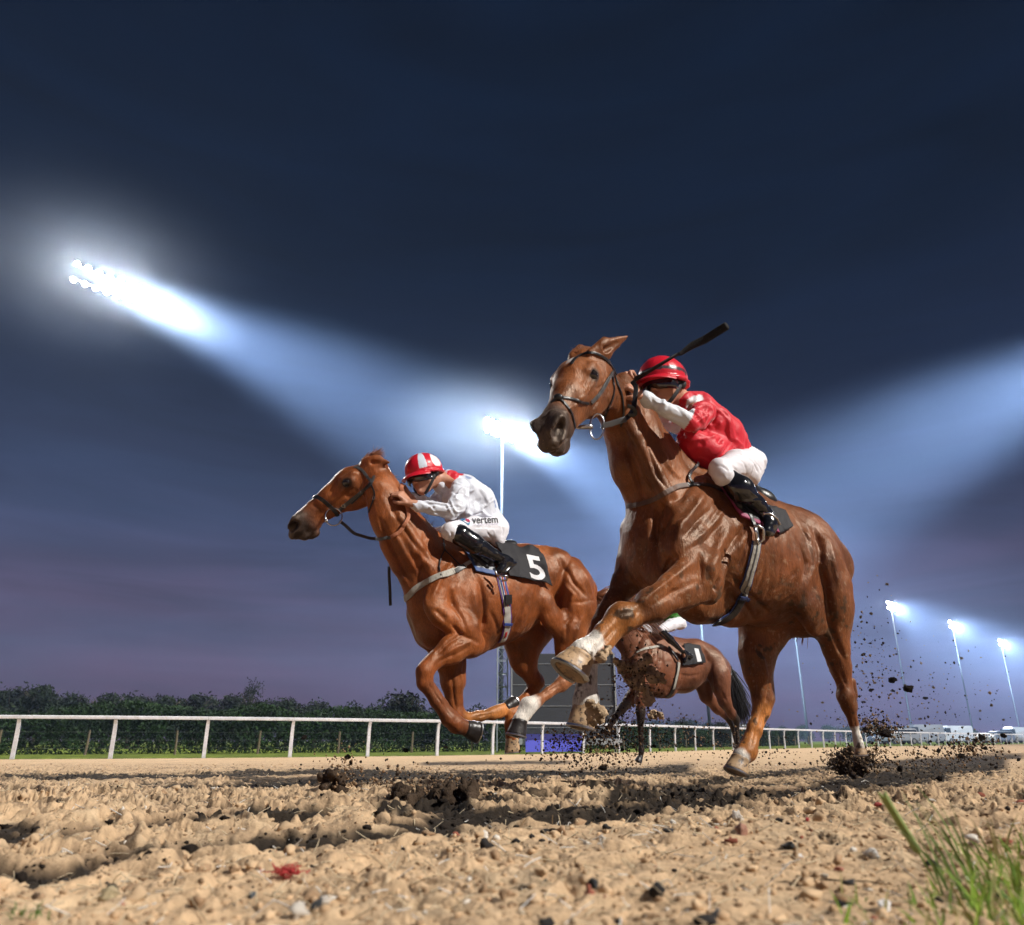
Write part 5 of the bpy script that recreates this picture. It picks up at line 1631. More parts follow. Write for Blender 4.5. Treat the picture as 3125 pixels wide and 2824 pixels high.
def ribbon(name, pts, width, thick, m, parent, nrm=None, cap=True):
    """strap: pts = [(point, surface normal)]"""
    V = []; Fc = []
    P = [Vector(p) for p, n in pts]; Nn = [Vector(n) for p, n in pts]
    ws = width if isinstance(width, (list, tuple)) else [width] * len(P)
    for i in range(len(P)):
        t = (P[min(i + 1, len(P) - 1)] - P[max(i - 1, 0)]).normalized()
        n = Nn[i]; n = (n - t * n.dot(t)).normalized(); b = t.cross(n)
        for sx, sy in ((-1, 0), (-1, 1), (-.55, 1.25), (.55, 1.25), (1, 1), (1, 0)):
            V.append(P[i] + b * sx * ws[i] / 2 + n * sy * thick)
    k = 6
    for i in range(len(P) - 1):
        for j in range(k):
            Fc.append((i * k + j, i * k + (j + 1) % k, (i + 1) * k + (j + 1) % k, (i + 1) * k + j))
    Fc.append(tuple(range(k))[::-1]); Fc.append(tuple(range((len(P) - 1) * k, len(P) * k)))
    return link(name, mesh_py(name, V, Fc), m, parent)

def spline(pts, n=6):
    P = [np.array(p, float) for p in pts]
    if len(P) < 3: return [P[0] + (P[1] - P[0]) * t for t in np.linspace(0, 1, n + 1)]
    out = []
    for i in range(len(P) - 1):
        a = P[max(i - 1, 0)]; b = P[i]; c = P[i + 1]; d = P[min(i + 2, len(P) - 1)]
        for t in np.linspace(0, 1, n, endpoint=False):
            out.append(.5 * (2 * b + (c - a) * t + (2 * a - 5 * b + 4 * c - d) * t * t + (3 * b - a - 3 * c + d) * t ** 3))
    out.append(P[-1]); return out

def strap(name, sf, z, pts, wpx, m, parent, off=.003, thick=.003, n=6, ends=None):
    """strap laid on a surface along a line read off an enlargement"""
    hits = []
    for x, y in spline([(a, b) for a, b in pts], n):
        h = sf.hit(*z(x, y), off)
        if h is not None: hits.append(h)
    if len(hits) < 2: return None
    dep = float(np.dot(np.array(hits[0][0]) - CAM, FWD))
    # smooth the path a little so that it spans hollows as leather does
    P = [h[0].copy() for h in hits]; Nn = [h[1].copy() for h in hits]
    for _ in range(3):
        P = [P[0]] + [(P[i - 1] + P[i] * 2 + P[i + 1]) / 4 for i in range(1, len(P) - 1)] + [P[-1]]
        Nn = [Nn[0]] + [(Nn[i - 1] + Nn[i] + Nn[i + 1]).normalized() for i in range(1, len(Nn) - 1)] + [Nn[-1]]
    P = [max((P[i], hits[i][0]), key=lambda q: (q - hits[i][0]).dot(Nn[i])) for i in range(len(P))]
    pts_ = list(zip(P, Nn))
    if ends:
        for where, lst in ends:
            extra = [(Vector(p), Vector(n_)) for p, n_ in lst]
            pts_ = extra + pts_ if where == 0 else pts_ + extra
    return ribbon(name, pts_, wpx / z.k * dep / F, thick, m, parent)

def patch(name, sf, z, corners, nu, nv, m, parent, off=.010, thick=.006, fold=.004, colf=None, seed=0., lip=None):
    """cloth laid on a surface: corners (x, y) clockwise from the front top"""
    V = []; uv = []
    A, B, C_, D_ = [np.array(c, float) for c in corners]
    last = None
    for j in range(nv + 1):
        for i in range(nu + 1):
            u, v = i / nu, j / nv
            q = (A * (1 - u) + B * u) * (1 - v) + (D_ * (1 - u) + C_ * u) * v
            e = fold * 220 * (vnoise(np.array([u * 4 + seed, v * 3, seed])) * 1.0)
            h = sf.hit(*z(q[0], q[1] + (e if v > .9 else 0)), off)
            if h is None: V.append(None); uv.append((u, v)); continue
            p, n = h
            V.append(p + n * fold * float(vnoise(np.array([u * 5 + seed, v * 3 + 3, seed])) + .8)); uv.append((u, v))
    W_ = nu + 1
    ok = [x is not None for x in V]
    for j in range(nv + 1):                       # rows that miss the body hang on from their neighbours
        for i in range(nu + 1):
            if V[j * W_ + i] is None:
                c = [V[b * W_ + a] for a, b in ((i - 1, j), (i + 1, j), (i, j - 1), (i, j + 1)) if 0 <= a <= nu and 0 <= b <= nv and V[b * W_ + a] is not None]
                if c: V[j * W_ + i] = sum(c, Vector()) / len(c)
    if any(x is None for x in V): V = [x if x is not None else next(y for y in V if y is not None) for x in V]
    Fc = [(j * W_ + i, j * W_ + i + 1, (j + 1) * W_ + i + 1, (j + 1) * W_ + i) for j in range(nv) for i in range(nu)]
    me = mesh_py(name, V, Fc, True)
    if colf:
        a = me.color_attributes.new('Col', 'FLOAT_COLOR', 'POINT')
        for i, (u, v) in enumerate(uv): a.data[i].color = (*colf(u, v), 1)
    o = link(name, me, m, parent)
    so = o.modifiers.new('thick', 'SOLIDIFY'); so.thickness = thick; so.offset = 0
    sf2 = Surf(np.array([tuple(v) for v in V]), np.array(Fc))
    return o, sf2

def lettering(name, text, sf, z, corners, m, parent, off=.0035, bold=0.0, shear=0.0):
    """printed characters laid on a cloth: corners (x, y) of the text's box"""
    cu = bpy.data.curves.new(name, 'FONT'); cu.body = text; cu.size = 1; cu.offset = bold; cu.shear = shear; cu.resolution_u = 4
    ob = bpy.data.objects.new(name, cu); COL.objects.link(ob)
    bpy.context.view_layer.update()
    dg = bpy.context.evaluated_depsgraph_get()
    me = bpy.data.meshes.new_from_object(ob.evaluated_get(dg))
    bpy.data.objects.remove(ob)
    bm = bmesh.new(); bm.from_mesh(me)
    bmesh.ops.triangulate(bm, faces=bm.faces[:])
    for _ in range(2):
        bmesh.ops.subdivide_edges(bm, edges=[e for e in bm.edges if e.calc_length() > .08], cuts=1)
        bmesh.ops.triangulate(bm, faces=bm.faces[:])
    xs = [v.co.x for v in bm.verts]; ys = [v.co.y for v in bm.verts]
    x0, x1, y0, y1 = min(xs), max(xs), min(ys), max(ys)
    A, B, C_, D_ = [np.array(c, float) for c in corners]
    bad = []
    for v in bm.verts:
        u = (v.co.x - x0) / (x1 - x0); w = (y1 - v.co.y) / (y1 - y0)
        q = (A * (1 - u) + B * u) * (1 - w) + (D_ * (1 - u) + C_ * u) * w
        h = sf.hit(*z(*q), off)
        if h is None: bad.append(v)
        else: v.co = h[0]
    if bad: bmesh.ops.delete(bm, geom=bad, context='VERTS')
    bm.to_mesh(me); bm.free()
    me.name = name
    me.materials.clear()
    return link(name, me, m, parent)

SILK_RED = (.62, .012, .030); SILK_WHITE = (.78, .79, .82)

def build_rider(R, label, skin_h, silks_col, helmet_col, peak_m, spec):
    fr = R.f; J = R.J; px = spec['px']     # px(n): metres for n enlargement pixels at the rider
    root = empty('person', fr.world(J['hip']), label, 'jockey', 'jockeys riding the racehorses')
    SK = mat('skin', (.50, .24, .15), .5, bump=.25, bscale=90, var=.12, vscale=25)
    # ---- the body, one continuous figure
    B = SDF(fr); hc = J['head']
    mir = lambda p: p * np.array([1, -1, 1])
    nf_ = spec['face_f']; nu_ = spec['face_u']
    P = face(B, hc, nf_, nu_, spec.get('head', 1.0))
    B.cone(hc + (J['neck'] - hc) * .35, J['neck'], .055, .060, 1, .03)
    B.cone(J['neck'], J['waist'], .055, .05, 1.15, .04)
    B.cone(J['waist'], (J['hip'] + J['far_hip']) / 2, .05, .05, 1.1, .05)
    for a, b in (('sho', 'elb'), ('far_sho', 'far_elb')): B.cone(J[a], J[b], .032, .030, 1, .02)
    B.cone(J['neck'], J['sho'], .04, .03, 1, .03); B.cone(J['neck'], J['far_sho'], .04, .03, 1, .03)
    for a, b in (('elb', 'wri'), ('far_elb', 'far_wri')): B.cone(J[a], J[b], .030, .026, 1, .02)
    for q in ('', 'far_'):
        B.cone(J[q + 'hip'], J[q + 'knee'], .042, .034, 1, .02)
        if q + 'calf' in J: B.cone(J[q + 'knee'], J[q + 'calf'], .032, .028, 1, .02); B.cone(J[q + 'calf'], J[q + 'ankle'], .028, .020, 1, .02)
        B.cone(J[q + 'ankle'], J[q + 'toe'], .018, .014, 1, .02)
    hand(B, J['wri'], spec['hand_f'], spec['hand_n'], thumb=spec.get('th', 1)); hand(B, J['far_wri'], spec['fhand_f'], spec['fhand_n'], thumb=-spec.get('th', 1))
    bo, bsf, _ = garment('body', fr, B, skin_h, SK, root, 0, relax=1)
    tag(bo, None)
    # ---- silks
    T = SDF(fr); spec['torso'](T, J)
    so, ssf, _ = garment('silks', fr, T, .0065, mat('silk', (1, 1, 1), .52, 0, .35, attr='Col', sheen=.2, bump=.5, bscale=22, bdist=.010, detail=8), root, spec.get('wr', .0045), (8, 15, 8), spec.get('seed', 0.), spec.get('silk_strokes', ()), silks_col)
    # ---- breeches
    T = SDF(fr); spec['breeches'](T, J)
    br, brsf, _ = garment('breeches', fr, T, .0065, mat('breeches', (.80, .79, .84), .5, 0, .5, bump=.2, bscale=30, bdist=.005), root, .0030, (9, 9, 20), 5., spec.get('breech_strokes', ()))
    # ---- boots
    for q, nm in (('', 'boot'), ('far_', 'boot')):
        T = SDF(fr); spec['boot'](T, J, q)
        garment(nm, fr, T, .0055, mat('boot_leather', (.008, .008, .010), .16, 0, .6, coat=.5), root, .0012, (12, 12, 12), 2., spec.get('boot_strokes', ()) if not q else ())
    ho, hsf = helmet(fr, hc + spec.get('h_off', 0) , nf_, nu_, spec.get('head', 1.0) * 1.03, mat('helmet_silk', (1, 1, 1), .32, 0, .5, attr='Col', bump=.25, bscale=25, bdist=.004), root, helmet_col, peak_m)
    goggles(fr, P, 1.0, root)
    dark = mat('strap_black', (.012, .012, .014), .5)
    for q_ in (1, -1):
        pts = [P(-.02, q_ * .092, .05), P(-.01, q_ * .098, .01), P(.015, q_ * .088, -.035), P(.045, q_ * .062, -.085), P(.06, q_ * .020, -.125)]
        ribbon('chin_strap', [(fr.world(p), fr.R.T @ np.array([0, q_, -.1])) for p in spline(pts, 4)], .018, .003, dark, ho)
    mb = MB(); e_ = fr.world(P(-.012, .096, .0)); mb.ball(e_, (.020, .012, .034), 12, 8); mb.build('ear_guard', dark, ho, True)
    return root, so, ssf, br, brsf, ho, hsf, P
MATS['coat'] = coat_material()
HORN = mat('hoof_horn', (.42, .28, .16), .45, var=.35, vscale=18, bump=.3, bscale=40, var2=(.07, .05, .04))
HORN_DARK = mat('hoof_horn_dark', (.022, .018, .017), .38, var=.3, vscale=18, bump=.3, bscale=40)
nf, nh, nroot, nbody, nsurf, NWV, NQ = build_horse(near_horse_shape, near_ears, NEAR_STROKES, near_paint, .0070, 'largest chestnut horse, galloping at right with white socks and one foreleg reaching out')
mf, mh, mroot, mbody, msurf, MWV, MQ = build_horse(mid_horse_shape, mid_ears, MID_STROKES, mid_paint, .0080, 'chestnut horse wearing number 5 at left, all four legs gathered off the ground')
ff, fh, froot, fbody, fsurf, FWV, FQ = build_horse(far_horse_shape, far_ears, FAR_STROKES, far_paint, .012, 'smallest horse, dark bay with number 1, running in the background under the big horse')
hoof(nf, Z3, (316, 738), (266, 835), .20, 88, 108, (1, 0, .1), nroot, HORN)
hoof(nf, Z3, (345, 1012), (325, 1138), -.13, 72, 76, (1, 0, -.6), nroot, HORN)
hoof(nf, Z3, (1208, 1308), (1190, 1390), -.11, 52, 66, (1, 0, 0), nroot, HORN)
hoof(nf, Z3, (1877, 1245), (1885, 1290), .11, 27, 36, (1, 0, 0), nroot, HORN)
hoof(mf, Z1, (1042, 1588), (1105, 1600), .19, 47, 56, (.1, 0, -1), mroot, HORN_DARK)
hoof(mf, Z1, (1262, 1480), (1312, 1446), -.12, 37, 46, (-.5, 0, -1), mroot, HORN_DARK)
hoof(mf, Z1, (1343, 1548), (1328, 1632), .12, 45, 54, (1, 0, -.3), mroot, HORN_DARK)
hoof(mf, Z1, (1300, 1642), (1306, 1722), -.10, 38, 42, (1, 0, -.6), mroot, HORN)
hoof(ff, Z3, (650, 1300), (640, 1328), .15, 16, 20, (1, 0, 0), froot, HORN_DARK)
hoof(ff, Z3, (476, 1132), (462, 1160), -.12, 15, 19, (1, 0, .4), froot, HORN)
hoof(ff, Z3, (1200, 1262), (1203, 1285), .12, 14, 17, (1, 0, 0), froot, HORN_DARK)
hoof(ff, Z3, (1186, 1222), (1180, 1248), -.10, 14, 17, (1, 0, 0), froot, HORN_DARK)
PEAK_RED = mat('peak_silk', SILK_RED, .35, bump=.3, bscale=30)
BREECH = None
def px_at(d, z): return lambda n: n / z.k * d / F

def near_rider():
    fr = nf
    R = Rider(fr, Z2, dict(head=(775, 425, .0), neck=(925, 540, .0), waist=(1160, 770, 0), sho=(1000, 570, .17), elb=(925, 625, .24), wri=(668, 475, .17),
                           far_sho=(935, 585, -.17), far_elb=(800, 610, -.20), far_wri=(625, 415, -.06),
                           hip=(1235, 845, .10), knee=(1112, 888, .20), calf=(1208, 985, .25), ankle=(Z8, 1300, 960, .25), heel=(Z8, 1440, 1080, .25), toe=(Z8, 1300, 1200, .27)))
    m = px_at(3.55, Z2)
    def torso(T, J):
        T.px(Z2, [(1165, 775, 0, 78), (1090, 705, 0, 112), (1010, 640, 0, 112), (955, 575, 0, 78)], 1.2, .05)
        T.px(Z2, [(1120, 780, .03, 70), (1010, 790, .03, 88), (920, 740, .02, 80)], 1.2, .05)
        T.px(Z2, [(1000, 565, .15, 58), (985, 575, .20, 58), (950, 610, .24, 52), (922, 628, .25, 48)], 1.0, .02)
        T.px(Z2, [(915, 622, .25, 47), (800, 555, .22, 46), (695, 495, .18, 40), (672, 478, .175, 32)], 1.0, .015)
        T.px(Z2, [(935, 590, -.15, 52), (860, 625, -.18, 46), (800, 615, -.20, 44)], 1.0, .03)
        T.px(Z2, [(800, 612, -.20, 42), (700, 520, -.12, 34), (650, 440, -.07, 26)], 1.0, .02)
        T.cone(J['neck'] * .5 + J['head'] * .5 - np.array([.03, 0, .03]), J['neck'] - np.array([.03, 0, 0]), .066, .088, 1.1, .03)
    def breeches(T, J):
        T.px(Z2, [(1240, 850, .09, 86), (1180, 855, .15, 80), (1095, 880, .21, 60)], 1.0, .03)
        T.px(Z2, [(1195, 800, 0, 70), (1245, 850, .0, 84)], 1.3, .04)
        T.px(Z2, [(1250, 880, .10, 72), (1255, 920, .12, 58)], 1.0, .04)
        T.px(Z2, [(1085, 875, .22, 62), (1105, 915, .235, 60)], 1, .02)
        T.cone(J['far_hip'], J['far_knee'], .100, .072, 1, .04)
    def boot(T, J, q):
        s_ = 1 if not q else -1
        def P_(x, y, lat):
            p, d = fr.pix(*Z8(x, y), lat); return p * np.array([1, s_, 1])
        k = 3.55 / F / 4.48
        T.cone(P_(800, 515, .235), P_(930, 640, .255), 150 * k, 172 * k, .8, .02); T.cone(P_(930, 640, .255), P_(960, 650, .262), 172 * k, 172 * k, .8, .02)
        T.cone(P_(960, 650, .262), P_(1170, 850, .262), 165 * k, 110 * k, .85, .02)
        T.cone(P_(1170, 850, .262), P_(1290, 980, .262), 110 * k, 92 * k, .9, .02)
        T.cone(P_(1290, 1000, .262), P_(1330, 1110, .27), 88 * k, 105 * k, .9, .02)
        T.cone(P_(1330, 1110, .27), P_(1300, 1220, .28), 105 * k, 78 * k, .9, .02)
        T.cone(P_(1410, 1120, .27), P_(1360, 1250, .28), 62 * k, 48 * k, .9, .008)
    def silks(V, N):
        c = np.tile(SILK_RED, (len(V), 1)).astype(float)
        a, _ = fr.pix(*Z2(915, 622), .25); b, _ = fr.pix(*Z2(672, 478), .175)
        t = ((V - a) @ (b - a)) / ((b - a) @ (b - a)); d, _ = seg_dist(V, a, b)
        c[(t > .02) & (d < .085)] = (.74, .78, .84)
        a, _ = fr.pix(*Z2(800, 612), -.2); b, _ = fr.pix(*Z2(650, 440), -.07); d, _ = seg_dist(V, a, b)
        c[d < .08] = (.74, .78, .84)
        # white yoke over the shoulder
        q = V - R['neck']
        u = blob_w(V, fr, Z2, [(930, 520, .09), (985, 480, .02)], 36, .08)
        c = put(c, u, SILK_WHITE)
        u = blob_w(V, fr, Z2, [(930, 665, .2), (950, 700, .2)], 24, .08)
        return put(c, u, SILK_WHITE)
    def hcol(f, s_, u, V):
        c = np.tile(SILK_RED, (len(V), 1)).astype(float)
        c[(np.abs(u - .022 + .12 * f * 0) < .009)] = (.05, .035, .045)
        c[(np.abs(f + .02) < .007) & (u > .0)] = (.05, .035, .045)
        return c
    ff_ = np.array([.93, .33, -.10]); fu = np.array([.14, .05, .99])
    spec = dict(px=m, face_f=ff_, face_u=fu, head=1.0, h_off=np.array([.0, 0, .034]), hand_f=(.75, -.25, .45), hand_n=(-.3, .8, .5), fhand_f=(.8, .25, .35), fhand_n=(-.2, -.3, .9), th=1,
                torso=torso, breeches=breeches, boot=boot, wr=.0100, seed=2.,
                silk_strokes=[(Z2, [(1180, 700), (1120, 780), (1060, 820)], 12, -8), (Z2, [(1140, 640), (1090, 720), (1010, 790)], 13, -9), (Z2, [(1070, 560), (1040, 620), (960, 660)], 10, -9),
                              (Z2, [(1100, 620), (1050, 700), (970, 760)], 10, 6), (Z2, [(1000, 560), (960, 600), (925, 640)], 8, -7), (Z2, [(1050, 540), (1000, 590), (950, 615)], 7, 6),
                              (Z2, [(870, 560), (780, 520), (720, 500)], 6, 5), (Z2, [(900, 610), (820, 590), (740, 560)], 7, -6), (Z2, [(700, 470), (720, 510), (710, 550)], 6, -6),
                              (Z2, [(1190, 740), (1150, 790), (1100, 830)], 7, 5), (Z2, [(1030, 660), (990, 740), (940, 800)], 11, -8)],
                breech_strokes=[(Z8, [(720, 280), (840, 350), (900, 400)], 14, -5), (Z8, [(900, 220), (1000, 320), (1010, 450)], 12, -4), (Z8, [(1060, 240), (1150, 330), (1180, 420)], 14, -5),
                                (Z8, [(1120, 240), (1200, 340), (1220, 400)], 12, -4), (Z8, [(580, 330), (700, 330), (780, 400)], 12, -4), (Z8, [(600, 420), (700, 470), (720, 540)], 12, -5), (Z8, [(900, 160), (1000, 200), (1150, 180)], 12, -6)],
                boot_strokes=[(Z8, [(830, 760), (1000, 800), (1250, 790)], 16, 7), (Z8, [(1000, 520), (1100, 700), (1240, 780)], 10, 4), (Z8, [(1180, 960), (1280, 960), (1400, 1020)], 14, -4)])
    out = build_rider(R, 'jockey in red silks and red cap crouched on the largest horse with whip raised', .0045, silks, hcol, PEAK_RED, spec)
    return R, out

def mid_rider():
    fr = mf
    R = Rider(fr, Z5, dict(head=(1118, 262, .02), neck=(1262, 300, .0), waist=(1600, 590, 0), sho=(1400, 340, .16), elb=(1345, 525, .23), wri=(1010, 470, .14),
                           far_sho=(1320, 350, -.16), far_elb=(1190, 500, -.20), far_wri=(1000, 420, -.04),
                           hip=(1670, 665, .10), knee=(1320, 675, .21), calf=(1470, 780, .24), ankle=(1700, 880, .22), heel=(1800, 915, .22), toe=(1700, 985, .22)))
    m = px_at(5.1, Z5)
    def torso(T, J):
        T.px(Z5, [(1630, 560, 0, 80), (1530, 460, 0, 118), (1420, 380, 0, 118), (1330, 320, 0, 82)], 1.15, .05)
        T.px(Z5, [(1560, 560, .02, 70), (1430, 520, .02, 82), (1340, 440, .02, 80)], 1.15, .05)
        T.px(Z5, [(1340, 560, -.03, 50), (1310, 590, -.03, 36)], 1.3, .05)
        T.px(Z5, [(1400, 340, .14, 72), (1385, 400, .20, 70), (1365, 490, .23, 68), (1340, 530, .235, 62)], .95, .02)
        T.px(Z5, [(1330, 530, .23, 58), (1200, 510, .19, 56), (1080, 490, .155, 44), (1030, 475, .14, 34)], 1.0, .015)
        T.px(Z5, [(1320, 350, -.14, 66), (1190, 490, -.19, 56)], 1.0, .03)
        T.px(Z5, [(1190, 490, -.19, 52), (1080, 440, -.10, 40), (1025, 425, -.05, 32)], 1.0, .02)
        T.cone(J['neck'] * .55 + J['head'] * .45 - np.array([.055, 0, .03]), J['neck'] - np.array([.04, 0, 0]), .054, .084, 1.1, .03)
    def breeches(T, J):
        T.px(Z5, [(1670, 670, .09, 92), (1500, 665, .16, 88), (1320, 680, .21, 68)], 1.0, .03)
        T.px(Z5, [(1640, 610, 0, 88), (1680, 660, .0, 88)], 1.25, .04)
        T.px(Z5, [(1680, 710, .1, 78), (1690, 755, .12, 52)], 1.0, .04)
        T.px(Z5, [(1320, 690, .21, 70), (1380, 720, .225, 62)], 1, .02)
        T.cone(J['far_hip'], J['far_knee'], .100, .072, 1, .04)
    def boot(T, J, q):
        s_ = 1 if not q else -1
        def P_(x, y, lat):
            p, d = fr.pix(*Z5(x, y), lat); return p * np.array([1, s_, 1])
        k = 5.05 / F / 2.52
        T.cone(P_(1400, 715, .235), P_(1500, 780, .25), 82 * k, 74 * k, .85, .02)
        T.cone(P_(1500, 780, .25), P_(1660, 870, .245), 74 * k, 48 * k, .85, .02)
        T.cone(P_(1660, 870, .245), P_(1720, 900, .24), 40 * k, 38 * k, .9, .02)
        T.cone(P_(1735, 905, .24), P_(1780, 925, .24), 42 * k, 40 * k, .9, .02)
        T.cone(P_(1745, 920, .24), P_(1705, 985, .25), 46 * k, 30 * k, .9, .02)
        T.cone(P_(1815, 930, .24), P_(1735, 1005, .25), 17 * k, 15 * k, 1.6, .006)
    def silks(V, N):
        c = np.tile((.72, .75, .83), (len(V), 1)).astype(float)
        u = blob_w(V, fr, Z5, [(1395, 222, .02), (1300, 260, .12)], 46, .07) + blob_w(V, fr, Z5, [(1290, 260, .10), (1255, 420, .14)], 36, .07)
        c = put(c, np.clip(u, 0, 1), SILK_RED)
        u = blob_w(V, fr, Z5, [(1270, 580, .06), (1330, 620, .10)], 52, .08)
        c = put(c, u, (.45, .010, .02))
        # wet dark marks on the back and the shoulder
        for x, y, r in ((1460, 270, 11), (1590, 390, 11), (1620, 420, 10), (1650, 455, 9), (1675, 490, 8)):
            c = put(c, blob_w(V, fr, Z5, [(x, y, .10)], r * 2.2, .3) * .8, (.16, .24, .48))
        return c
    def hcol(f, s_, u, V):
        c = np.tile(SILK_RED, (len(V), 1)).astype(float)
        a = np.degrees(np.arctan2(s_, f))
        ring = (u > .004)
        c[ring & (a > 28) & (a < 52)] = (.66, .74, .84)
        c[ring & ((((a - 98) / 24) ** 2 + ((u - .045) / .048) ** 2) < 1)] = (.85, .85, .86)
        c[ring & (a < -30) & (a > -60)] = (.66, .74, .84)
        return c
    ff_ = np.array([.90, .32, -.30]); fu = np.array([.32, .0, .95])
    spec = dict(px=m, face_f=ff_, face_u=fu, head=1.0, h_off=np.array([.0, 0, .034]), hand_f=(.70, -.2, .62), hand_n=(-.25, .9, .35), fhand_f=(.8, .2, .5), fhand_n=(-.2, -.4, .8), th=1,
                torso=torso, breeches=breeches, boot=boot, wr=.0090, seed=9.,
                silk_strokes=[(Z5, [(1440, 560), (1500, 470), (1560, 440)], 14, -9), (Z5, [(1380, 300), (1450, 380), (1430, 480)], 13, -10), (Z5, [(1300, 360), (1360, 400), (1430, 400)], 9, -8), (Z5, [(1300, 440), (1370, 440), (1430, 460)], 9, 7),
                              (Z5, [(1290, 490), (1200, 470), (1120, 470)], 8, -7), (Z5, [(1320, 560), (1220, 545), (1120, 525)], 8, -6), (Z5, [(1180, 450), (1190, 500), (1170, 540)], 7, -6), (Z5, [(1280, 510), (1340, 490), (1400, 500)], 8, -8), (Z5, [(1610, 480), (1560, 540), (1480, 570)], 10, -7), (Z5, [(1440, 500), (1400, 590), (1380, 600)], 14, -16)],
                breech_strokes=[(Z5, [(1280, 620), (1330, 690), (1330, 740)], 9, -5), (Z5, [(1340, 620), (1390, 640), (1440, 650)], 8, -4), (Z5, [(1540, 720), (1560, 770), (1580, 790)], 7, -4), (Z5, [(1600, 690), (1640, 740), (1650, 780)], 8, -4), (Z5, [(1430, 660), (1560, 655), (1700, 660)], 6, -4), (Z5, [(1700, 620), (1730, 680), (1720, 740)], 8, -4)],
                boot_strokes=[(Z5, [(1590, 760), (1560, 800), (1540, 840)], 9, -4), (Z5, [(1680, 850), (1720, 880), (1750, 880)], 8, 4)])
    out = build_rider(R, 'jockey in white and red silks with red and white striped cap on horse number five', .005, silks, hcol, PEAK_RED, spec)
    return R, out

def far_rider():
    fr = ff
    R = Rider(fr, Z3, dict(head=(700, 400, 0), neck=(745, 430, 0), waist=(845, 520, 0), sho=(780, 440, .16), elb=(745, 500, .2), wri=(665, 510, .12),
                           far_sho=(760, 440, -.16), far_elb=(720, 500, -.2), far_wri=(655, 505, -.08),
                           hip=(865, 550, .1), knee=(760, 585, .2), calf=(810, 640, .22), ankle=(885, 705, .22), heel=(925, 740, .22), toe=(900, 755, .22)))
    def torso(T, J):
        T.px(Z3, [(848, 512, .02, 38), (805, 490, .02, 46), (765, 460, 0, 38)], 1.2, .06)
        T.px(Z3, [(780, 440, .15, 26), (748, 500, .2, 24), (675, 512, .12, 15)], 1, .03)
        T.px(Z3, [(760, 440, -.15, 26), (722, 500, -.2, 22), (660, 506, -.09, 15)], 1, .03)
    def breeches(T, J):
        T.px(Z3, [(866, 550, .08, 33), (820, 565, .15, 32), (765, 590, .21, 24)], 1, .03)
        T.px(Z3, [(860, 530, 0, 32), (872, 560, 0, 32)], 1.25, .04)
        T.cone(J['far_hip'], J['far_knee'], .100, .072, 1, .04)
    def boot(T, J, q):
        s_ = 1 if not q else -1
        k = 7.8 / F / 1.8327
        def P_(x, y, lat):
            p, d = fr.pix(*Z3(x, y), lat); return p * np.array([1, s_, 1])
        T.cone(P_(775, 605, .22), P_(815, 645, .225), 24 * k, 21 * k, .9, .02)
        T.cone(P_(815, 645, .225), P_(885, 712, .22), 21 * k, 12 * k, .9, .02)
        T.cone(P_(890, 712, .22), P_(930, 740, .22), 15 * k, 15 * k, .9, .02)
        T.cone(P_(905, 735, .22), P_(898, 765, .22), 16 * k, 11 * k, .9, .02)
    def silks(V, N):
        c = np.tile((.05, .27, .03), (len(V), 1)).astype(float)
        a, _ = fr.pix(*Z3(745, 500), .2); b, _ = fr.pix(*Z3(675, 512), .12); d, _ = seg_dist(V, a, b)
        c[d < .1] = (.70, .80, .74)
        return c
    spec = dict(px=None, h_off=np.array([.0, 0, .03]), face_f=(.93, .2, -.2), face_u=(.2, 0, 1), head=1.0, hand_f=(.8, -.2, .3), hand_n=(-.2, .7, .6), fhand_f=(.8, .2, .3), fhand_n=(-.2, -.4, .8),
                torso=torso, breeches=breeches, boot=boot, wr=.007, seed=4.)
    out = build_rider(R, 'jockey in green silks and white breeches on the smallest horse in the background', .006, silks, lambda f, s_, u, V: np.tile((.05, .27, .03), (len(V), 1)), mat('green_peak', (.05, .27, .03), .4), spec)
    return R, out

NR, n_out = near_rider()
MR, m_out = mid_rider()
FR_, f_out = far_rider()
# ------------------------------------------------------------------ tack
LEA = mat('black_leather', (.014, .013, .014), .34, 0, .5, bump=.15, bscale=80)
LEAG = mat('worn_leather', (.060, .058, .058), .38, 0, .5, var=.3, vscale=30)
METAL = mat('bit_steel', (.62, .62, .64), .22, 1.0)
WEB = mat('pale_webbing', (.40, .38, .33), .7, var=.2, vscale=40, bump=.3, bscale=120)
BROWNW = mat('brown_webbing', (.115, .065, .045), .6, var=.2, vscale=30)

def ring(name, fr, z, c, rx, ry, depth_pt, m, parent, rot=0, thick=4):
    """round steel ring standing on the cheek: read off the enlargement at the depth of the surface behind it"""
    d = float(np.dot(np.array(depth_pt) - CAM, FWD)) - .018
    pts = []
    for i in range(25):
        a = 2 * math.pi * i / 24
        x = rx * math.cos(a); y = ry * math.sin(a)
        pts.append(unproj(*z(c[0] + x * math.cos(rot) - y * math.sin(rot), c[1] + x * math.sin(rot) + y * math.cos(rot)), d - .02 * math.sin(a)))
    mb = MB(); mb.tube(pts, thick / z.k * d / F, 8, False); return mb.build(name, m, parent, True)

def buckle(sf, z, x, y, r, parent, m=None):
    h = sf.hit(*z(x, y), .006)
    if h is None: return
    p, n = h; d = float(np.dot(np.array(p) - CAM, FWD)); s_ = r / z.k * d / F
    q = n.to_track_quat('Z', 'Y').to_matrix(); mb = MB()
    for a, b in (((-1, -1), (1, -1)), ((1, -1), (1, 1)), ((1, 1), (-1, 1)), ((-1, 1), (-1, -1))):
        mb.tube([p + q @ Vector((a[0] * s_, a[1] * s_ * .8, 0)), p + q @ Vector((b[0] * s_, b[1] * s_ * .8, 0))], s_ * .16, 6)
    mb.build('buckle', m or METAL, parent)

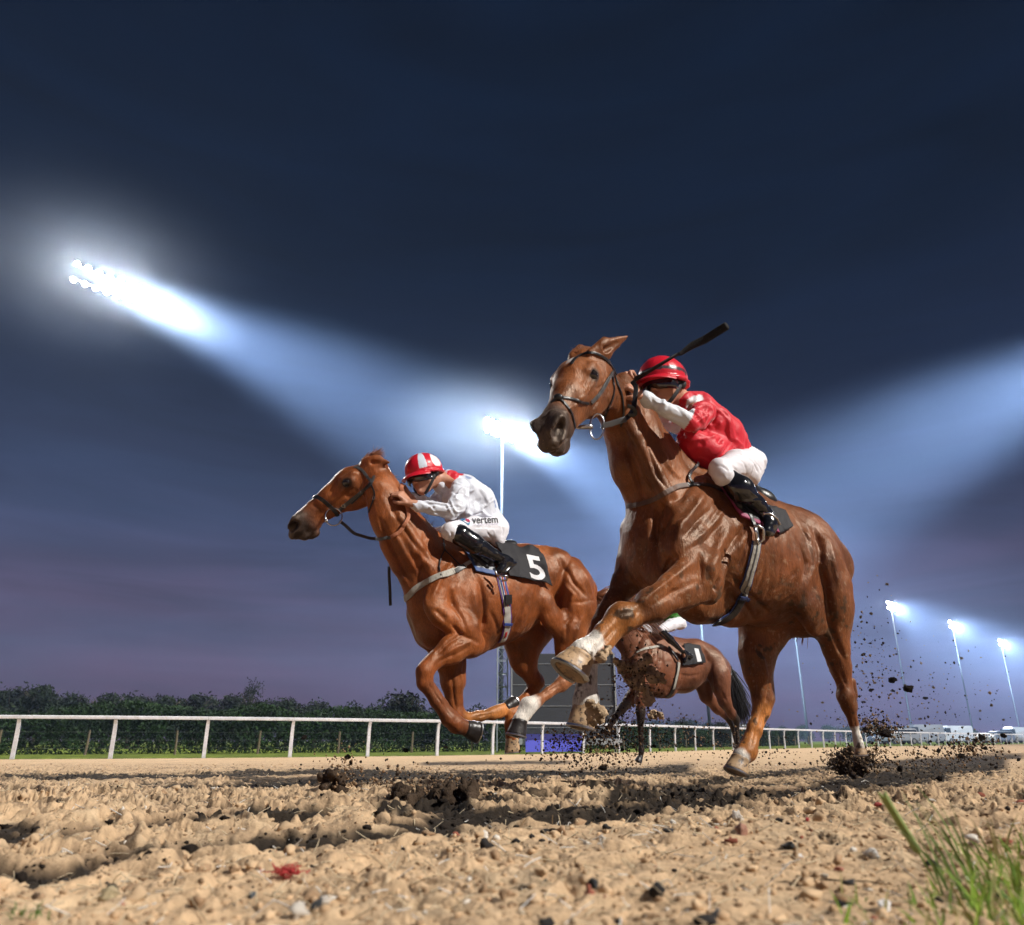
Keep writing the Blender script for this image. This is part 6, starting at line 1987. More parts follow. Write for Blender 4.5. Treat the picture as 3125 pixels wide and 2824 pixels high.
def free(z, pts, d0, d1, n=8):
    """loose rein: points with depths running from d0 to d1"""
    P = spline([(a, b) for a, b in pts], n); L = len(P) - 1
    return [unproj(*z(*p), d0 + (d1 - d0) * i / L) for i, p in enumerate(P)]

def rein_path(sf, z, pts, d0, d1, off=.012, n=8):
    """a rein that touches the neck where the neck is behind it and hangs free elsewhere"""
    out = []
    P = spline([(a, b) for a, b in pts], n); L = len(P) - 1
    for i, p in enumerate(P):
        d = d0 + (d1 - d0) * i / L
        q = unproj(*z(*p), d)
        h = sf.hit(*z(*p), off)
        if h is not None:
            dh = float(np.dot(np.array(h[0]) - CAM, FWD))
            if dh < d: q = np.array(h[0])
        out.append((q, Vector(-ray(*z(*p)))))
    P = [Vector(o[0]) for o in out]
    for _ in range(2): P = [P[0]] + [(P[i - 1] + P[i] * 2 + P[i + 1]) / 4 for i in range(1, len(P) - 1)] + [P[-1]]
    return [(P[i], out[i][1]) for i in range(len(P))]

def depth_of(P): return float(np.dot(np.array(P) - CAM, FWD))

# ---- big horse
def near_tack():
    sf = nsurf; fr = nf
    poll = fr.world(nh.P(.0, 0, -.05))
    b = empty('bridle', poll, 'black racing bridle with crossed noseband and large steel bit ring on the biggest horse\'s head', 'bridle', 'bridles on the racehorses')
    strap('browband', sf, Z4, [(412, 470), (450, 420), (520, 380), (600, 370), (680, 400), (740, 455), (785, 515)], 26, LEA, b)
    strap('cheekpiece', sf, Z4, [(780, 520), (775, 600), (785, 680), (770, 770), (725, 870), (705, 925)], 26, LEA, b)
    strap('noseband_strap', sf, Z4, [(775, 540), (735, 600), (690, 680), (640, 750), (585, 805)], 34, LEAG, b)
    strap('noseband_strap', sf, Z4, [(560, 815), (500, 800), (430, 778), (360, 765), (310, 765), (265, 790), (235, 810)], 24, LEA, b)
    strap('noseband_strap', sf, Z4, [(310, 770), (350, 810), (395, 870), (420, 930), (438, 1010), (440, 1090), (436, 1140)], 24, LEA, b)
    strap('throat_lash', sf, Z4, [(790, 560), (820, 650), (850, 730), (865, 830), (870, 920), (850, 1010)], 18, LEA, b)
    strap('headpiece', sf, Z4, [(700, 415), (745, 450), (790, 500), (800, 560)], 30, LEA, b)
    strap('chin_strap', sf, Z4, [(705, 930), (690, 1010), (650, 1100), (600, 1170)], 20, LEA, b)
    kn = sf.hit(*Z4(300, 765), .004)
    if kn:
        mb = MB(); mb.ball(kn[0], (.020, .014, .016), 14, 10); mb.build('noseband_pad', LEA, b, True)
    hb = sf.hon(*Z4(640, 960), d=3.1)
    ring('bit_ring', fr, Z4, (640, 1015), 62, 112, hb[0], METAL, b, .08, 8)
    d = depth_of(hb[0]) - .03
    mb = MB(); mb.tube([unproj(*Z4(458, 1028), d), unproj(*Z4(500, 1020), d), unproj(*Z4(560, 1018), d), unproj(*Z4(602, 1015), d)], [.004, .009, .0105, .0095], 12); mb.build('bit_mouthpiece', METAL, b, True)
    for x, y, r in ((738, 590, 14), (585, 795, 14), (640, 745, 12), (745, 830, 13), (780, 640, 10), (415, 905, 11)): buckle(sf, Z4, x, y, r, b)
    # reins
    r = empty('rein', unproj(*Z4(690, 1000), d), 'black reins from the biggest horse\'s bit up to its jockey\'s hands', 'reins')
    p = rein_path(sf, Z4, [(690, 1005), (760, 990), (840, 965), (890, 950)], d, 3.12); ribbon('rein', p, .024, .0035, LEAG, r)
    p = rein_path(sf, Z4, [(880, 950), (925, 915), (960, 850), (975, 750), (980, 670), (950, 620)], 3.12, 3.30); ribbon('rein', p, .020, .0035, LEA, r)
    p = rein_path(sf, Z4, [(905, 830), (950, 850), (978, 890), (960, 915), (915, 905)], 3.12, 3.14); ribbon('rein_stop', p, .016, .004, LEA, r)
    # neck strap and breast girth
    g = empty('breast_girth', fr.world(np.array([.6, 0, -.1])), 'brown and black strap round the base of the biggest horse\'s neck', 'harness strap', 'breast straps')
    strap('chest_strap', sf, Z2, [(577, 1086), (640, 1078), (720, 1050), (800, 1000), (860, 975), (915, 968)], 27, BROWNW, g, .005)
    strap('strap_end', sf, Z2, [(905, 968), (960, 968), (1020, 972), (1060, 985), (1110, 1008), (1165, 1035)], 26, LEA, g, .006)
    strap('neck_loop', sf, Z2, [(962, 838), (950, 870), (922, 900), (912, 935), (935, 965)], 16, LEA, g, .012)
    buckle(sf, Z2, 1062, 985, 10, g); buckle(sf, Z2, 1085, 995, 10, g)
    # saddle, pad, girth
    s = empty('saddle', fr.world(np.array([-.05, 0, .02])), 'small black racing saddle with pink edged pad under the jockey in red', 'saddle', 'racing saddles')
    pk = (.34, .045, .13)
    colf = lambda u, v: pk if (u < .10 or v > .86) else ((.02, .02, .022) if (u < .72 or v < .3) else (.03, .03, .033))
    patch('saddle_pad', sf, Z2, [(1085, 985), (1330, 1080), (1400, 1240), (1200, 1150)], 26, 22, mat('pad_cloth', (1, 1, 1), .6, attr='Col', bump=.2, bscale=60), s, .012, .012, .003, colf)
    SB = SDF(fr)
    SB.px(Z2, [(1060, 905, .0, 55), (1180, 985, 0, 70), (1300, 1070, 0, 66), (1370, 1110, 0, 50)], 1.4, .05)
    SB.px(Z2, [(1130, 985, .19, 26), (1200, 1080, .24, 26)], .5, .05)
    garment('seat', fr, SB, .009, LEA, s, 0)
    gp = [(1287, 1285), (1280, 1340), (1265, 1400), (1248, 1460), (1232, 1520), (1215, 1580), (1190, 1630), (1155, 1680), (1100, 1715), (1060, 1728)]
    strap('girth_edge', sf, Z2, gp, 62, mat('blue_webbing', (.03, .05, .16), .6), s, .004, .004)
    strap('girth', sf, Z2, gp[:6], 46, WEB, s, .009, .004)
    strap('girth', sf, Z2, gp[5:], 46, LEA, s, .009, .004)
    strap('girth_stripe', sf, Z2, gp[:6], 8, mat('grey_stripe', (.12, .12, .12), .7), s, .0145, .002)
    strap('girth_keeper', sf, Z2, [(1190, 1582), (1245, 1600)], 22, mat('blue_webbing', (.03, .05, .16), .6), s, .016, .003)
    strap('stirrup_leather', sf, Z2, [(1180, 1060), (1245, 1150), (1270, 1210), (1285, 1290)], 22, LEA, s, .020, .004)
    h = sf.hon(*Z2(1300, 1290)); dd = depth_of(h[0]) - .09
    mb = MB(); mb.tube([unproj(*Z2(x, y), dd) for x, y in ((1278, 1200), (1290, 1240), (1300, 1300), (1330, 1270), (1330, 1215), (1300, 1190), (1278, 1200))], .007, 8); mb.build('stirrup_iron', METAL, s, True)
    mb = MB(); mb.tube([unproj(*Z8(x, y), dd - .04) for x, y in ((1250, 975), (1340, 975), (1440, 1040), (1480, 1130))], .006, 8); mb.build('stirrup_iron', METAL, s, True)
    c = empty('number_cloth', fr.world(np.array([-.45, 0, 0])), 'black and white number cloth mostly hidden behind the big horse\'s jockey\'s boot', 'number cloth', 'number cloths under the saddles')
    patch('cloth', sf, Z2, [(1345, 1090), (1440, 1120), (1475, 1210), (1400, 1250)], 14, 12, mat('number_cloth_fabric', (.013, .012, .015), .75, bump=.3, bscale=60), c, .014, .006, .006)
    o = c.children[0]
    V = []; z = Z8
    for x, y in ((1350, 905), (1400, 888), (1500, 895), (1560, 912), (1565, 950), (1535, 1080), (1470, 1010), (1400, 960)): V.append((x, y))
    h = sf.near(unproj(*Z8(1470, 1010), 3.9)); d_ = depth_of(h[0]) - .03
    P = [unproj(*z(x, y), d_ + .02 * math.sin(x)) for x, y in V]
    me = mesh_py('cloth_flap', P, [tuple(range(len(P)))[::-1]]); fl = link('cloth_flap', me, mat('number_cloth_fabric', (.013, .012, .015)), c); so = fl.modifiers.new('t', 'SOLIDIFY'); so.thickness = .006
    V = ((1355, 902), (1400, 892), (1495, 900), (1512, 930), (1490, 1020), (1440, 985), (1390, 945)); P = [unproj(*z(x, y), d_ - .006) for x, y in V]
    link('numeral', mesh_py('numeral', P, [tuple(range(len(P)))[::-1]]), mat('white_print', (.72, .72, .74), .6), c)
    V = ((1392, 905), (1430, 893), (1450, 910), (1440, 932), (1405, 930)); P = [unproj(*z(x, y), d_ - .010) for x, y in V]
    link('numeral_hole', mesh_py('numeral_hole', P, [tuple(range(len(P)))[::-1]]), mat('number_cloth_fabric', (.013, .012, .015)), c)
    # whip
    dw = depth_of(fr.world(NR['far_wri'])) - .02
    a = [unproj(*Z2(x, y), dw - .10 * t) for t, (x, y) in enumerate(((585, 392), (640, 365), (730, 312), (850, 240), (870, 236), (935, 190), (1000, 160), (1125, 82)))]
    w = empty('whip', a[0], 'long black padded whip held up over the red cap by the jockey in red', 'whip')
    mb = MB(); mb.tube(a[:5], [.012, .012, .0085, .0075, .009], 10); mb.build('shaft', mat('whip_black', (.003, .003, .003), .6), w, True)
    mb = MB()
    Vv = []; rr = [.010, .012, .016, .017, .017]
    dirv = Vector(a[7] - a[4]).normalized(); sidev = dirv.cross(Vector(ray(*Z2(1000, 160)))).normalized(); nn = dirv.cross(sidev)
    pts = [Vector(a[4]), Vector(a[4]) * .6 + Vector(a[5]) * .4, Vector(a[5]), Vector(a[6]), Vector(a[7])]
    for p_, r_ in zip(pts, rr):
        for i in range(10):
            t_ = 2 * math.pi * i / 10; Vv.append(p_ + sidev * math.cos(t_) * r_ + nn * math.sin(t_) * r_ * .55)
    mb.add(Vv, [(i * 10 + j, i * 10 + (j + 1) % 10, (i + 1) * 10 + (j + 1) % 10, (i + 1) * 10 + j) for i in range(4) for j in range(10)] + [tuple(range(10))[::-1], tuple(range(40, 50))])
    mb.build('padded_flap', mat('whip_pad', (.003, .003, .0035), .9, bump=.5, bscale=70), w, True)

# ---- horse five
def mid_tack():
    sf = msurf; fr = mf
    b = empty('bridle', fr.world(mh.P(.0, 0, -.05)), 'black leather bridle with thick noseband on horse number five', 'bridle', 'bridles on the racehorses')
    strap('browband', sf, Z5, [(578, 196), (605, 196), (640, 215), (675, 255), (700, 290), (722, 308)], 22, LEAG, b)
    strap('headpiece', sf, Z5, [(735, 262), (728, 290), (712, 320)], 24, LEAG, b)
    strap('cheekpiece', sf, Z5, [(715, 315), (670, 360), (610, 410), (550, 455), (495, 500), (470, 520)], 30, LEAG, b)
    strap('cheekpiece', sf, Z5, [(712, 318), (660, 370), (640, 400), (560, 470)], 14, LEA, b, .008)
    strap('noseband', sf, Z5, [(265, 425), (300, 425), (340, 445), (380, 475), (415, 510), (445, 545), (462, 600), (450, 650)], 30, LEA, b, .005, .005)
    strap('throat_lash', sf, Z5, [(715, 330), (738, 390), (735, 430), (715, 490), (690, 550), (660, 610), (630, 665)], 13, LEA, b)
    hb = sf.hon(*Z5(440, 575), d=4.7)
    ring('bit_ring', fr, Z5, (424, 574), 65, 67, hb[0], METAL, b, 0, 6)
    d = depth_of(hb[0]) - .03
    for x, y, r in ((735, 430, 10), (500, 490, 12), (640, 385, 9)): buckle(sf, Z5, x, y, r, b)
    mb = MB(); mb.ball(unproj(*Z5(368, 604), d), .012, 10, 8); mb.build('bit_joint', METAL, b, True)
    r = empty('rein', unproj(*Z5(470, 610), d), 'grey rein with tan rubber grip from horse number five\'s bit to its jockey\'s hand', 'reins')
    p = rein_path(sf, Z5, [(470, 605), (520, 645), (580, 700), (640, 720), (700, 738), (760, 743), (830, 738), (880, 722)], d, 4.95); ribbon('rein', p, .020, .004, LEAG, r)
    p = rein_path(sf, Z5, [(875, 725), (920, 700), (960, 655), (985, 590), (985, 530), (965, 480), (950, 440)], 4.92, 4.97, .016); ribbon('rein_grip', p, .022, .006, mat('tan_rubber', (.42, .15, .07), .65, bump=.3, bscale=90), r)
    p = rein_path(sf, Z5, [(945, 330), (935, 360), (948, 400)], 4.93, 4.95); ribbon('rein_loop', p, .026, .006, mat('tan_rubber', (.42, .15, .07)), r)
    p = [(unproj(*Z1(x, y), 5.0), Vector(-ray(*Z1(x, y)))) for x, y in ((614, 690), (616, 760), (620, 830), (622, 908))]; w = empty('strap_end', p[0][0], 'black strap hanging loose below the neck of horse number five', 'strap')
    ribbon('strap', p, .020, .003, LEA, w)
    g = empty('breast_girth', fr.world(np.array([.6, 0, -.1])), 'pale webbing breast girth across the chest of horse number five', 'harness strap', 'breast straps')
    strap('chest_strap', sf, Z1, [(706, 872), (730, 850), (765, 815), (815, 785), (870, 755), (930, 732), (975, 715)], 34, WEB, g, .005, .005)
    strap('strap_buckle_end', sf, Z1, [(965, 722), (1010, 698), (1060, 672), (1100, 650), (1138, 636)], 22, WEB, g, .009, .004)
    strap('keeper', sf, Z1, [(975, 722), (1030, 692)], 26, LEAG, g, .013, .003)
    strap('neck_loop', sf, Z1, [(885, 490), (905, 520), (915, 560), (922, 600), (960, 640), (1010, 690)], 7, LEA, g, .008)
    strap('neck_loop', sf, Z1, [(922, 600), (900, 650), (892, 700), (905, 745)], 7, LEA, g, .008)
    buckle(sf, Z1, 918, 572, 8, g); buckle(sf, Z1, 990, 712, 9, g)
    s = empty('saddle', fr.world(np.array([-.05, 0, .02])), 'small black racing saddle with blue edged grey pad on horse number five', 'saddle', 'racing saddles')
    def colf(u, v):
        if u < .12 or v > .84: return (.04, .085, .24)
        return (.34, .36, .38) if int((u * 7 + v * 5)) % 2 else (.06, .06, .065)
    patch('saddle_pad', sf, Z1, [(1030, 600), (1180, 600), (1200, 745), (1095, 722)], 26, 20, mat('pad_cloth', (1, 1, 1), .6, attr='Col'), s, .010, .010, .003, colf, 3.)
    SB = SDF(fr)
    SB.px(Z1, [(980, 575, .0, 34), (1080, 600, 0, 44), (1200, 590, 0, 46), (1290, 580, 0, 36)], 1.5, .05)
    SB.px(Z1, [(1080, 620, .17, 22), (1160, 690, .22, 18)], .5, .05)
    garment('seat', fr, SB, .009, LEA, s, 0)
    gp = [(1232, 735), (1242, 790), (1256, 850), (1266, 910), (1270, 970), (1268, 1030), (1256, 1075), (1240, 1105)]
    strap('girth_edge', sf, Z1, gp, 56, mat('purple_webbing', (.10, .03, .20), .6), s, .004, .004)
    strap('girth', sf, Z1, gp, 40, mat('cream_webbing', (.46, .44, .40), .7), s, .009, .003)
    for dx, cc, nm in ((-9, (.03, .07, .30), 'blue'), (3, (.50, .02, .02), 'red'), (13, (.03, .07, .30), 'blue')):
        strap('girth_stripe', sf, Z1, [(x + dx, y) for x, y in gp[:4]], 6, mat(nm + '_stripe', cc, .7), s, .0135, .002)
    strap('girth_stripe', sf, Z1, [(1260, 1050), (1254, 1078)], 14, mat('red_stripe', (.5, .02, .02)), s, .0135, .002)
    strap('girth_buckle', sf, Z1, [(1268, 850), (1270, 900)], 46, LEA, s, .016, .006)
    strap('girth_keeper', sf, Z1, [(1245, 1008), (1292, 1008)], 16, mat('blue_keeper', (.04, .08, .34), .6), s, .016, .003)
    strap('stirrup_leather', sf, Z1, [(1130, 620), (1180, 650), (1215, 690), (1230, 730)], 20, LEA, s, .022, .004)
    h = sf.hon(*Z1(1240, 730), d=5.0); dd = depth_of(h[0]) - .10
    mb = MB(); mb.tube([unproj(*Z1(x, y), dd) for x, y in ((1195, 700), (1215, 735), (1235, 768))], .006, 8); mb.tube([unproj(*Z1(x, y), dd - .02) for x, y in ((1220, 735), (1250, 745), (1272, 742), (1268, 768), (1240, 770))], .008, 8); mb.build('stirrup_iron', METAL, s, True)
    c = empty('number_cloth', fr.world(np.array([-.5, 0, 0])), 'black number cloth with a white 5 over the hips of the left horse', 'number cloth', 'number cloths under the saddles')
    o, csf = patch('cloth', sf, Z1, [(1195, 585), (1440, 598), (1506, 797), (1275, 745)], 46, 34, mat('number_cloth_fabric', (.013, .012, .015)), c, .016, .005, .020, None, 2.)
    lettering('number', '5', csf, Z1, [(1366, 624), (1452, 640), (1492, 772), (1404, 762)], mat('white_print', (.72, .72, .74), .6), c, .0055, .02)
    # lettering on the breeches and the boot
    tx = lettering('lettering', 'vertem', m_out[4], Z5, [(1485, 582), (1680, 578), (1688, 622), (1490, 628)], mat('dark_print', (.03, .03, .035), .5), m_out[3], .004, .012)
    lettering('small_lettering', 'VERY DIFFERENT STOCKBROKERS', m_out[4], Z5, [(1490, 632), (1690, 624), (1690, 634), (1490, 642)], mat('grey_print', (.45, .42, .55), .5), m_out[3], .004)
    for pts, cc, nm in ((((1395, 598), (1432, 590), (1440, 600), (1415, 606), (1405, 604)), (.02, .16, .34), 'logo_blue'), (((1432, 590), (1462, 598), (1472, 612), (1462, 618), (1440, 604)), (.55, .03, .10), 'logo_red'), (((1400, 604), (1412, 606), (1452, 628), (1472, 614), (1466, 638), (1452, 636)), (.02, .24, .40), 'logo_teal')):
        P = [m_out[4].hit(*Z5(x, y), .005) for x, y in pts]
        if all(P): link('logo', mesh_py('logo', [p[0] for p in P], [tuple(range(len(P)))[::-1]]), mat(nm, cc, .5), m_out[3])

def far_tack():
    sf = fsurf; fr = ff
    g = empty('breast_girth', fr.world(np.array([.6, 0, -.1])), 'cream breast girth on the smallest horse in the background', 'harness strap', 'breast straps')
    strap('chest_strap', sf, Z3, [(605, 748), (630, 722), (670, 700), (720, 688), (775, 682)], 13, WEB, g, .006)
    s = empty('saddle', fr.world(np.array([-.05, 0, .02])), 'small black racing saddle with pale girth on the smallest horse in the background', 'saddle', 'racing saddles')
    gp = [(862, 775), (856, 820), (845, 870), (832, 920), (812, 955), (795, 968)]
    strap('girth_edge', sf, Z3, gp, 30, LEA, s, .004, .004); strap('girth', sf, Z3, gp[:4], 18, WEB, s, .010, .003)
    SB = SDF(fr); SB.px(Z3, [(740, 640, .0, 20), (800, 672, 0, 26), (880, 690, 0, 24)], 1.5, .05); SB.px(Z3, [(810, 690, .18, 12), (860, 760, .22, 10)], .6, .05)
    garment('seat', fr, SB, .014, LEA, s, 0)
    c = empty('number_cloth', fr.world(np.array([-.5, 0, 0])), 'black number cloth with a white 1 on the smallest horse in the background', 'number cloth', 'number cloths under the saddles')
    o, csf = patch('cloth', sf, Z3, [(885, 674), (975, 686), (1002, 776), (878, 795)], 20, 16, mat('number_cloth_fabric', (.013, .012, .015)), c, .02, .006, .008, None, 6.)
    lettering('number', '1', csf, Z3, [(948, 696), (972, 700), (990, 768), (966, 772)], mat('white_print', (.72, .72, .74), .6), c, .008, .03)

near_tack(); mid_tack(); far_tack()

# ---- hair
MANE = mat('chestnut_hair', (.20, .062, .020), .5, bump=.3, bscale=90); BLKH = mat('black_hair', (.012, .011, .013), .5)
def hair():
    f = mf
    r = [(f.world(mh.P(x, y, .0)), f.R.T @ np.array([-.8, .1, .30 + .3 * random.random()])) for x in (-.02, .02, .05) for y in (-.03, 0, .03)]
    strands('forelock', r, 260, .10, .22, .0016, MANE, mroot, 2, .1, .25)
    r = []
    for x, y in spline([(870, 510), (790, 430), (720, 350), (660, 260), (610, 190)], 5):
        P, d = f.pix(*Z1(x, y), -.005); r.append((f.world(P), f.R.T @ np.array([-.45, -.6, .35])))
    strands('mane', r, 700, .10, .20, .0018, MANE, mroot, 3, .5, .12)
    P, d = f.pix(*Z1(1762, 850), 0)
    r = [(f.world(P), f.R.T @ np.array([-.8, .05, .10]))]
    strands('tail', r, 420, .62, .16, .0035, MANE, mroot, 4, .7, .10)
    f = nf
    r = []
    for x, y in spline([(960, 880), (860, 770), (760, 660), (690, 560), (640, 470)], 5):
        P, d = f.pix(*Z2(x, y), -.01); r.append((f.world(P), f.R.T @ np.array([-.4, -.9, .2])))
    strands('mane', r, 700, .11, .20, .0018, MANE, nroot, 5, .7, .10)
    r = [(f.world(nh.P(x, -.01, -.002)), f.R.T @ np.array([-.4, -.4, .4])) for x in (.0, .03)]
    strands('forelock', r, 120, .05, .25, .0016, MANE, nroot, 6, .6, .2)
    P, d = f.pix(*Z2(1700, 1290), -.03)
    strands('tail', [(f.world(P + np.array([.02, -.06, -.05])), f.R.T @ np.array([-.25, -.75, -.45]))], 260, .50, .10, .006, MANE, nroot, 7, .9, .10)
    f = ff
    P, d = f.pix(*Z3(1150, 800), 0)
    strands('tail', [(f.world(P + np.array([.03, 0, 0])), f.R.T @ np.array([-.30, .0, -.70]))], 600, .62, .12, .005, BLKH, froot, 8, .9, .10)
hair()
# ------------------------------------------------------------------ thrown dirt, crumbs, litter and grass in front
def clod_mesh(seed, sub=3, rough=.55, fr_=2.2):
    bm = bmesh.new(); bmesh.ops.create_icosphere(bm, subdivisions=sub, radius=1)
    V = np.array([v.co[:] for v in bm.verts])
    n = fbm(V * fr_ + seed * 3.1, 4) * rough * 1.6 + (np.abs(fbm(V * fr_ * 2.6 + seed, 3)) - .15) * rough * 1.3
    V = V * (1 + n)[:, None] * np.array([1.25, .9, .85])
    for v, c in zip(bm.verts, V): v.co = c
    me = bpy.data.meshes.new('dirt_clod'); bm.to_mesh(me); bm.free()
    me.polygons.foreach_set('use_smooth', [False] * len(me.polygons))
    return me

DIRT = mat('clod_dirt', (.21, .135, .080), .95, 0, .1, var=.45, vscale=4, bump=.9, bscale=25, bdist=.08, var2=(.06, .04, .028))
DIRTD = mat('wet_dirt', (.034, .024, .018), .9, 0, .15, var=.5, vscale=4, bump=.8, bscale=20, bdist=.08)
CL = [clod_mesh(i) for i in range(6)]; CLD = [m.copy() for m in CL]
for m in CL: m.materials.append(DIRT)
for m in CLD: m.materials.append(DIRTD)
ZR = Zoom(2200, 1750, 2.18); ZL = Zoom(1000, 2200, 1.68); ZF = Zoom(0, 2000, 2.016)

def clod(z, x, y, d, r, dark, label=None, group=None, stretch=(1, 1, 1)):
    P = unproj(*z(x, y), d)
    o = bpy.data.objects.new('dirt_clod', random.choice(CLD if dark else CL)); COL.objects.link(o)
    o.location = P; s = r / z.k * d / F
    o.scale = (s * stretch[0] * random.uniform(.8, 1.2), s * stretch[1], s * stretch[2] * random.uniform(.75, 1.1)); o.rotation_euler = (random.uniform(-.6, .6), random.uniform(-.6, .6), random.uniform(0, 6))
    tag(o, label or 'small clod of dirt kicked up and hanging in the air behind the horses', 'dirt clod', group or 'small clods flying behind the horses')
    return o

def spray(name, centers, n, label, dark=.5, size=(.002, .007), seed=1):
    """fine crumbs in the air: far too many to count"""
    rg = np.random.RandomState(seed)
    T = np.array([(1, 0, 0), (-1, 0, 0), (0, 1, 0), (0, -1, 0), (0, 0, 1), (0, 0, -1)], float)
    Fb = [(0, 2, 4), (2, 1, 4), (1, 3, 4), (3, 0, 4), (2, 0, 5), (1, 2, 5), (3, 1, 5), (0, 3, 5)]
    V = []; Fc = []; C = []
    w = np.array([c[6] for c in centers], float); w /= w.sum()
    for i in range(n):
        z, x, y, rx, ry, d, _ = centers[rg.choice(len(centers), p=w)]
        a = rg.randn(3)
        P = unproj(*z(x + a[0] * rx, y + a[1] * ry), d + a[2] * .12)
        s = size[0] + (size[1] - size[0]) * rg.rand() ** 3
        o = len(V); Q = P + T * s * rg.uniform(.5, 1.3, (6, 3))
        V += Q.tolist(); Fc += [(a_ + o, b_ + o, c_ + o) for a_, b_, c_ in Fb]
        cc = (.03, .021, .016) if rg.rand() < dark else (.26, .17, .10)
        C += [cc] * 6
    o = link(name, mesh_np(name, np.array(V), np.array(Fc), False, {'Col': np.array(C)}), mat('crumb_dirt', (1, 1, 1), .95, 0, .1, attr='Col'))
    tag(o, label, 'flying dirt', kind='stuff')

def lump(z, blobs, d, label, seed, dark=False, h=.009):
    """large torn piece of sand: a ragged cluster fused into one mass"""
    fr = Frame(2000, 2000, d, 0.0)
    S = SDF(fr); rg = random.Random(seed)
    for x, y, r in blobs:
        for k in range(16):
            P, dd = fr.pix(*z(x + rg.gauss(0, r * .62), y + rg.gauss(0, r * .55)), rg.gauss(0, .03)); s = r * rg.uniform(.12, .48) / z.k * dd / F
            S.cone(P, P + 1e-4, s, s, 1, .015)
    V, Q = S.mesh(h, relax=1)
    lab = np.arange(len(V))
    for _ in range(400):
        m_ = lab[Q].min(1); l2 = lab.copy()
        for a_ in range(4): np.minimum.at(l2, Q[:, a_], m_)
        if (l2 == lab).all(): break
        lab = l2
    keep = np.bincount(lab).argmax(); Q = Q[lab[Q[:, 0]] == keep]; used = np.unique(Q); mp_ = np.full(len(V), -1); mp_[used] = np.arange(len(used)); V = V[used]; Q = mp_[Q]
    N = normals(V, Q)
    V = V + N * (fbm(V * 42, 3) * .030 + (np.abs(fbm(V * 95, 2)) - .1) * .024)[:, None]
    m = DIRTD if dark else DIRT
    base = np.array((.060, .041, .028)) if dark else np.array((.50, .36, .23))
    c = np.tile(base, (len(V), 1)) * (1 + .8 * fbm(V * 25, 3))[:, None]
    o = link('dirt_clod', mesh_np('dirt_clod', fr.world(V), Q, False, {'Col': np.clip(c, .01, 1)}), mat('lump_dirt', (1, 1, 1), .95, 0, .1, attr='Col', bump=1, bscale=160, bdist=.006))
    tag(o, label, 'dirt clod')

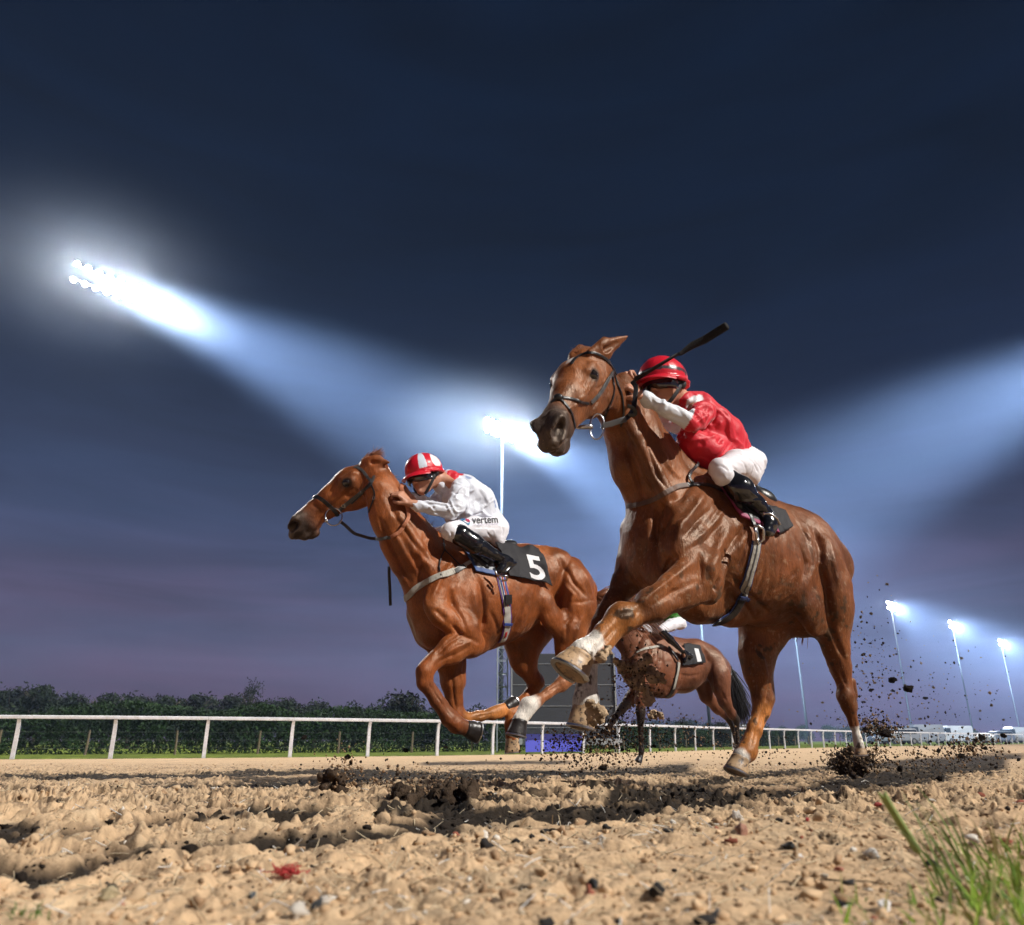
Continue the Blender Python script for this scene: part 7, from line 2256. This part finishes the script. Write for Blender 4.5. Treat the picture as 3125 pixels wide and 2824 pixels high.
def build_dirt():
    # one by one, where the photograph shows them
    clod(ZR, 1145, 710, 4.4, 22, True, 'large dark clod, left one of the pair flying right of the big horse')
    clod(ZR, 1245, 768, 4.4, 25, True, 'large dark clod, right one of the pair flying right of the big horse')
    for x, y, r in ((930, 290, 15), (1000, 268, 14), (935, 322, 10), (1022, 353, 8), (930, 397, 7), (950, 540, 18), (900, 620, 10), (941, 650, 11), (1025, 728, 13), (1000, 775, 18), (1145, 782, 17), (1120, 810, 9), (1360, 830, 18), (1200, 697, 12), (1225, 745, 12), (1600, 565, 15), (1105, 72, 16), (1040, 15, 7), (1415, 760, 12), (1100, 635, 9), (1070, 698, 8), (960, 730, 6), (1000, 890, 7), (1440, 885, 7), (1440, 925, 9), (1320, 970, 12), (1725, 915, 10), (1800, 878, 13), (1880, 975, 11), (1100, 965, 8), (780, 970, 10), (675, 860, 11), (690, 915, 8), (510, 920, 7), (455, 908, 6), (870, 612, 8), (885, 655, 5), (545, 600, 6), (1730, 560, 8), (1530, 630, 6), (640, 950, 8), (705, 950, 6), (1370, 995, 9), (1560, 1050, 7), (980, 62, 6), (1775, 745, 6)):
        clod(ZR, x, y, random.uniform(4.3, 5.4), r * .62, r > 16)
    for x, y, r in ((965, 1045, 34), (1090, 1062, 44), (430, 1092, 13), (1735, 1092, 30), (1880, 1080, 26), (1655, 1165, 30), (1760, 1165, 18), (1600, 1215, 26), (1450, 1180, 20), (1190, 1300, 30), (1455, 1365, 26), (1830, 1290, 16), (1300, 1230, 11), (850, 1150, 14), (720, 1120, 9), (1335, 1045, 9), (1510, 1130, 13), (1690, 1110, 16), (1215, 1130, 12), (560, 1130, 8), (645, 1180, 8), (300, 1190, 12), (490, 1270, 12), (1980, 1240, 14)):
        clod(ZR, x, y, random.uniform(3.9, 4.8), r * .62, True, 'dark clod thrown up low over the sand at the big horse\'s heels', 'dark clods low over the sand at right')
    for x, y, r in ((100, 188, 17), (118, 215, 14), (400, 150, 15), (605, 135, 10), (440, 213, 7), (305, 199, 7), (372, 295, 9), (220, 335, 13), (205, 325, 9), (390, 240, 10), (255, 245, 12), (1410, 240, 22), (1430, 330, 24), (1300, 200, 9), (1255, 235, 8), (1510, 150, 9), (1290, 95, 14), (1300, 150, 10), (1480, 130, 9), (1550, 45, 12), (1460, 135, 8), (1350, 70, 9), (1240, 115, 8), (1810, 110, 7), (170, 210, 8), (340, 100, 6), (1660, 130, 6), (1780, 120, 6), (1530, 250, 8), (1900, 200, 6)):
        clod(ZL, x, y, random.uniform(3.4, 4.6), r * .7, y > 140, 'dark clod thrown up from the sand under the number five horse', 'clods thrown up between the two leading horses')
    for x, y, r in ((1870, 505, 16), (1590, 875, 9), (1825, 890, 9)):
        clod(ZF, x, y, 4.2, r * .8, True, 'brown clod flying left of the number five horse in front of the rail', 'clods flying left of the number five horse')
    for x, y, r in ((1680, 520, 6), (1330, 165, 7), (690, 500, 8), (1405, 540, 10)):
        clod(Z3, x, y, 4.0, r * 1.0, False, 'lump of dried sand stuck against the big horse\'s belly and thigh', 'sand stuck on the big horse')
    lump(Z3, [(630, 800, 44), (690, 825, 50), (745, 850, 30), (620, 860, 40), (555, 800, 24), (520, 770, 18), (645, 900, 30), (688, 950, 26), (690, 995, 18)], 3.6, 'biggest torn mass of sand flying under the large horse\'s reaching foreleg', 11)
    lump(Z3, [(385, 1060, 36), (400, 1080, 30), (370, 1010, 24), (410, 1050, 22)], 3.02, 'lump of sand stuck round the muddy hanging forefoot of the big horse', 12)
    lump(Z3, [(420, 745, 30), (445, 730, 26), (460, 700, 16)], 2.72, 'lump of sand stuck behind the fetlock of the big horse\'s reaching foreleg', 13)
    lump(Z3, [(755, 1075, 28), (720, 1065, 18)], 5.0, 'brown clod flying in front of the background horse\'s standing foreleg', 14, False)
    lump(ZL, [(640, 440, 95), (720, 450, 70), (560, 430, 60), (600, 490, 50), (760, 480, 40)], 2.35, 'widest black heap of turned sand, bottom centre below the number five horse', 15, True, .008)
    lump(ZL, [(400, 430, 60), (360, 480, 60), (290, 520, 50), (380, 370, 30), (430, 500, 50)], 2.3, 'black heap of turned sand left of the widest heap', 16, True, .008)
    lump(ZL, [(45, 290, 36), (70, 370, 34), (20, 260, 24), (60, 330, 30)], 2.9, 'dark clod leaping off the sand left of the black heaps', 17, True, .008)
    lump(ZL, [(395, 345, 26), (370, 330, 22), (345, 395, 26)], 2.5, 'pale torn clod above the black heaps', 18, False, .008)
    lump(ZR, [(850, 1250, 60), (900, 1240, 55), (790, 1270, 50), (930, 1270, 40), (850, 1290, 50)], 4.5, 'dark burst of sand round the big horse\'s trailing hind hoof', 19, True, .012)
    spray('dirt_spray', [(ZR, 850, 1250, 75, 40, 4.4, 5), (ZR, 930, 1230, 90, 60, 4.5, 3), (ZR, 1300, 1250, 300, 60, 4.6, 2), (ZR, 1000, 1010, 80, 40, 4.5, 1.5), (ZR, 1080, 1060, 60, 30, 4.5, 1.5), (ZR, 1650, 1160, 120, 50, 4.5, 2), (ZR, 950, 700, 120, 260, 4.7, 1), (ZR, 1300, 800, 300, 200, 4.8, 1)], 4800, 'fine dark crumbs thrown up behind the big horse', .62, (.003, .011), 3)
    spray('sand_spray', [(Z3, 630, 850, 70, 90, 3.6, 3), (Z3, 600, 1130, 130, 90, 3.9, 3), (Z3, 440, 1150, 60, 60, 3.6, 2), (Z3, 300, 1220, 120, 50, 3.8, 2), (ZL, 1350, 170, 170, 60, 3.6, 3), (ZL, 380, 400, 170, 80, 2.6, 4), (ZL, 70, 300, 60, 80, 3.0, 2), (ZL, 650, 380, 140, 40, 2.5, 2), (Z3, 900, 1180, 250, 60, 4.2, 2), (ZR, 200, 1200, 200, 60, 4.2, 1)], 6000, 'fine pale and dark crumbs flying round the horses\' forelegs', .35, (.0022, .0085), 4)
    rg = np.random.RandomState(8)
    # crumbs lying on the track, too many to count
    n = 20000
    dist = .35 * (16 / .35) ** rg.rand(n); X = rg.uniform(-.80, .80, n) * dist; Y = dist
    P = np.stack([X, Y, np.full(n, 40.0)], 1)
    hits = []
    for p in P:
        h, nn, i_, d_ = TRACK.ray_cast(Vector(p), Vector((0, 0, -1)))
        hits.append(h.z if h is not None else -.30)
    Z = np.array(hits)
    r = (.0007 + .0026 * rg.rand(n) ** 3.5) * (1 + .35 * Y); r = np.minimum(r, .014)
    ico = clod_mesh(3, 1, .35); Vi = np.array([v.co[:] for v in ico.vertices]); Fi = np.array([tuple(p.vertices) for p in ico.polygons])
    ang = rg.rand(n) * 6.28; ca, sa = np.cos(ang), np.sin(ang)
    sc = rg.uniform(.6, 1.4, (n, 3))
    V = Vi[None] * sc[:, None] * r[:, None, None]
    V = np.stack([V[..., 0] * ca[:, None] - V[..., 1] * sa[:, None], V[..., 0] * sa[:, None] + V[..., 1] * ca[:, None], V[..., 2]], -1)
    V = V + np.stack([X, Y, Z + r * .4], 1)[:, None]
    Fc = (Fi[None] + (np.arange(n) * len(Vi))[:, None, None]).reshape(-1, 3)
    t = rg.rand(n)
    c = np.where((t < .70)[:, None], np.array((.52, .36, .22)), np.where((t < .962)[:, None], np.array((.30, .20, .12)), np.where((t < .982)[:, None], np.array((.035, .03, .028)), np.where((t < .996)[:, None], np.array((.66, .62, .56)), np.array((.35, .07, .05))))))
    dk = shade_at(np.stack([X, Y, Z], 1)); c = np.where((dk > .35)[:, None], np.array((.022, .017, .014)), c)  # crumbs inside the painted shade bands are darkened too
    o = link('crumbs', mesh_np('crumbs', V.reshape(-1, 3), Fc, False, {'Col': np.repeat(c * (1 + .3 * (rg.rand(n, 1) - .5)), len(Vi), 0)}), mat('crumb_dirt', (1, 1, 1), .95, 0, .1, attr='Col')); tag(o, 'loose crumbs and grit lying all over the sand', 'grit', kind='stuff')
    # larger broken lumps along the near heap
    m_ = 1700; dd = .45 * (3.2 / .45) ** rg.rand(m_); xx = rg.uniform(-.75, .8, m_) * dd; V = []; Fc = []; C = []
    vs = [np.array([v.co[:] for v in q.vertices]) for q in [clod_mesh(20 + i, 2, .95, 1.6) for i in range(4)]]; fs = np.array([tuple(p.vertices) for p in clod_mesh(20, 2, .95, 1.6).polygons])
    for i in range(m_):
        h, nn, i_, d_ = TRACK.ray_cast(Vector((xx[i], dd[i], 40)), Vector((0, 0, -1)))
        if h is None: continue
        r_ = (.0014 + .0062 * rg.rand() ** 3.5) * (.6 + .35 * dd[i]); a = rg.rand() * 6.28
        v = vs[rg.randint(4)] * rg.uniform(.7, 1.3, 3) * r_; v = np.stack([v[:, 0] * math.cos(a) - v[:, 1] * math.sin(a), v[:, 0] * math.sin(a) + v[:, 1] * math.cos(a), v[:, 2]], 1)
        o_ = len(V) * 42; V.append(v + np.array(h) + np.array((0, 0, r_ * .35))); Fc.append(fs + o_)
        t_ = rg.rand(); dk = float(shade_at(np.array([[h.x, h.y, h.z]]))[0])
        cc = (.022, .017, .014) if dk > .35 else ((.56, .40, .25) if t_ < .55 else (.36, .24, .145) if t_ < .84 else (.62, .57, .50) if t_ < .92 else (.030, .028, .028) if t_ < .975 else (.34, .12, .08))  # lumps inside the painted shade bands take the same dark colour
        C.append(np.tile(np.array(cc) * rg.uniform(.8, 1.15), (42, 1)))
    o = link('broken_lumps', mesh_np('broken_lumps', np.concatenate(V), np.concatenate(Fc), False, {'Col': np.concatenate(C)}), mat('crumb_dirt', (1, 1, 1), .95, 0, .1, attr='Col')); tag(o, 'broken lumps of dry sand along the near edge of the track', 'sand lumps', kind='stuff')
    # straw and fibres
    n = 4200; dist = .33 * (7 / .33) ** rg.rand(n); X = rg.uniform(-.8, .8, n) * dist; V = []; Fc = []; C = []
    for i in range(n):
        h, nn, i_, d_ = TRACK.ray_cast(Vector((X[i], dist[i], 40)), Vector((0, 0, -1)))
        if h is None: continue
        L_ = rg.uniform(.006, .024) * (1 + .12 * dist[i]); a = rg.rand() * 6.28; e = rg.uniform(-.1, .7); w_ = .0002 + .0003 * rg.rand() + .0003 * dist[i]
        d1 = Vector((math.cos(a) * math.cos(e), math.sin(a) * math.cos(e), math.sin(e))); bend = Vector((rg.randn(), rg.randn(), rg.randn() * .5)) * .25
        p = h + Vector((0, 0, .002)); s_ = d1.cross(Vector((0, 0, 1))).normalized() * w_; up = Vector((0, 0, w_))
        o_ = len(V)
        for k in range(4):
            for q in (s_, -s_ * .5 + up, -s_ * .5 - up): V.append(tuple(p + q))
            p = p + (d1 + bend * k * .4).normalized() * L_ / 3
        for k in range(3):
            for j in range(3): Fc.append((o_ + k * 3 + j, o_ + k * 3 + (j + 1) % 3, o_ + k * 3 + 3 + (j + 1) % 3, o_ + k * 3 + 3 + j))
        cc = np.array((.62, .50, .33)) * rg.uniform(.6, 1.15) if rg.rand() < .8 else np.array((.70, .68, .64)); C += [cc] * 12
    o = link('straw', mesh_np('straw', np.array(V), np.array(Fc), False, {'Col': np.array(C)}), mat('straw_fibre', (1, 1, 1), .6, attr='Col')); tag(o, 'short straw stalks and carpet fibres mixed into the sand', 'straw', kind='stuff')
    # bits of litter one can point to, near the camera
    def on_track(px, py):
        h, nn, i_, d_ = TRACK.ray_cast(Vector(CAM), Vector(ray(px, py)))
        return h
    lit = [(1430 + 380, 2706, 22, (.018, .020, .024), 'black rubber chip lying in the sand at bottom centre', .9), (1722, 2741, 8, (.12, .42, .72), 'tiny bright blue chip in the sand at bottom centre', .5),
           (2250, 2505, 22, (.62, .56, .50), 'pale pointed stone standing in the sand right of centre', .9), (2265, 2550, 30, (.36, .18, .12), 'reddish brown stone pair leaning in the sand right of centre', .9), (2435, 2620, 15, (.70, .70, .70), 'small white stone in the foreground right of centre', .6),
           (2660, 2615, 20, (.72, .70, .66), 'white stone lying upright in the foreground at right', .9), (2700, 2775, 26, (.74, .72, .70), 'largest white stone at the lower right by the grass', .8), (2405, 2590, 22, (.03, .035, .04), 'dark grey flat chip right of centre', .5),
           (2680, 2460, 10, (.45, .06, .05), 'small red fleck beside the grass stalk', .7), (2465, 2505, 9, (.45, .05, .05), 'small red fleck on top of the sand heap', .7), (945, 2745, 11, (.74, .72, .70), 'round white stone at the bottom left of centre', .8), (965, 2780, 26, (.02, .022, .025), 'black stone at the bottom left of centre', .9),
           (770, 2735, 12, (.08, .10, .12), 'dark slate flake standing in the foreground left of centre', .9), (2590, 2270 + 430, 15, (.03, .03, .035), 'black chip in the foreground below the white upright stone', .6), (1060, 2720, 10, (.70, .66, .60), 'white flake in the foreground', .6),
           (2560, 2660, 14, (.40, .12, .08), 'brick red flake in the foreground at right', .6), (2190, 2800, 24, (.02, .022, .026), 'black chip at the bottom edge right of centre', .5), (1590, 2790, 10, (.66, .62, .55), 'pale chip at the bottom centre', .6),
           (330, 2745, 26, (.42, .34, .20), 'rounded ochre stone in the left foreground', 1.0), (110, 2745, 18, (.12, .07, .04), 'brown stone in the far left foreground', .8), (2040, 2540, 14, (.05, .05, .055), 'black chip on the heap left of the pale pointed stone', .6)]
    for px, py, r, cc, lab, fl in lit:
        h = on_track(px, py)
        if h is None: continue
        d = depth_of(h); s = r * d / F
        me = random.choice(CL).copy(); me.materials.clear(); me.materials.append(mat('litter_%d' % (px * 7 + py), cc, .6, var=.2, vscale=3, bump=.4, bscale=12, bdist=.1))
        me.polygons.foreach_set('use_smooth', [True] * len(me.polygons))
        o = bpy.data.objects.new('stone_chip', me); COL.objects.link(o); o.location = h + Vector((0, 0, s * .35)); o.scale = (s * .9, s * .6, s * fl); o.rotation_euler = (random.uniform(-.3, .3), random.uniform(-.3, .3), random.uniform(0, 3))
        tag(o, lab, 'stone')
    h = on_track(868, 2678)
    rg2 = random.Random(4); mb = MB(); d = depth_of(h)
    for i in range(90):
        p = h + Vector((rg2.gauss(0, .009), rg2.gauss(0, .004), .004 + abs(rg2.gauss(0, .003)))); q = [p]
        dv = Vector((rg2.gauss(0, 1), rg2.gauss(0, 1), rg2.gauss(0, .4))).normalized()
        for k in range(4): dv = (dv + Vector((rg2.gauss(0, .7), rg2.gauss(0, .7), rg2.gauss(0, .4)))).normalized(); q.append(q[-1] + dv * .0024)
        mb.tube(q, .0006, 4)
    tag(mb.build('fibre_tuft', mat('red_fibre', (.42, .035, .035), .8), None, True), 'tuft of dark red carpet fibre on the sand at lower left', 'fibre tuft')
    # grass in the lower right corner
    V = []; Fc = []; C = []
    def blade(px, py, hgt, w_, lean, col, curve=.4, dd=None):
        h = on_track(px, py)
        if h is None: h = Vector(unproj(px, py, .5))
        base = h; o_ = len(V); d_ = Vector((lean, rg2.uniform(-.2, .2), 1)).normalized(); sd_ = Vector((1, rg2.uniform(-.4, .4), 0)).normalized(); p = base - Vector((0, 0, .004))
        for k in range(6):
            wk = w_ * (1 - (k / 5) ** 1.6) + .0002
            V.append(tuple(p - sd_ * wk)); V.append(tuple(p + Vector((0, wk * .5, 0)))); V.append(tuple(p + sd_ * wk))
            p = p + d_ * hgt / 5; d_ = (d_ + Vector((lean * curve, 0, -.10 * curve))).normalized()
            C.extend([col] * 3)
        for k in range(5):
            for j in range(2): Fc.append((o_ + k * 3 + j, o_ + k * 3 + j + 1, o_ + k * 3 + 4 + j, o_ + k * 3 + 3 + j))
    rg2 = random.Random(9)
    for i in range(185):
        px = 3150 - abs(rg2.gauss(0, 130)); py = rg2.uniform(2600, 2860)
        if rg2.random() < .25: px = rg2.uniform(2500, 3100); py = rg2.uniform(2740, 2870)
        g = rg2.random()
        col = (.15 + .12 * g, .29 + .14 * g, .045) if rg2.random() < .75 else (.42, .38, .16)
        blade(px, py, rg2.uniform(.010, .040) * (1.3 if px > 2950 else .8), rg2.uniform(.0007, .0016), rg2.uniform(-.6, .25), col)
    for i in range(16): blade(2940 + rg2.gauss(0, 40), 2700 + rg2.gauss(0, 40), rg2.uniform(.06, .10), .0012, rg2.uniform(-.5, -.1), (.16, .26, .06))
    for i in range(22): blade(rg2.choice((95, 60, 120)) + rg2.gauss(0, 20), 2790 + rg2.gauss(0, 12), .012, .0009, rg2.uniform(-.5, .5), (.10, .20, .04))
    o = link('grass', mesh_np('grass', np.array(V), np.array(Fc), True, {'Col': np.array(C)}), mat('grass_blade', (1, 1, 1), .45, attr='Col')); tag(o, 'blurred green grass blades in the lower right corner', 'grass', kind='stuff')
    # one seed stalk
    root = on_track(2860, 2700) or Vector(unproj(2860, 2700, .6)); dS = depth_of(root)
    st = empty('seed_stalk', root, 'single green grass stalk with a seed head leaning left at lower right', 'grass stalk')
    pts = [unproj(*p, dS) for p in ((2870, 2720), (2830, 2650), (2790, 2580), (2755, 2530), (2720, 2480))]; pts[0] = np.array(root)
    mb = MB(); mb.tube(spline(pts, 3), .0010, 6); mb.build('stem', mat('stalk_green', (.17, .24, .06), .5), st, True)
    mb = MB(); sp = spline([unproj(*p, dS) for p in ((2800, 2600), (2760, 2535), (2725, 2480), (2695, 2430))], 12)
    for i, p in enumerate(sp):
        for s_ in (-1, 1):
            q = Vector(p) + Vector((s_ * .0022, 0, .001)); mb.ball(q, (.0017, .0017, .0038), 6, 4, Matrix.Rotation(s_ * .5 - .4, 3, 'Y'))
    mb.build('seed_head', mat('seed_green', (.24, .30, .09), .6), st, True)
build_dirt()
